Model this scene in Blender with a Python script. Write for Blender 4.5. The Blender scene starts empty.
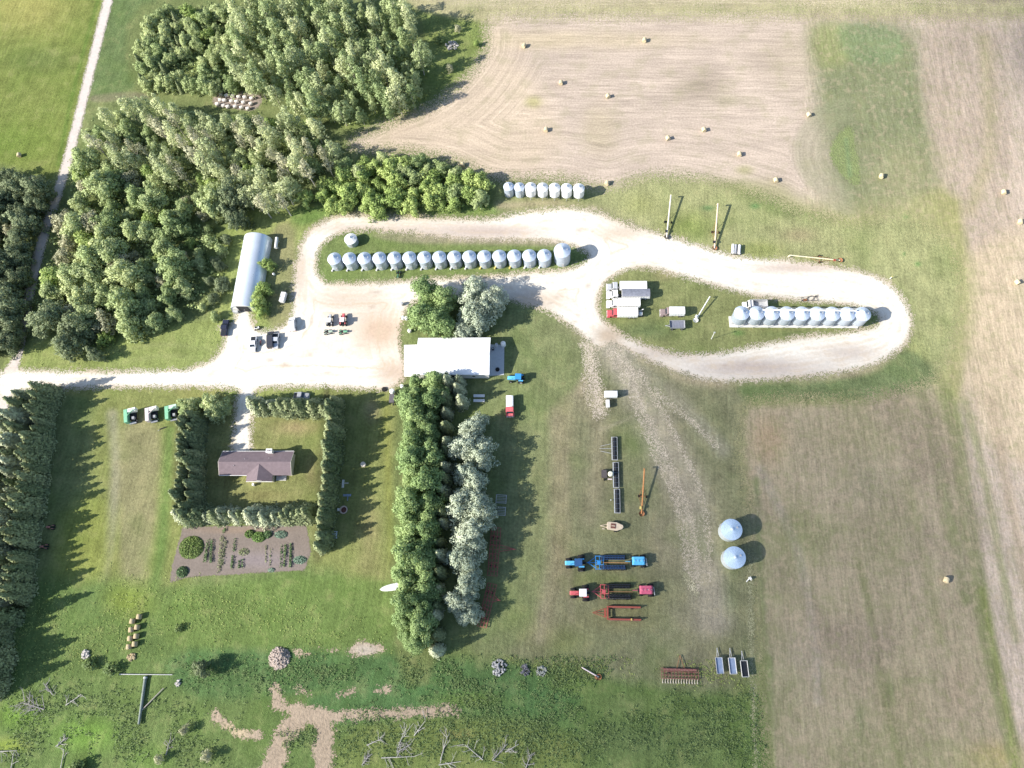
# An aerial view of a prairie farm: bins, machinery yard, shelterbelts and stubble fields.
SUN_E = 4.2
SKY_S = 0.10
EXPO = 1.2
import bpy, math, random
import numpy as np
from mathutils import Vector, Matrix

sc = bpy.context.scene
COL = sc.collection
R = math.radians
PI = math.pi

# ------------------------------------------------------------------ camera: a drone 200 m above the yard
H = 200.0
F = 720.0
CX, CY = 512.0, 384.0
_u = np.array([-50.0, 256.0, 720.0]); _u /= np.linalg.norm(_u)
_X = np.array([1.0, 0, 0]) - _u[0] * _u; _X /= np.linalg.norm(_X)
_Y = np.cross(_u, _X)
RM = np.array([_X, _Y, _u])            # camera -> world

def P(px, py, z=0.0):
    """point of the survey photograph carried onto the plane at height z (metres)"""
    v = RM @ np.array([(px - CX) / F, (CY - py) / F, -1.0])
    t = (z - H) / v[2]
    return Vector((t * v[0], t * v[1], z))

def to_px(x, y, z=0.0):
    d = np.stack([x, y, np.zeros_like(x) + (z - H)], -1) @ RM   # world -> cam
    w = -d[..., 2]
    w = np.where(w < 1, 1, w)
    return CX + F * d[..., 0] / w, CY - F * d[..., 1] / w

def ang(ax, ay, bx, by):
    a, b = P(ax, ay), P(bx, by)
    return math.atan2(b.y - a.y, b.x - a.x)

cam = bpy.data.cameras.new('camera'); cam_o = bpy.data.objects.new('camera', cam); COL.objects.link(cam_o)
cam.sensor_width = 36.0; cam.lens = 36.0 * F / 1024.0
cam.clip_start = 1.0; cam.clip_end = 12000.0
M = Matrix([list(RM[0]) + [0], list(RM[1]) + [0], list(RM[2]) + [H], [0, 0, 0, 1]])
cam_o.matrix_world = M
sc.camera = cam_o

# ------------------------------------------------------------------ light
a = P(731, 559); b = P(758, 550.2)
shadow_az = math.atan2(b.y - a.y, b.x - a.x)      # where shadows fall
ELEV = R(33)
sun = bpy.data.lights.new('sun', 'SUN'); sun.energy = SUN_E; sun.angle = R(0.5); sun.color = (1.0, 0.945, 0.86)
sun_o = bpy.data.objects.new('sun', sun); COL.objects.link(sun_o)
ld = Vector((math.cos(shadow_az) * math.cos(ELEV), math.sin(shadow_az) * math.cos(ELEV), -math.sin(ELEV)))
sun_o.rotation_euler = ld.to_track_quat('-Z', 'Y').to_euler()
sun_o.location = (-200, -80, 300)
w = bpy.data.worlds.new('World'); sc.world = w; w.use_nodes = True
nt = w.node_tree; bg = nt.nodes['Background']
sky = nt.nodes.new('ShaderNodeTexSky'); sky.sky_type = 'NISHITA'; sky.sun_disc = False
sky.sun_elevation = ELEV
sd_ = -ld
sky.sun_rotation = math.atan2(sd_.x, sd_.y)
sky.altitude = 300; sky.dust_density = 1.2
nt.links.new(sky.outputs[0], bg.inputs[0]); bg.inputs[1].default_value = SKY_S
sc.view_settings.view_transform = 'Standard'; sc.view_settings.look = 'None'
sc.view_settings.exposure = EXPO; sc.view_settings.gamma = 1
sc.view_settings.use_curve_mapping = False
sc.cycles.max_bounces = 5; sc.cycles.diffuse_bounces = 3; sc.cycles.glossy_bounces = 2
sc.cycles.transmission_bounces = 3; sc.cycles.transparent_max_bounces = 12; sc.cycles.volume_bounces = 0
try: sc.cycles.use_denoising = True
except Exception: pass

# ------------------------------------------------------------------ helpers
def s2l(c):
    return tuple((x / 255 / 12.92) if x / 255 <= 0.04045 else ((x / 255 + 0.055) / 1.055) ** 2.4 for x in c)

class NG:
    """small node-graph helper"""
    def __init__(s, name):
        s.m = bpy.data.materials.new(name); s.m.use_nodes = True
        s.t = s.m.node_tree; s.t.nodes.clear()
        s.out = s.t.nodes.new('ShaderNodeOutputMaterial')
    def n(s, typ, **kw):
        nd = s.t.nodes.new(typ)
        for k, v in kw.items():
            if k in nd.inputs: s.set(nd.inputs[k], v)
            else: setattr(nd, k, v)
        return nd
    def set(s, sock, v):
        if hasattr(v, 'is_output') or isinstance(v, bpy.types.NodeSocket): s.t.links.new(v, sock)
        else:
            if isinstance(v, tuple) and sock.type == 'VECTOR': v = v[:3]
            sock.default_value = v
    def math(s, op, a, b=0.0, c=None, clamp=False):
        nd = s.t.nodes.new('ShaderNodeMath'); nd.operation = op; nd.use_clamp = clamp
        s.set(nd.inputs[0], a); s.set(nd.inputs[1], b)
        if c is not None: s.set(nd.inputs[2], c)
        return nd.outputs[0]
    def noise(s, vec, scale, detail=3.0, rough=0.55, dim='3D'):
        nd = s.t.nodes.new('ShaderNodeTexNoise'); nd.noise_dimensions = dim
        if dim == '1D': s.set(nd.inputs['W'], vec)
        else: s.set(nd.inputs['Vector'], vec)
        nd.inputs['Scale'].default_value = scale; nd.inputs['Detail'].default_value = detail; nd.inputs['Roughness'].default_value = rough
        return nd.outputs['Fac']
    def ramp(s, fac, lo, hi, a=0.0, b=1.0):
        nd = s.t.nodes.new('ShaderNodeMapRange'); nd.clamp = True
        s.set(nd.inputs[0], fac); nd.inputs[1].default_value = lo; nd.inputs[2].default_value = hi
        nd.inputs[3].default_value = a; nd.inputs[4].default_value = b
        return nd.outputs[0]
    def mix(s, fac, a, b, mode='MIX'):
        nd = s.t.nodes.new('ShaderNodeMix'); nd.data_type = 'RGBA'; nd.blend_type = mode
        s.set(nd.inputs[0], fac); s.set(nd.inputs[6], a); s.set(nd.inputs[7], b)
        return nd.outputs[2]
    def attr(s, name, out='Fac'):
        nd = s.t.nodes.new('ShaderNodeAttribute'); nd.attribute_name = name
        return nd.outputs[out]
    def pos(s):
        nd = s.t.nodes.new('ShaderNodeNewGeometry'); return nd.outputs['Position']
    def comb(s, x, y, z=0.0):
        nd = s.t.nodes.new('ShaderNodeCombineXYZ'); s.set(nd.inputs[0], x); s.set(nd.inputs[1], y); s.set(nd.inputs[2], z)
        return nd.outputs[0]
    def mul(s, col, fac):
        nd = s.t.nodes.new('ShaderNodeVectorMath'); nd.operation = 'SCALE'
        s.set(nd.inputs[0], col); s.set(nd.inputs[3], fac); return nd.outputs[0]
    def grain(s, p, fac, cells=5.5):
        """1 where a random grain of the surface is present: cover thins out grain by grain"""
        v = s.t.nodes.new('ShaderNodeVectorMath'); v.operation = 'SNAP'; s.set(v.inputs[0], p); v.inputs[1].default_value = (1 / cells, 1 / cells, 100.0)
        w_ = s.t.nodes.new('ShaderNodeTexWhiteNoise'); w_.noise_dimensions = '2D'; s.t.links.new(v.outputs[0], w_.inputs['Vector'])
        return s.math('LESS_THAN', w_.outputs['Value'], fac)
    def bump(s, h, strength, dist):
        nd = s.t.nodes.new('ShaderNodeBump'); nd.inputs['Strength'].default_value = strength; nd.inputs['Distance'].default_value = dist
        s.set(nd.inputs['Height'], h); return nd.outputs[0]
    def surf(s, color, rough=0.9, metal=0.0, spec=0.2, normal=None, alpha=None):
        b = s.t.nodes.new('ShaderNodeBsdfPrincipled')
        s.set(b.inputs['Base Color'], color); s.set(b.inputs['Roughness'], rough); b.inputs['Metallic'].default_value = metal
        b.inputs['Specular IOR Level'].default_value = spec
        if normal is not None: s.set(b.inputs['Normal'], normal)
        if alpha is not None: s.set(b.inputs['Alpha'], alpha)
        s.t.links.new(b.outputs[0], s.out.inputs[0]); return b

def c4(c): return (c[0], c[1], c[2], 1.0)

_M = {}
def mat(name, col, rough=0.5, metal=0.0, var=0.18, scale=2.0, spec=0.4, dirt=None, bump=0.0):
    """painted / metal / wood surface with worn, slightly uneven colour"""
    if name in _M: return _M[name]
    g = NG(name); tc = g.n('ShaderNodeTexCoord').outputs['Object']
    n1 = g.noise(tc, scale, 4.0, 0.6); n2 = g.noise(tc, scale * 6, 2.0)
    f = g.ramp(n1, 0.3, 0.7, 1 - var, 1 + var * 0.6)
    base = g.mul(c4(col), f)
    if dirt is not None:
        base = g.mix(g.ramp(g.math('ADD', g.math('MULTIPLY', n1, 0.6), g.math('MULTIPLY', n2, 0.4)), 0.52, 0.66, 0, 0.75), base, c4(dirt))
    nrm = g.bump(n2, 0.4, bump) if bump else None
    g.surf(base, g.ramp(n2, 0.3, 0.7, max(0.05, rough - 0.08), min(1, rough + 0.12)), metal, spec, nrm)
    _M[name] = g.m; return g.m

def tag(o, label=None, cat=None, group=None, kind=None):
    if label: o['label'] = label
    if cat: o['category'] = cat
    if group: o['group'] = group
    if kind: o['kind'] = kind
    return o

def thing(name, label, cat, loc=(0, 0, 0), rotz=0.0, group=None):
    o = bpy.data.objects.new(name, None); o.empty_display_size = 0.5
    COL.objects.link(o); o.location = loc; o.rotation_euler = (0, 0, rotz)
    return tag(o, label, cat, group)

def copy_thing(root, loc, rotz, label, group=None, scale=None):
    r = root.copy(); COL.objects.link(r); r.location = loc; r.rotation_euler = (0, 0, rotz); r['label'] = label
    if group: r['group'] = group
    if scale: r.scale = (scale, scale, scale)
    for ch in list(root.children):
        c = ch.copy(); COL.objects.link(c); c.parent = r
        for gch in list(ch.children):
            d = gch.copy(); COL.objects.link(d); d.parent = c
    return r

class MB:
    def __init__(s): s.v = []; s.f = []
    def add(s, vs, fs):
        o = len(s.v); s.v += [tuple(p) for p in vs]; s.f += [tuple(i + o for i in f) for f in fs]; return s
    def box(s, cx, cy, cz, sx, sy, sz, rz=0.0, taper=1.0, ry=0.0):
        """centre of the base at (cx, cy, cz); sizes sx, sy, sz"""
        vs = []
        for z, k in ((0, 1.0), (sz, taper)):
            for x, y in ((-1, -1), (1, -1), (1, 1), (-1, 1)):
                X, Y, Z = x * sx / 2 * k, y * sy / 2 * k, z
                if ry: X, Z = X * math.cos(ry) + Z * math.sin(ry), -X * math.sin(ry) + Z * math.cos(ry)
                vs.append((cx + X * math.cos(rz) - Y * math.sin(rz), cy + X * math.sin(rz) + Y * math.cos(rz), cz + Z))
        return s.add(vs, [(3, 2, 1, 0), (4, 5, 6, 7), (0, 1, 5, 4), (1, 2, 6, 5), (2, 3, 7, 6), (3, 0, 4, 7)])
    def tube(s, p0, p1, r0, r1=None, n=10, cap=True):
        r1 = r0 if r1 is None else r1
        p0, p1 = Vector(p0), Vector(p1); d = (p1 - p0).normalized()
        a = Vector((0, 0, 1)) if abs(d.z) < 0.9 else Vector((1, 0, 0))
        e1 = d.cross(a).normalized(); e2 = d.cross(e1)
        vs = []
        for p, r in ((p0, r0), (p1, r1)):
            for i in range(n):
                t = 2 * PI * i / n
                vs.append(p + e1 * (r * math.cos(t)) + e2 * (r * math.sin(t)))
        fs = [(i, i + n, (i + 1) % n + n, (i + 1) % n) for i in range(n)]
        if cap: fs += [tuple(range(n)), tuple(range(2 * n - 1, n - 1, -1))]
        return s.add(vs, fs)
    def lathe(s, prof, n=24, cx=0.0, cy=0.0, cap=False, wob=None):
        vs = []
        for k, (r, z) in enumerate(prof):
            for i in range(n):
                t = 2 * PI * i / n; rr = r
                if wob and i % 2: rr = r * wob
                vs.append((cx + rr * math.cos(t), cy + rr * math.sin(t), z))
        fs = []
        for k in range(len(prof) - 1):
            for i in range(n):
                j = (i + 1) % n
                fs.append((k * n + i, k * n + j, (k + 1) * n + j, (k + 1) * n + i))
        if cap:
            fs.append(tuple(range(n - 1, -1, -1))); m = (len(prof) - 1) * n
            fs.append(tuple(range(m, m + n)))
        return s.add(vs, fs)
    def prism(s, poly, y0, y1):
        """side profile (x, z), extruded along y"""
        n = len(poly)
        vs = [(x, y0, z) for x, z in poly] + [(x, y1, z) for x, z in poly]
        fs = [(i, (i + 1) % n, (i + 1) % n + n, i + n) for i in range(n)] + [tuple(range(n - 1, -1, -1)), tuple(range(n, 2 * n))]
        return s.add(vs, fs)
    def slab(s, poly, z0, z1):
        n = len(poly)
        vs = [(x, y, z0) for x, y in poly] + [(x, y, z1) for x, y in poly]
        fs = [(i, (i + 1) % n, (i + 1) % n + n, i + n) for i in range(n)] + [tuple(range(n - 1, -1, -1)), tuple(range(n, 2 * n))]
        return s.add(vs, fs)
    def build(s, name, material, parent=None, smooth=False, bevel=0.0, loc=None, rotz=None):
        me = bpy.data.meshes.new(name); me.from_pydata(s.v, [], s.f); me.update()
        import bmesh
        bm = bmesh.new(); bm.from_mesh(me); bmesh.ops.recalc_face_normals(bm, faces=bm.faces)
        if bevel: bmesh.ops.bevel(bm, geom=list(bm.edges), offset=bevel, segments=1, affect='EDGES', clamp_overlap=True)
        bm.to_mesh(me); bm.free()
        if smooth:
            me.polygons.foreach_set('use_smooth', [True] * len(me.polygons))
            try: me.set_sharp_from_angle(angle=R(40))
            except Exception: pass
        me.materials.append(material)
        o = bpy.data.objects.new(name, me); COL.objects.link(o)
        if parent: o.parent = parent
        if loc is not None: o.location = loc
        if rotz is not None: o.rotation_euler = (0, 0, rotz)
        return o

def np_mesh(name, verts, faces4, material, attrs=None, cols=None, parent=None):
    """verts (n,3) float, faces (m,4) int"""
    me = bpy.data.meshes.new(name); n, m = len(verts), len(faces4)
    me.vertices.add(n); me.vertices.foreach_set('co', np.ascontiguousarray(verts, np.float32).ravel())
    me.loops.add(m * 4); me.loops.foreach_set('vertex_index', np.ascontiguousarray(faces4, np.int32).ravel())
    me.polygons.add(m); me.polygons.foreach_set('loop_start', np.arange(0, m * 4, 4, dtype=np.int32))
    for k, v in (attrs or {}).items():
        at = me.attributes.new(k, 'FLOAT', 'POINT'); at.data.foreach_set('value', np.ascontiguousarray(v, np.float32))
    for k, v in (cols or {}).items():
        at = me.attributes.new(k, 'FLOAT_COLOR', 'POINT')
        c = np.ones((n, 4), np.float32); c[:, :3] = v; at.data.foreach_set('color', c.ravel())
    me.update(calc_edges=True)
    if material: me.materials.append(material)
    o = bpy.data.objects.new(name, me); COL.objects.link(o)
    if parent: o.parent = parent
    return o

# ------------------------------------------------------------------ 2-D fields
def smooth_poly(pts, closed=True, k=4):
    pts = np.array(pts, float); n = len(pts); out = []
    rng = range(n) if closed else range(n - 1)
    for i in rng:
        if closed: p0, p1, p2, p3 = pts[(i - 1) % n], pts[i], pts[(i + 1) % n], pts[(i + 2) % n]
        else: p0, p1, p2, p3 = pts[max(i - 1, 0)], pts[i], pts[i + 1], pts[min(i + 2, n - 1)]
        for j in range(k):
            t = j / k
            out.append(0.5 * (2 * p1 + (p2 - p0) * t + (2 * p0 - 5 * p1 + 4 * p2 - p3) * t * t + (3 * p1 - p0 - 3 * p2 + p3) * t ** 3))
    if not closed: out.append(pts[-1])
    return np.array(out)

def sdist(X, Y, poly, closed=True, margin=40.0):
    """signed distance (inside positive) to a polygon, or -distance to an open line; clipped to +-margin"""
    out = np.full(X.shape, -margin)
    x0, y0 = poly.min(0) - margin; x1, y1 = poly.max(0) + margin
    idx = np.nonzero((X > x0) & (X < x1) & (Y > y0) & (Y < y1))
    x, y = X[idx].astype(np.float32), Y[idx].astype(np.float32)
    d2 = np.full(x.shape, margin ** 2, np.float32); ins = np.zeros(x.shape, bool)
    n = len(poly)
    for i in range(n if closed else n - 1):
        a, b = poly[i], poly[(i + 1) % n]; e = b - a; L = float(e @ e) + 1e-9
        dx, dy = x - np.float32(a[0]), y - np.float32(a[1])
        t = np.clip((dx * np.float32(e[0]) + dy * np.float32(e[1])) / np.float32(L), 0, 1)
        d2 = np.minimum(d2, (dx - t * np.float32(e[0])) ** 2 + (dy - t * np.float32(e[1])) ** 2)
        if closed:
            c = ((a[1] > y) != (b[1] > y))
            if abs(e[1]) > 1e-9: ins ^= c & (x < e[0] * (y - a[1]) / e[1] + a[0])
    d = np.sqrt(d2); out[idx] = np.where(ins, d, -d) if closed else -d
    return out

def sstep(x, a, b):
    t = np.clip((x - a) / (b - a), 0, 1); return t * t * (3 - 2 * t)

_VN = {}
def vnoise(x, y, scale, seed=0):
    """cheap value noise, 0..1"""
    if seed not in _VN: _VN[seed] = np.random.RandomState(seed).rand(256, 256)
    T = _VN[seed]
    x = x / scale; y = y / scale
    xi = np.floor(x).astype(int); yi = np.floor(y).astype(int); fx = x - xi; fy = y - yi
    fx = fx * fx * (3 - 2 * fx); fy = fy * fy * (3 - 2 * fy)
    g = lambda i, j: T[i % 256, j % 256]
    return (g(xi, yi) * (1 - fx) + g(xi + 1, yi) * fx) * (1 - fy) + (g(xi, yi + 1) * (1 - fx) + g(xi + 1, yi + 1) * fx) * fy
def fbm(x, y, scale, seed=0, o=3):
    s = 0; a = 0.5
    for k in range(o): s = s + a * vnoise(x, y, scale / 2 ** k, seed + k); a *= 0.5
    return s / (1 - 0.5 ** o)
# ------------------------------------------------------------------ ground grid
STEP = 0.7
xs = np.concatenate([[-5000, -2500, -1200, -700, -450, -350, -300], np.arange(-262, 252, STEP), [290, 340, 450, 700, 1200, 2500, 5000]])
ys = np.concatenate([[-5000, -2500, -1200, -600, -350, -220, -160], np.arange(-112, 262, STEP), [290, 330, 420, 600, 900, 1500, 3000, 6000]])
GX, GY = np.meshgrid(xs, ys)
NX, NY = len(xs), len(ys)
PXg, PYg = to_px(GX, GY)
FINE = (GX > -263) & (GX < 252) & (GY > -113) & (GY < 262)
KG = 0.60
def alb(c): return np.array(s2l(c)) * KG

def pm(poly, soft=6.0, closed=True, sm=True, k=3):
    p = smooth_poly(poly, closed, k) if sm else np.array(poly, float)
    return sstep(sdist(PXg, PYg, p, closed, max(40.0, soft * 1.5)), -soft, soft)
def lm(line, wpx, soft=3.0):
    p = smooth_poly(line, False, 4)
    return sstep(sdist(PXg, PYg, p, False, max(40.0, wpx + soft + 5)), -(wpx / 2 + soft), -(wpx / 2 - soft))
def blob(x, y, rx, ry=None, p=1.0):
    ry = ry or rx
    d = np.sqrt(((PXg - x) / rx) ** 2 + ((PYg - y) / ry) ** 2)
    return sstep(-d, -1.0, 0.0) * p
N1 = fbm(GX, GY, 14, 3); N2 = fbm(GX, GY, 45, 9); N3 = fbm(GX, GY, 5, 21)

gcol = np.zeros(GX.shape + (3,)); gcol[:] = alb((140, 152, 92))
def paint(arr, m, c, k=1.0, n=0.5):
    mm = np.clip(m * (1 - n + 2 * n * N1), 0, 1) * k
    arr += (alb(c) - arr) * mm[..., None]

# grass types over the whole farm
paint(gcol, pm([(-80, -60), (112, -40), (100, 20), (62, 168), (20, 176), (-80, 180)], 3), (138, 152, 70), 1, 0.1)
paint(gcol, blob(20, 5, 90, 50), (186, 180, 96), 0.8)
paint(gcol, blob(40, 60, 60, 22), (116, 134, 68), 0.7)
paint(gcol, blob(20, 140, 70, 40), (128, 152, 58), 0.7)
paint(gcol, pm([(113, -30), (160, -30), (140, 60), (130, 92), (92, 96), (96, 60)], 3), (116, 138, 82), 1, 0.1)
paint(gcol, pm([(95, 95), (135, 92), (150, 98), (95, 102)], 2), (150, 145, 112), 0.8, 0.2)
paint(gcol, pm([(390, 10), (490, 5), (492, 40), (470, 70), (430, 100), (380, 125), (345, 130), (330, 110), (420, 60)], 4), (142, 158, 84), 1, 0.2)
paint(gcol, pm([(20, 350), (95, 325), (215, 320), (228, 340), (215, 368), (20, 374)], 4), (156, 170, 92), 1, 0.2)
paint(gcol, lm([(60, 364), (150, 345), (215, 350)], 4), (172, 180, 110), 0.6)
paint(gcol, lm([(90, 370), (160, 356), (215, 360)], 3), (172, 180, 110), 0.5)
paint(gcol, pm([(225, 215), (320, 205), (310, 230), (295, 260), (292, 320), (262, 330), (225, 330), (200, 300), (215, 240)], 4), (162, 176, 96), 1, 0.3)
paint(gcol, pm([(300, 208), (420, 205), (495, 205), (490, 214), (350, 214), (300, 226)], 3), (128, 158, 78), 1, 0.2)
paint(gcol, pm([(270, 235), (295, 230), (290, 320), (268, 320)], 4), (170, 160, 118), 0.7, 0.3)
paint(gcol, pm([(40, 388), (240, 388), (236, 415), (120, 405), (100, 400)], 4), (170, 168, 98), 1, 0.2)
paint(gcol, pm([(100, 395), (180, 395), (180, 640), (60, 660), (70, 560), (90, 480)], 8), (150, 158, 86), 1, 0.2)
paint(gcol, lm([(112, 415), (116, 470), (110, 530), (100, 590)], 10, 5), (176, 172, 142), 0.8, 0.5)
paint(gcol, pm([(120, 430), (160, 430), (155, 520), (140, 600), (125, 600)], 8), (166, 158, 118), 0.75, 0.4)
paint(gcol, lm([(170, 430), (165, 500), (160, 560), (150, 600)], 10, 6), (118, 152, 74), 0.8, 0.3)
paint(gcol, pm([(60, 520), (105, 500), (105, 590), (60, 660), (45, 640)], 12), (152, 162, 74), 0.9, 0.3)
paint(gcol, pm([(232, 388), (390, 388), (390, 398), (330, 402), (245, 402)], 3), (160, 172, 92), 1, 0.2)
paint(gcol, pm([(200, 418), (325, 418), (320, 510), (195, 510)], 6), (152, 156, 92), 1, 0.2)
paint(gcol, blob(300, 428, 40, 12), (188, 166, 120), 0.8); paint(gcol, blob(315, 470, 14, 30), (176, 160, 112), 0.7)
paint(gcol, blob(262, 495, 45, 10), (156, 150, 92), 0.7)
paint(gcol, pm([(330, 390), (400, 395), (398, 640), (330, 645), (310, 580)], 8), (146, 154, 86), 1, 0.3)
paint(gcol, lm([(386, 400), (388, 470), (392, 560)], 6, 4), (156, 160, 78), 0.7, 0.4)
paint(gcol, blob(370, 540, 22, 60), (172, 156, 112), 0.6); paint(gcol, blob(372, 410, 14, 20), (170, 155, 120), 0.6)
# bottom meadow and weeds
paint(gcol, pm([(-80, 600), (180, 585), (330, 570), (400, 640), (520, 660), (740, 690), (760, 900), (-80, 900)], 14), (116, 142, 74), 1, 0.3)
paint(gcol, pm([(170, 590), (390, 580), (390, 640), (260, 650), (170, 645)], 8), (124, 150, 74), 0.9, 0.4)
paint(gcol, pm([(190, 650), (520, 665), (520, 700), (330, 690), (200, 700)], 8), (92, 132, 76), 0.8, 0.4)
paint(gcol, pm([(330, 690), (560, 690), (560, 720), (470, 725), (330, 722)], 6), (94, 136, 78), 0.8, 0.4)
paint(gcol, pm([(360, 725), (560, 725), (560, 800), (360, 800)], 8), (134, 150, 76), 0.8, 0.4)
for x, y, rx, ry, c in [(90, 735, 60, 30, (128, 172, 62)), (20, 715, 40, 20, (134, 176, 62)), (130, 600, 40, 30, (146, 164, 62)), (150, 760, 40, 25, (120, 158, 66)), (10, 745, 30, 12, (170, 190, 70)),
                        (640, 740, 80, 30, (116, 138, 84)), (560, 720, 50, 24, (104, 138, 74)), (700, 740, 40, 40, (136, 156, 92)), (460, 735, 30, 8, (150, 150, 84)), (470, 700, 60, 14, (126, 152, 70)), (640, 705, 60, 20, (130, 150, 86))]:
    paint(gcol, blob(x, y, rx, ry), c, 0.8)
# machinery yard
paint(gcol, pm([(500, 330), (560, 320), (600, 350), (740, 385), (755, 470), (765, 660), (700, 690), (500, 655), (480, 640), (500, 560)], 10), (146, 146, 108), 1, 0.25)
for x, y, rx, ry, c in [(525, 345, 40, 50, (128, 146, 86)), (630, 440, 40, 40, (134, 144, 90)), (560, 370, 24, 40, (156, 152, 112)), (700, 440, 40, 60, (138, 146, 98)), (520, 620, 26, 26, (160, 158, 96)),
                        (600, 580, 60, 14, (138, 146, 88)), (640, 600, 60, 24, (148, 150, 100)), (700, 520, 26, 60, (148, 146, 112)), (725, 560, 24, 40, (124, 146, 80)), (560, 640, 60, 24, (140, 148, 88)), (700, 640, 50, 20, (146, 150, 98)),
                        (545, 470, 30, 90, (166, 154, 120)), (560, 540, 20, 60, (172, 158, 120)), (665, 540, 30, 60, (166, 156, 126)), (615, 620, 80, 20, (150, 146, 100)), (530, 520, 14, 30, (178, 160, 116)), (720, 600, 24, 26, (124, 150, 80))]:
    paint(gcol, blob(x, y, rx, ry), c, 0.75)
paint(gcol, lm([(552, 405), (550, 470), (546, 560), (540, 640)], 8, 5), (182, 172, 142), 0.6, 0.4)
paint(gcol, lm([(566, 440), (566, 520), (572, 620)], 5, 4), (174, 162, 130), 0.4, 0.5)
paint(gcol, lm([(615, 350), (640, 392), (668, 450), (690, 500), (704, 560), (712, 620)], 30, 14), (198, 186, 164), 0.95, 0.4)
paint(gcol, lm([(610, 345), (660, 385), (705, 430), (722, 450)], 14, 8), (176, 170, 146), 0.7, 0.5)
paint(gcol, lm([(655, 400), (684, 470), (700, 560), (690, 640)], 50, 26), (168, 158, 130), 0.5, 0.5)
paint(gcol, lm([(548, 330), (560, 400), (552, 480), (548, 560), (540, 630)], 26, 14), (170, 158, 122), 0.6, 0.5)
paint(gcol, lm([(575, 330), (585, 400), (600, 430), (590, 520)], 16, 9), (172, 160, 128), 0.6, 0.5)
paint(gcol, lm([(600, 430), (630, 418), (645, 408)], 3, 2), (186, 176, 146), 0.5, 0.4)
paint(gcol, pm([(486, 385), (545, 395), (548, 560), (520, 640), (470, 645)], 10), (138, 150, 96), 0.8, 0.3)
# round the bin loop
for q_ in [[(300, 290), (310, 240), (345, 214), (420, 214)], [(500, 206), (560, 203), (615, 212), (670, 232)], [(700, 243), (770, 258), (850, 266), (890, 284)], [(640, 262), (700, 276), (770, 294), (860, 302)], [(560, 326), (585, 350), (580, 390)], [(610, 262), (598, 290), (604, 322), (640, 350)], [(640, 360), (700, 382), (800, 382), (880, 366), (914, 330)], [(330, 284), (420, 280), (560, 274)]]:
    paint(gcol, lm(q_, 7, 6), (196, 180, 146), 0.8, 0.7)
paint(gcol, pm([(585, 190), (640, 176), (720, 186), (780, 215), (860, 215), (960, 120), (985, 260), (960, 400), (900, 400), (915, 320), (880, 275), (760, 264), (640, 225)], 8), (178, 180, 122), 1, 0.2)
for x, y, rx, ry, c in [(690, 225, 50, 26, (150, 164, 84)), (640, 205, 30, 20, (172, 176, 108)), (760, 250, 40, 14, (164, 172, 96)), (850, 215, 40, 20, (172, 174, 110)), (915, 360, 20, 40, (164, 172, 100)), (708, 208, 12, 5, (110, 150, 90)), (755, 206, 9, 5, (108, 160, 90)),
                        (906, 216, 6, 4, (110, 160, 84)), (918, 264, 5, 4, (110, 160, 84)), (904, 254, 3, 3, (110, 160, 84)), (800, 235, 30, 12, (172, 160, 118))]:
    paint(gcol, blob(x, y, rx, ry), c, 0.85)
paint(gcol, pm([(740, 385), (800, 382), (870, 375), (905, 350), (935, 370), (945, 395), (860, 400), (760, 402)], 5), (126, 142, 92), 1, 0.3)
paint(gcol, pm([(316, 268), (322, 244), (345, 230), (385, 232), (560, 243), (590, 258), (575, 270), (420, 279), (330, 284)], 3), (132, 152, 84), 1, 0.3)
paint(gcol, pm([(385, 233), (560, 237), (580, 246), (480, 244), (400, 242)], 3), (182, 168, 142), 0.8, 0.3)
paint(gcol, pm([(598, 295), (640, 266), (690, 282), (770, 300), (880, 318), (870, 332), (750, 350), (660, 352), (605, 325)], 3), (152, 158, 98), 1, 0.3)
paint(gcol, blob(650, 330, 50, 16), (120, 142, 88), 0.8); paint(gcol, blob(665, 275, 20, 10), (186, 172, 122), 0.6); paint(gcol, blob(800, 334, 60, 6), (124, 142, 84), 0.8)
paint(gcol, blob(738, 333, 12, 5), (100, 150, 70), 0.7)
paint(gcol, pm([(500, 290), (560, 315), (590, 360), (560, 400), (505, 420)], 8), (134, 148, 92), 0.8, 0.4)
# road verges and field behind the western wood
paint(gcol, lm([(98, 0), (76, 80), (58, 165)], 4, 2), (112, 142, 54), 0.8, 0.2)
paint(gcol, pm([(-80, 385), (0, 390), (-10, 800), (-90, 800)], 6), (134, 150, 80), 1, 0.2)
paint(gcol, blob(6, 590, 14, 10), (204, 188, 150), 0.9)
paint(gcol, pm([(470, -40), (1300, -40), (1300, 26), (500, 26)], 4), (196, 188, 140), 1, 0.3)
# shaded woodland floor: leaf litter and low undergrowth
for poly in [[(140, 5), (250, -5), (330, -12), (405, 0), (424, 30), (424, 80), (400, 104), (340, 116), (262, 104), (210, 92), (150, 88), (128, 70)], [(96, 112), (135, 100), (260, 110), (345, 130), (340, 165), (300, 200), (236, 206), (222, 262), (214, 312), (150, 328), (84, 352), (56, 345), (24, 300), (46, 240), (64, 190), (84, 140)],
             [(296, 196), (340, 166), (400, 152), (470, 172), (488, 190), (486, 203), (400, 208), (320, 205)], [(-60, 176), (22, 170), (46, 196), (30, 250), (14, 330), (-60, 350)], [(400, 372), (445, 370), (440, 650), (396, 655)], [(404, 285), (450, 275), (446, 336), (408, 336)]]:
    paint(gcol, pm(poly, 5), (128, 142, 84), 1, 0.2)
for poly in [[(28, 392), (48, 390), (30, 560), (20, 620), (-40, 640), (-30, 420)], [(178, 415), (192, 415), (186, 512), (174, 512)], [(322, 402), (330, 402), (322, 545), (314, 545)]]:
    paint(gcol, pm(poly, 4), (112, 112, 72), 0.9, 0.2)
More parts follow.
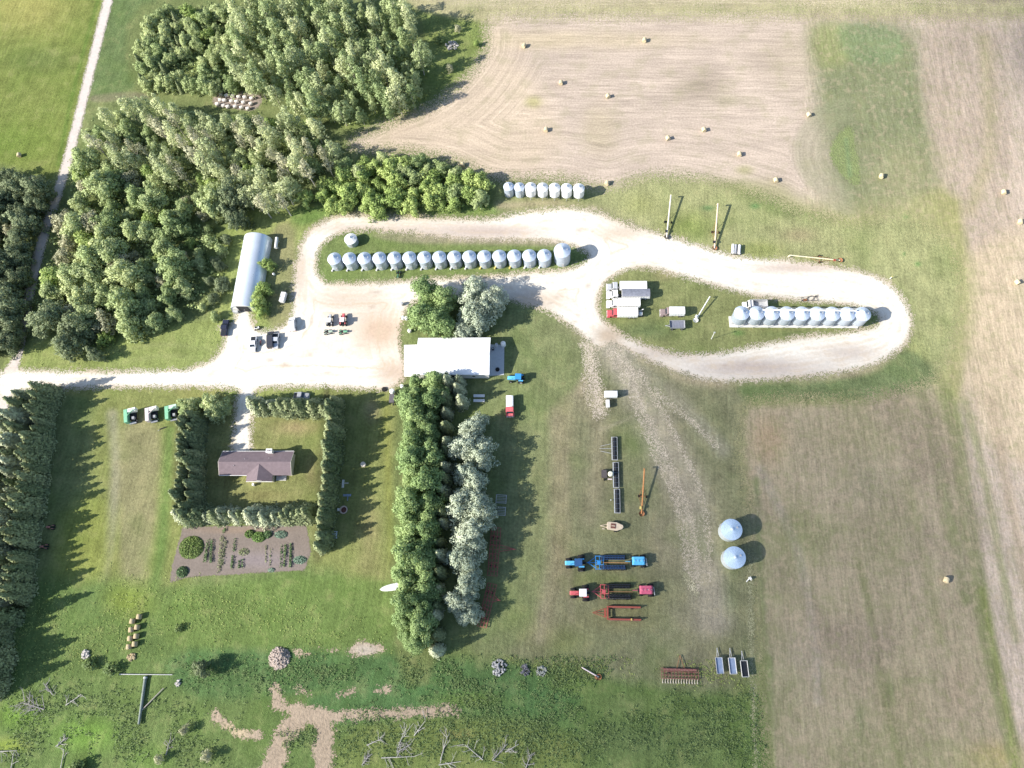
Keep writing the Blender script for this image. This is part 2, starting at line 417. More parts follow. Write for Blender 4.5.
# mown stripes on the big western field and lawns (albedo of grown grass rows)
rows = 0.5 + 0.5 * np.sin((GX * 0.93 - GY * 0.30) * 2 * PI / 3.2)
gcol *= (1 + 0.05 * (rows - 0.5) * (FINE))[..., None]
gcol *= (0.86 + 0.28 * N3)[..., None]
lum = gcol @ np.array([.25, .6, .15]); gcol += (lum[..., None] * np.array([1.0, 1.0, .86]) - gcol) * 0.13
lowm = 0 * sstep(PYg, 560, 680) * sstep(-PXg, -770, -740); gcol *= (1 - 0.16 * lowm)[..., None]

def sheet_faces(mask):
    """faces of the grid with any vertex in mask, re-indexed"""
    f = mask[:-1, :-1] | mask[1:, :-1] | mask[:-1, 1:] | mask[1:, 1:]
    j, i = np.nonzero(f)
    a = j * NX + i
    F4 = np.stack([a, a + 1, a + 1 + NX, a + NX], 1)
    used = np.unique(F4); lut = np.full(NX * NY, -1); lut[used] = np.arange(len(used))
    return used, lut[F4]

def sheet(name, mask, z, material, attrs=None, col=None):
    used, F4 = sheet_faces(mask)
    V = np.stack([GX.ravel()[used], GY.ravel()[used], np.full(len(used), z)], 1)
    A = {k: v.ravel()[used] for k, v in (attrs or {}).items()}
    C = {'col': col.reshape(-1, 3)[used]} if col is not None else None
    o = np_mesh(name, V, F4, material, A, C)
    o['kind'] = 'structure'
    return o

# --- grass material
g = NG('grass_ground'); p = g.pos()
n1 = g.noise(p, 0.22, 5, 0.6); n2 = g.noise(p, 1.3, 4, 0.65); n3 = g.noise(p, 0.06, 3)
c = g.attr('col', 'Color')
sx = g.n('ShaderNodeSeparateXYZ'); g.set(sx.inputs[0], p)
st = g.noise(g.comb(g.math('ADD', g.math('MULTIPLY', sx.outputs[0], 1.1), g.math('MULTIPLY', sx.outputs[1], -0.09)), g.math('MULTIPLY', sx.outputs[1], 0.06), 0), 1.0, 3, 0.6)
c = g.mul(c, g.ramp(st, 0.3, 0.7, 0.86, 1.14))
c = g.mul(c, g.ramp(n2, 0.25, 0.75, 0.70, 1.30))
c = g.mul(c, g.ramp(n1, 0.3, 0.7, 0.80, 1.18))
c = g.mix(g.ramp(n1, 0.52, 0.72, 0, 0.28), c, c4(alb((176, 164, 120))))
c = g.mix(g.ramp(n3, 0.5, 0.7, 0, 0.25), c, c4(alb((112, 146, 62))))
g.surf(c, 0.95, spec=0.08, normal=g.bump(g.math('ADD', n2, g.noise(p, 3.5, 3, 0.7)), 0.7, 0.30))
GRASS = g.m
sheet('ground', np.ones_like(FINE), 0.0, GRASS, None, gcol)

# --- stubble fields
up = [(352, 143), (385, 125), (430, 108), (463, 82), (486, 50), (492, 20), (560, 17), (800, 17), (1010, 17), (1200, 18), (1300, 200), (1250, 560), (1200, 900),
      (768, 900), (766, 768), (760, 680), (753, 580), (748, 500), (742, 470), (742, 420), (760, 400), (860, 397), (905, 388), (940, 372), (960, 310), (952, 250), (905, 215), (860, 222), (800, 212), (765, 196),
      (700, 180), (650, 176), (608, 186), (560, 178), (505, 178), (480, 172), (450, 158), (410, 150), (370, 149)]
fm = sdist(PXg, PYg, smooth_poly(up, True, 3), True, 60.0)
upw = np.array([P(x, y)[:2] for x, y in smooth_poly(up, True, 3)])
fworld = sdist(GX, GY, upw, True, 60.0)
fcol = np.zeros_like(gcol); fcol[:] = alb((216, 198, 180))
paint(fcol, pm([(360, 150), (490, 20), (520, 60), (560, 140), (500, 178)], 20), (228, 208, 182), 0.8, 0.2)
for x, y, rx, ry, c_, k in [(700, 85, 50, 30, (178, 164, 144), 0.7), (728, 100, 24, 10, (164, 160, 124), 0.6), (600, 130, 30, 40, (196, 182, 148), 0.5), (534, 102, 14, 10, (196, 190, 130), 0.7), (560, 40, 200, 16, (224, 206, 172), 0.7),
                           (800, 60, 40, 50, (218, 202, 176), 0.6), (745, 170, 16, 8, (176, 176, 116), 0.6), (780, 60, 60, 40, (196, 180, 158), 0.5)]:
    paint(fcol, blob(x, y, rx, ry), c_, k)
paint(fcol, pm([(812, 28), (860, 24), (915, 30), (930, 100), (945, 190), (960, 250), (905, 215), (865, 222), (842, 200), (826, 150), (816, 90)], 15), (138, 146, 108), 0.95, 0.25)
paint(fcol, pm([(812, 28), (845, 24), (850, 60), (818, 66)], 9), (164, 170, 112), 0.7, 0.2)
paint(fcol, pm([(840, 24), (895, 28), (900, 60), (850, 60)], 5), (136, 156, 112), 0.7, 0.3)
paint(fcol, pm([(920, 40), (1000, 40), (1010, 380), (960, 385), (945, 220)], 10), (196, 178, 160), 0.8, 0.2)
paint(fcol, lm([(984, 40), (990, 130), (985, 170), (970, 210)], 12, 8), (182, 174, 128), 0.5, 0.5)
paint(fcol, blob(1040, 50, 50, 70), (158, 146, 138), 0.9, 0.2); paint(fcol, lm([(800, 12), (900, 12), (1060, 10)], 14, 6), (176, 160, 140), 0.7, 0.4)
paint(fcol, pm([(900, 215), (960, 200), (962, 400), (930, 395), (958, 310)], 8), (176, 174, 116), 0.9, 0.3)
paint(fcol, pm([(965, 260), (1100, 240), (1100, 460), (985, 440)], 14), (226, 206, 172), 0.7, 0.3)
# lower right
paint(fcol, pm([(742, 400), (940, 395), (965, 480), (1010, 768), (1010, 900), (770, 900)], 10), (196, 182, 152), 1, 0.15)
for x, y, rx, ry, c_, k in [(770, 440, 30, 40, (206, 178, 144), 0.7), (830, 440, 60, 30, (186, 176, 140), 0.6), (870, 480, 40, 40, (172, 166, 136), 0.7), (800, 540, 30, 60, (172, 168, 126), 0.6), (890, 540, 50, 60, (166, 162, 124), 0.6), (800, 660, 40, 50, (196, 182, 160), 0.6),
                           (900, 700, 40, 60, (176, 166, 130), 0.6), (960, 690, 24, 50, (196, 176, 150), 0.7), (1000, 760, 60, 30, (216, 196, 130), 0.7), (860, 720, 10, 30, (134, 146, 100), 0.6), (890, 690, 8, 24, (128, 142, 92), 0.6), (920, 680, 30, 6, (150, 156, 110), 0.6)]:
    paint(fcol, blob(x, y, rx, ry), c_, k)
for l, w_, c_, k in [([(942, 385), (955, 430), (968, 520), (988, 640), (1006, 720), (1022, 790)], 16, (146, 154, 102), 0.75), ([(920, 390), (935, 450), (950, 520), (966, 600)], 12, (138, 148, 98), 0.7), ([(965, 400), (985, 480), (1000, 560), (1016, 640)], 8, (150, 156, 104), 0.6),
                    ([(982, 590), (998, 670), (1012, 740), (1016, 790)], 7, (150, 160, 92), 0.7), ([(990, 400), (1010, 500), (1030, 600)], 10, (196, 176, 150), 0.6), ([(756, 480), (762, 600), (772, 768)], 6, (126, 146, 96), 0.7), ([(858, 560), (872, 620), (884, 700), (908, 790)], 7, (148, 152, 104), 0.6),
                    ([(760, 470), (785, 520), (800, 560), (815, 640), (818, 700)], 9, (196, 184, 166), 0.6), ([(768, 660), (766, 720), (770, 790)], 12, (118, 140, 84), 0.7), ([(906, 480), (925, 560), (940, 640)], 10, (154, 156, 110), 0.5)]:
    paint(fcol, lm(l, w_, 4), c_, k, 0.4)
near = (1 - sstep(fm + 16 * (N1 - .5), 0, np.where(PYg > 385, 12, 30))) * np.maximum(sstep(PYg, 168, 190) * sstep(PXg, 600, 660), sstep(PYg, 360, 400))
paint(fcol, near, (176, 174, 124), 0.85, 0.3)
paint(fcol, blob(925, 300, 60, 110), (182, 180, 128), 0.75, 0.3); paint(fcol, blob(905, 180, 60, 60), (178, 174, 134), 0.7, 0.3)
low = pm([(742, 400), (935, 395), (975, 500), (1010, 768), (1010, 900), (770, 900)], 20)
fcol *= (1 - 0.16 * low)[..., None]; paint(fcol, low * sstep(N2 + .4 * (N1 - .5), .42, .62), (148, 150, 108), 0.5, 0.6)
paint(fcol, low * sstep(fbm(GX, GY, 26, 51), .5, .7), (166, 150, 132), 0.6, 0.5)
N4 = fbm(GX, GY, 9, 77); fcol *= (0.90 + 0.2 * N4)[..., None]
# row coordinate: along the field edge near it, straight rows further in, north-south rows in the east
d1 = P(930, 150) - P(908, 32); d1 = np.array([d1.x, d1.y]); d1 /= np.linalg.norm(d1)
u1 = GX * -d1[1] + GY * d1[0]; v1 = GX * d1[0] + GY * d1[1]
d2 = P(760, 25) - P(560, 24); d2 = np.array([d2.x, d2.y]); d2 /= np.linalg.norm(d2)
u2 = GX * -d2[1] + GY * d2[0]; v2 = GX * d2[0] + GY * d2[1]
wA = sstep(-fworld, -26, -21); wA = wA * sstep(-PXg, -900, -880) * sstep(-PYg, -400, -380) * sstep(PYg, 24, 34)
wC = sstep(PXg + 6 * (N1 - 0.5), 802, 808) ; wC = np.maximum(wC, sstep(PYg, 330, 340))
tri = [(851, 126), (856, 150), (860, 185), (846, 178), (834, 165), (830, 152), (836, 138)]
triw = sdist(GX, GY, np.array([P(x, y)[:2] for x, y in smooth_poly(tri, True, 3)]), True, 60.0)
round_ = sstep(triw, -13, -10) * sstep(-PXg - 8 * (N1 - .5), -862, -846); uAt = np.where(round_ > .01, triw, fworld); wA = np.maximum(wA * .7, round_ * .6); wC = wC * (1 - round_ * .6)
paint(fcol, round_ * sstep(-triw, 0, 3) * .8, (158, 160, 126), 0.6, 0.3)
g = NG('stubble'); p = g.pos()
def rowsn(uname, vname, stretch):
    u_, v_ = g.attr(uname), g.attr(vname)
    a1 = g.noise(g.comb(g.math('MULTIPLY', u_, 0.68), g.math('MULTIPLY', v_, stretch), 0), 1.0, 3, 0.6)
    a2 = g.noise(g.comb(g.math('MULTIPLY', u_, 1.7), g.math('MULTIPLY', v_, stretch * 4), 3.1), 1.0, 2, 0.6)
    return g.math('ADD', g.math('MULTIPLY', a1, 0.5), g.math('MULTIPLY', a2, 0.5))
rA = rowsn('uA', 'vB', 0.02); rB = rowsn('uB', 'vB', 0.03); rC = rowsn('uC', 'vC', 0.07)
def lerp(a_, b_, t_): return g.math('ADD', a_, g.math('MULTIPLY', g.math('SUBTRACT', b_, a_), t_))
r = lerp(lerp(rB, rA, g.attr('wA')), rC, g.attr('wC'))
n1 = g.noise(p, 0.15, 4, 0.6); n2 = g.noise(p, 1.6, 4, 0.7)
c = g.attr('col', 'Color')
c = g.mul(c, g.ramp(r, 0.32, 0.68, 0.70, 1.22))
c = g.mul(c, g.ramp(n2, 0.25, 0.75, 0.72, 1.24))
n3 = g.noise(p, 0.45, 4, 0.65)
c = g.mix(g.math('MULTIPLY', g.ramp(n3, 0.50, 0.66, 0, 0.32), g.attr('wC')), c, c4(alb((152, 156, 106))))
c = g.mix(g.math('MULTIPLY', g.ramp(n3, 0.50, 0.34, 0, 0.35), g.attr('wC')), c, c4(alb((214, 192, 162))))
c = g.mix(g.ramp(g.math('ADD', g.math('MULTIPLY', n1, 0.7), g.math('MULTIPLY', g.math('SUBTRACT', 1.0, r), 0.3)), 0.50, 0.68, 0, 0.40), c, c4(alb((166, 164, 122))))
al = g.ramp(g.math('ADD', g.attr('m'), g.math('MULTIPLY', g.math('SUBTRACT', n2, 0.5), 22.0)), -9.0, 9.0)
g.surf(c, 0.95, spec=0.05, normal=g.bump(g.math('ADD', r, g.math('MULTIPLY', n2, 0.5)), 0.5, 0.25), alpha=g.grain(p, al))
STUB = g.m
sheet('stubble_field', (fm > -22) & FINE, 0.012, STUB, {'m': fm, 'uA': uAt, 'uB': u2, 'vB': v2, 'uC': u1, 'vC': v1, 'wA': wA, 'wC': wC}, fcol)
# headland strip along the top of the frame and the uncut triangle in the field
g2 = [(480, -30), (1300, -30), (1300, -2), (900, 2), (700, 4), (490, 3), (420, -6), (330, -8)]
fm2 = sdist(PXg, PYg, smooth_poly(g2, True, 3), True, 60.0)
hcol = np.zeros_like(gcol); hcol[:] = alb((214, 200, 170)); paint(hcol, blob(1000, 0, 120, 12), (170, 156, 140), 0.8)
sheet('far_stubble_field', (fm2 > -6) & FINE, 0.016, STUB, {'m': fm2, 'uA': uAt, 'uB': u2, 'vB': v2, 'uC': u1, 'vC': v1, 'wA': wA * 0, 'wC': wC * 0}, hcol)

# --- uncut grass island in the stubble
tri = [(851, 126), (856, 150), (860, 185), (846, 178), (834, 165), (830, 152), (836, 138)]
tm = sdist(PXg, PYg, smooth_poly(tri, True, 3), True, 30.0)
tcol = np.zeros_like(gcol); tcol[:] = alb((146, 158, 106)); paint(tcol, lm([(846, 140), (850, 175)], 4, 2), (132, 160, 116), 0.5)
def soft_mat(name, rough_noise=4.0, lo=-1.5, hi=1.5, var=0.3, fine=1.6, bumpd=0.3, amax=1.0, tint=None, ruts=False):
    g = NG(name); p = g.pos()
    n1 = g.noise(p, 0.25, 4, 0.6); n2 = g.noise(p, fine, 4, 0.65)
    c = g.attr('col', 'Color'); c = g.mul(c, g.ramp(n2, 0.25, 0.75, 1 - var, 1 + var)); c = g.mul(c, g.ramp(n1, 0.3, 0.7, 1 - var * 0.5, 1 + var * 0.4))
    if ruts:
        rt = g.noise(g.comb(g.math('ADD', g.math('MULTIPLY', g.attr('m'), 0.34), g.math('MULTIPLY', n1, 3.0)), g.math('MULTIPLY', n2, 0.5), 0), 1.0, 3, 0.6)
        c = g.mix(g.ramp(g.math('ADD', g.math('MULTIPLY', rt, .6), g.math('MULTIPLY', n1, .4)), .47, .64, 0, .75), c, c4(alb((220, 200, 174))))
    if tint: c = g.mix(g.ramp(n1, 0.52, 0.68, 0, 0.6), c, c4(tint))
    nn = g.math('ADD', g.math('MULTIPLY', g.math('SUBTRACT', n2, 0.5), rough_noise), g.math('MULTIPLY', g.math('SUBTRACT', n1, 0.5), rough_noise))
    al = g.ramp(g.math('ADD', g.attr('m'), nn), lo, hi, 0, amax)
    g.surf(c, 0.95, spec=0.05, normal=g.bump(n2, 0.6, bumpd), alpha=g.grain(p, al))
    return g.m
sheet('uncut_grass_patch', (tm > -8) & FINE, 0.022, soft_mat('uncut_grass', 3, -2, 2, bumpd=0.5, amax=.95), {'m': tm}, tcol)

# --- gravel: lane, yard, bin loop, drives
def union(*a): return np.maximum.reduce(a)
def sdp(poly, k=3, mg=30.0): return sdist(PXg, PYg, smooth_poly(poly, True, k), True, mg)
def sdl(line, wpx, mg=40.0):
    """line with its width (px) at each end"""
    p_ = smooth_poly([q[:2] for q in line], False, 4)
    return sdist(PXg, PYg, p_, False, mg) + wpx / 2
road = union(sdl([(125, -70), (108, 0), (88, 80), (66, 166), (46, 228), (30, 290), (20, 345), (12, 372)], 9.0), sdl([(12, 372), (4, 395), (-8, 425), (-30, 480), (-60, 560)], 16))
loop_out = [(0, 373), (60, 372), (150, 372), (195, 368), (217, 356), (226, 340), (222, 328), (232, 326), (240, 309), (248, 309), (252, 326), (262, 332), (285, 326), (293, 312), (294, 285), (298, 262), (303, 242), (318, 226), (345, 217),
            (420, 218), (490, 220), (520, 214), (560, 209), (592, 211), (612, 219), (640, 229), (665, 236), (700, 247), (740, 258), (790, 262), (838, 268), (872, 276), (896, 291), (909, 312), (910, 332), (898, 350), (872, 364), (840, 371), (790, 377), (740, 380),
            (700, 377), (665, 366), (640, 355), (622, 345), (612, 342), (596, 346), (580, 332), (560, 318), (535, 306), (512, 300), (495, 300), (470, 296), (440, 296), (415, 300), (402, 318), (398, 340), (404, 362), (402, 378), (390, 388), (360, 388), (330, 386), (262, 387),
            (254, 400), (250, 425), (249, 452), (233, 452), (235, 425), (237, 400), (234, 388), (150, 386), (60, 387), (18, 390), (4, 400)]
isl1 = [(315, 268), (319, 248), (332, 236), (352, 229), (400, 231), (470, 238), (540, 239), (580, 248), (590, 256), (575, 268), (540, 272), (490, 277), (430, 280), (360, 284), (326, 283)]
isl2 = [(597, 300), (604, 282), (622, 270), (650, 267), (700, 280), (750, 294), (800, 300), (850, 304), (878, 314), (876, 326), (850, 332), (800, 338), (760, 346), (720, 354), (680, 355), (650, 348), (622, 335), (602, 320)]
gm = sdp(loop_out); gm = np.minimum(gm, -sdp(isl1)); gm = np.minimum(gm, -sdp(isl2))
gravcol = np.zeros_like(gcol); GR = (250, 244, 231); gravcol[:] = alb(GR) * 1.15
edge = sstep(gm + 7 * (N1 - .5), -5, 7.0)
ec = alb((206, 190, 164)); gravcol += (ec - gravcol) * ((1 - edge) * 0.85)[..., None]
for x, y, rx, ry, c_, k in [(380, 330, 40, 34, (226, 200, 176), 0.9), (350, 300, 60, 22, (224, 206, 186), 0.8), (395, 372, 30, 20, (214, 190, 170), 0.9), (400, 228, 140, 10, (226, 210, 196), 0.8), (480, 232, 100, 10, (212, 196, 184), 0.9),
                           (300, 270, 14, 40, (230, 214, 196), 0.8), (760, 368, 110, 16, (208, 194, 184), 0.95), (660, 352, 60, 16, (214, 200, 186), 0.9), (540, 300, 50, 16, (222, 204, 184), 0.8), (850, 352, 50, 14, (224, 212, 200), 0.7), (800, 268, 70, 8, (224, 208, 194), 0.6),
                           (620, 232, 40, 14, (224, 206, 184), 0.6), (610, 335, 26, 16, (210, 192, 170), 0.8)]:
    paint(gravcol, blob(x, y, rx * 1.2, ry * 1.2), c_, 1.0, 0.45)
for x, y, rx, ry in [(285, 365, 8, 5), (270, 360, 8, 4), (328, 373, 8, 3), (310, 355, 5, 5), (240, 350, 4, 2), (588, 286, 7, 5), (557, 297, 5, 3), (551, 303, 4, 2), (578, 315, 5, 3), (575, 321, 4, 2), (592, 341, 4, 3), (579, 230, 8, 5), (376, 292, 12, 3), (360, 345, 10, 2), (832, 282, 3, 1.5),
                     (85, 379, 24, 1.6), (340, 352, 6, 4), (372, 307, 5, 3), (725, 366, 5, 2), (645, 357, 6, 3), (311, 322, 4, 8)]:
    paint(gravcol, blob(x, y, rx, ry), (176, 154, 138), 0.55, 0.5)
GRAV = soft_mat('gravel', 10.0, -5.0, 2.5, 0.12, 1.1, 0.08, ruts=True)
roadcol = np.zeros_like(gcol); roadcol[:] = alb((236, 224, 214)); roadcol *= (0.78 + 0.22 * sstep(road, -1.5, 2.5))[..., None]
sheet('gravel_road', (road > -3) & (gm < 4) & FINE, 0.03, soft_mat('road_gravel', 3.0, -1.6, 1.8, 0.12, 1.1, 0.06), {'m': road * 1.2}, roadcol)
sheet('gravel_yard', (gm > -13) & FINE, 0.034, GRAV, {'m': gm}, gravcol)
# --- worn dirt tracks through the machinery yard
trk = union(sdl([(588, 345), (594, 380), (600, 412)], 13) - 0, sdl([(612, 348), (630, 376), (648, 420), (664, 455), (684, 500), (694, 540), (698, 590)], 4.5), sdl([(606, 350), (624, 380), (642, 424), (657, 458), (677, 503), (687, 543), (691, 585)], 3) - .5, sdl([(622, 352), (636, 384), (650, 430), (672, 480), (682, 530), (688, 570)], 4) - .5, sdl([(640, 372), (672, 430), (700, 490), (708, 540), (710, 580)], 4) - 1, sdl([(592, 345), (584, 380), (590, 405)], 4) - 1.5, sdl([(600, 340), (640, 380), (690, 420), (716, 446)], 5) - 1.5)
tcol = np.zeros_like(gcol); tcol[:] = alb((222, 208, 188)); paint(tcol, blob(595, 390, 14, 40), (222, 206, 188), 0.8)
paint(tcol, sstep(PYg, 440, 520), (206, 194, 172), 0.7, 0.3)
sheet('dirt_track', (trk > -12) & FINE, 0.018, soft_mat('track_dirt', 7.0, -4.0, 5.0, 0.2, 1.3, 0.2, 0.72), {'m': trk}, tcol)
wheel = union(sdl([(750, 560), (751, 640), (756, 768), (758, 840)], 4.5), sdl([(684, 575), (692, 585), (697, 596)], 4.5))
tcol = np.zeros_like(gcol); tcol[:] = alb((178, 176, 140)); paint(tcol, blob(692, 586, 14, 14), (232, 222, 190), 1, 0.1)
sheet('field_edge_track', (wheel > -5) & FINE, 0.020, soft_mat('edge_track', 4.0, -2, 3.0, 0.2, 1.3, 0.2, 0.7), {'m': wheel}, tcol)
# --- bare earth in the dug-out corner
em = union(sdl([(300, 718), (285, 735), (272, 768), (262, 800)], 22), sdl([(300, 712), (322, 722), (322, 768), (318, 800)], 20), sdl([(276, 704), (300, 712), (340, 716), (390, 713), (456, 710)], 11), sdl([(216, 716), (236, 732), (258, 735)], 10), sdl([(276, 690), (280, 704)], 14),
           sdp([(345, 653), (356, 642), (378, 642), (382, 650), (366, 657)]), sdl([(296, 653), (310, 655)], 4), sdl([(318, 649), (335, 651)], 4), sdl([(340, 696), (352, 692)], 7), sdl([(376, 692), (388, 690)], 6), sdl([(300, 690), (308, 694)], 7))
tcol = np.zeros_like(gcol); tcol[:] = alb((198, 178, 154)); paint(tcol, blob(365, 650, 24, 12), (206, 194, 178), 1, 0.1); paint(tcol, blob(236, 730, 24, 14), (226, 206, 166), 0.9, 0.1)
sheet('bare_earth', (em > -9) & FINE, 0.024, soft_mat('earth', 17.0, -1.0, 3.0, 0.25, 1.4, 0.4), {'m': em}, tcol)
# --- patches: bale storage clearing, garden soil
sm_ = sdp([(219, 90), (258, 94), (262, 100), (254, 110), (226, 107), (214, 104)])
tcol = np.zeros_like(gcol); tcol[:] = alb((176, 162, 150))
sheet('dirt_clearing', (sm_ > -5) & FINE, 0.024, soft_mat('clearing', 3.0), {'m': sm_}, tcol)
gp = sdist(PXg, PYg, np.array([(183, 527), (306, 525), (311, 552), (305, 570), (240, 574), (188, 577), (170, 583), (172, 566)], float), True, 30.0)
tcol = np.zeros_like(gcol); tcol[:] = alb((152, 140, 130)); paint(tcol, blob(260, 560, 60, 14), (164, 152, 152), 0.8); paint(tcol, blob(240, 530, 70, 6), (168, 148, 130), 0.8)
sheet('garden_soil', (gp > -5) & FINE, 0.024, soft_mat('soil', 2.0, -0.8, 0.8, 0.16, 1.6, 0.15), {'m': gp}, tcol)
# ------------------------------------------------------------------ trees
rng = np.random.RandomState(5)
LEAF_K = 2.1

def leaf_mat(name, col, col2, trans=0.30, spread=0.26, k=LEAF_K):
    col = tuple(v * k for v in col); col2 = tuple(v * k for v in col2)
    g = NG(name)
    oi = g.n('ShaderNodeObjectInfo').outputs['Random']
    rl = g.attr('leaf')
    tc = g.n('ShaderNodeTexCoord').outputs['Object']
    cl = g.noise(tc, 0.55, 2)
    c = g.mix(g.ramp(g.math('ADD', g.math('MULTIPLY', oi, 0.6), g.math('MULTIPLY', cl, 0.4)), 0.2, 0.8), c4(col), c4(col2))
    c = g.mul(c, g.ramp(rl, 0, 1, 1 - spread, 1 + spread))
    b = g.n('ShaderNodeBsdfPrincipled'); g.set(b.inputs['Base Color'], c); b.inputs['Roughness'].default_value = 0.65; b.inputs['Specular IOR Level'].default_value = 0.25
    t = g.n('ShaderNodeBsdfTranslucent'); g.set(t.inputs[0], c)
    mx = g.n('ShaderNodeMixShader'); mx.inputs[0].default_value = trans
    g.t.links.new(b.outputs[0], mx.inputs[1]); g.t.links.new(t.outputs[0], mx.inputs[2]); g.t.links.new(mx.outputs[0], g.out.inputs[0])
    return g.m

def quads(C, N, size, rs, flop=0.5, stretch=1.0, along=None):
    """leaf-spray quads at C facing roughly N"""
    n = len(C)
    N = N + rs.normal(0, flop, (n, 3)); N /= np.linalg.norm(N, axis=1)[:, None] + 1e-9
    A = rs.normal(0, 1, (n, 3)) if along is None else along + rs.normal(0, 0.25, (n, 3))
    E1 = A - (A * N).sum(1)[:, None] * N; E1 /= np.linalg.norm(E1, axis=1)[:, None] + 1e-9
    E2 = np.cross(N, E1)
    s = size * rs.uniform(0.6, 1.35, (n, 1)) * 0.5
    V = np.stack([C - E1 * s * stretch * rs.uniform(.7, 1.2, (n, 1)), C + E2 * s * rs.uniform(.6, 1.1, (n, 1)) + N * s * rs.uniform(-.3, .3, (n, 1)),
                  C + E1 * s * stretch * rs.uniform(.7, 1.2, (n, 1)), C - E2 * s * rs.uniform(.6, 1.1, (n, 1)) + N * s * rs.uniform(-.3, .3, (n, 1))], 1).reshape(-1, 3)
    Fq = np.arange(n * 4).reshape(n, 4)[:, ::-1]
    return V, Fq

def unit(a): return a / (np.linalg.norm(a, axis=1)[:, None] + 1e-9)
def leaf_normals(me, V, N, G):
    """shade every spray with the roundness of its clump and of the crown, as dense small leaves do"""
    q = V.reshape(-1, 4, 3); fn = -unit(np.cross(q[:, 2] - q[:, 0], q[:, 3] - q[:, 1]))
    n = unit(0.55 * unit(N) + 0.38 * unit(G) + 0.32 * fn)
    d = (n * fn).sum(1)[:, None]; n = unit(np.where(d < 0.1, n + fn * (0.12 - d), n))
    me.polygons.foreach_set('use_smooth', np.ones(len(me.polygons), bool))
    me.normals_split_custom_set_from_vertices(np.repeat(n, 4, 0).tolist())

def crown_mesh(name, lobes, dens, size, material, seed, flop=0.5, fill=0.25):
    rs = np.random.RandomState(seed); CC = []; NN = []
    for (x, y, z, a, b, c) in lobes:
        area = 4 * PI * ((a * b) ** 1.6 / 3 + (a * c) ** 1.6 / 3 + (b * c) ** 1.6 / 3) ** (1 / 1.6)
        n = max(6, int(area * dens))
        d = rs.normal(0, 1, (n, 3)); d /= np.linalg.norm(d, axis=1)[:, None]
        r = np.where(rs.rand(n) < fill, rs.uniform(0.3, 0.85, n), rs.uniform(0.85, 1.08, n))[:, None]
        CC.append(np.array([x, y, z]) + d * r * np.array([a, b, c])); NN.append(d * np.array([1 / a, 1 / b, 1 / c]) * min(a, b, c) + np.array([0, 0, 0.25]))
    C = np.concatenate(CC); N = np.concatenate(NN)
    keep = C[:, 2] > 0.15; C = C[keep]; N = N[keep]
    V, Fq = quads(C, N, size, rs, flop)
    o = np_mesh(name, V, Fq, material, {'leaf': np.repeat(rs.rand(len(C)), 4)})
    me = o.data; bpy.data.objects.remove(o)
    zs = C[:, 2]; mid = np.array([0, 0, zs.min() + 0.45 * (zs.max() - zs.min())]); sc_ = np.array([1, 1, 0.6])
    leaf_normals(me, V, N, (C - mid) * sc_); return me

def spruce_mesh(name, h, rad, material, seed, z0=0.4):
    rs = np.random.RandomState(seed); CC = []; NN = []; AA = []
    z = z0; k = 0
    while z < h - 0.15:
        t = (z - z0) / (h - z0); r = rad * (1 - t) ** 0.62 * rs.uniform(0.85, 1.1) + 0.08
        nb = max(4, int(11 * (1 - t) + 3))
        for i in range(nb):
            th = 2 * PI * (i + rs.rand() * 0.7) / nb + k; L = r * rs.uniform(0.75, 1.12)
            m = max(2, int(L / 0.17))
            q = (np.arange(m) + 0.6) / m
            d = np.array([math.cos(th), math.sin(th), 0])
            pts = d * (q * L)[:, None] + np.array([0, 0, 1]) * (z - 0.30 * q * L + 0.12 * q * q * L)[:, None]
            for rep in range(2):
                side = np.array([-d[1], d[0], 0]) * (rs.uniform(-1, 1, m) * 0.28 * q * L)[:, None]
                CC.append(pts + side + rs.normal(0, 0.05, (m, 3))); NN.append(np.tile(np.array([0.9 * d[0], 0.9 * d[1], 0.7]), (m, 1))); AA.append(np.tile(d + np.array([0, 0, -0.3]), (m, 1)))
        z += 0.42 * (1 - 0.45 * t); k += 1.3
    CC.append(np.array([[0, 0, h - 0.1 * i] for i in range(6)])); NN.append(rs.normal(0, 1, (6, 3))); AA.append(np.tile([0, 0, 1.0], (6, 1)))
    C = np.concatenate(CC); NA = np.concatenate(NN); V, Fq = quads(C, NA, 0.42, rs, 0.55, 1.1, np.concatenate(AA))
    o = np_mesh(name, V, Fq, material, {'leaf': np.repeat(rs.rand(len(C)), 4)}); me = o.data; bpy.data.objects.remove(o)
    leaf_normals(me, V, NA * np.array([1, 1, 0.22]), C * np.array([1, 1, 0]) + np.array([0, 0, 0.12])); return me

def trunk_mesh(h, r, limbs, material, seed, lean=0.0):
    rs = random.Random(seed); b = MB()
    pts = [(0, 0, -0.1)]
    for k in range(1, 5): pts.append((rs.uniform(-.12, .12) * k + lean * k, rs.uniform(-.12, .12) * k, h * k / 4))
    for k in range(4): b.tube(pts[k], pts[k + 1], r * (1 - 0.22 * k), r * (1 - 0.22 * (k + 1)), 7)
    for (z, L, up) in limbs:
        th = rs.uniform(0, 2 * PI); k = min(3, int(z / h * 4)); f = z / h * 4 - k
        p0 = [pts[k][i] + (pts[k + 1][i] - pts[k][i]) * f for i in range(3)]
        p1 = (p0[0] + L * math.cos(th), p0[1] + L * math.sin(th), p0[2] + L * up)
        b.tube(p0, p1, r * 0.4, r * 0.1, 5)
    o = b.build('trunk', material, None, True); me = o.data; bpy.data.objects.remove(o); return me

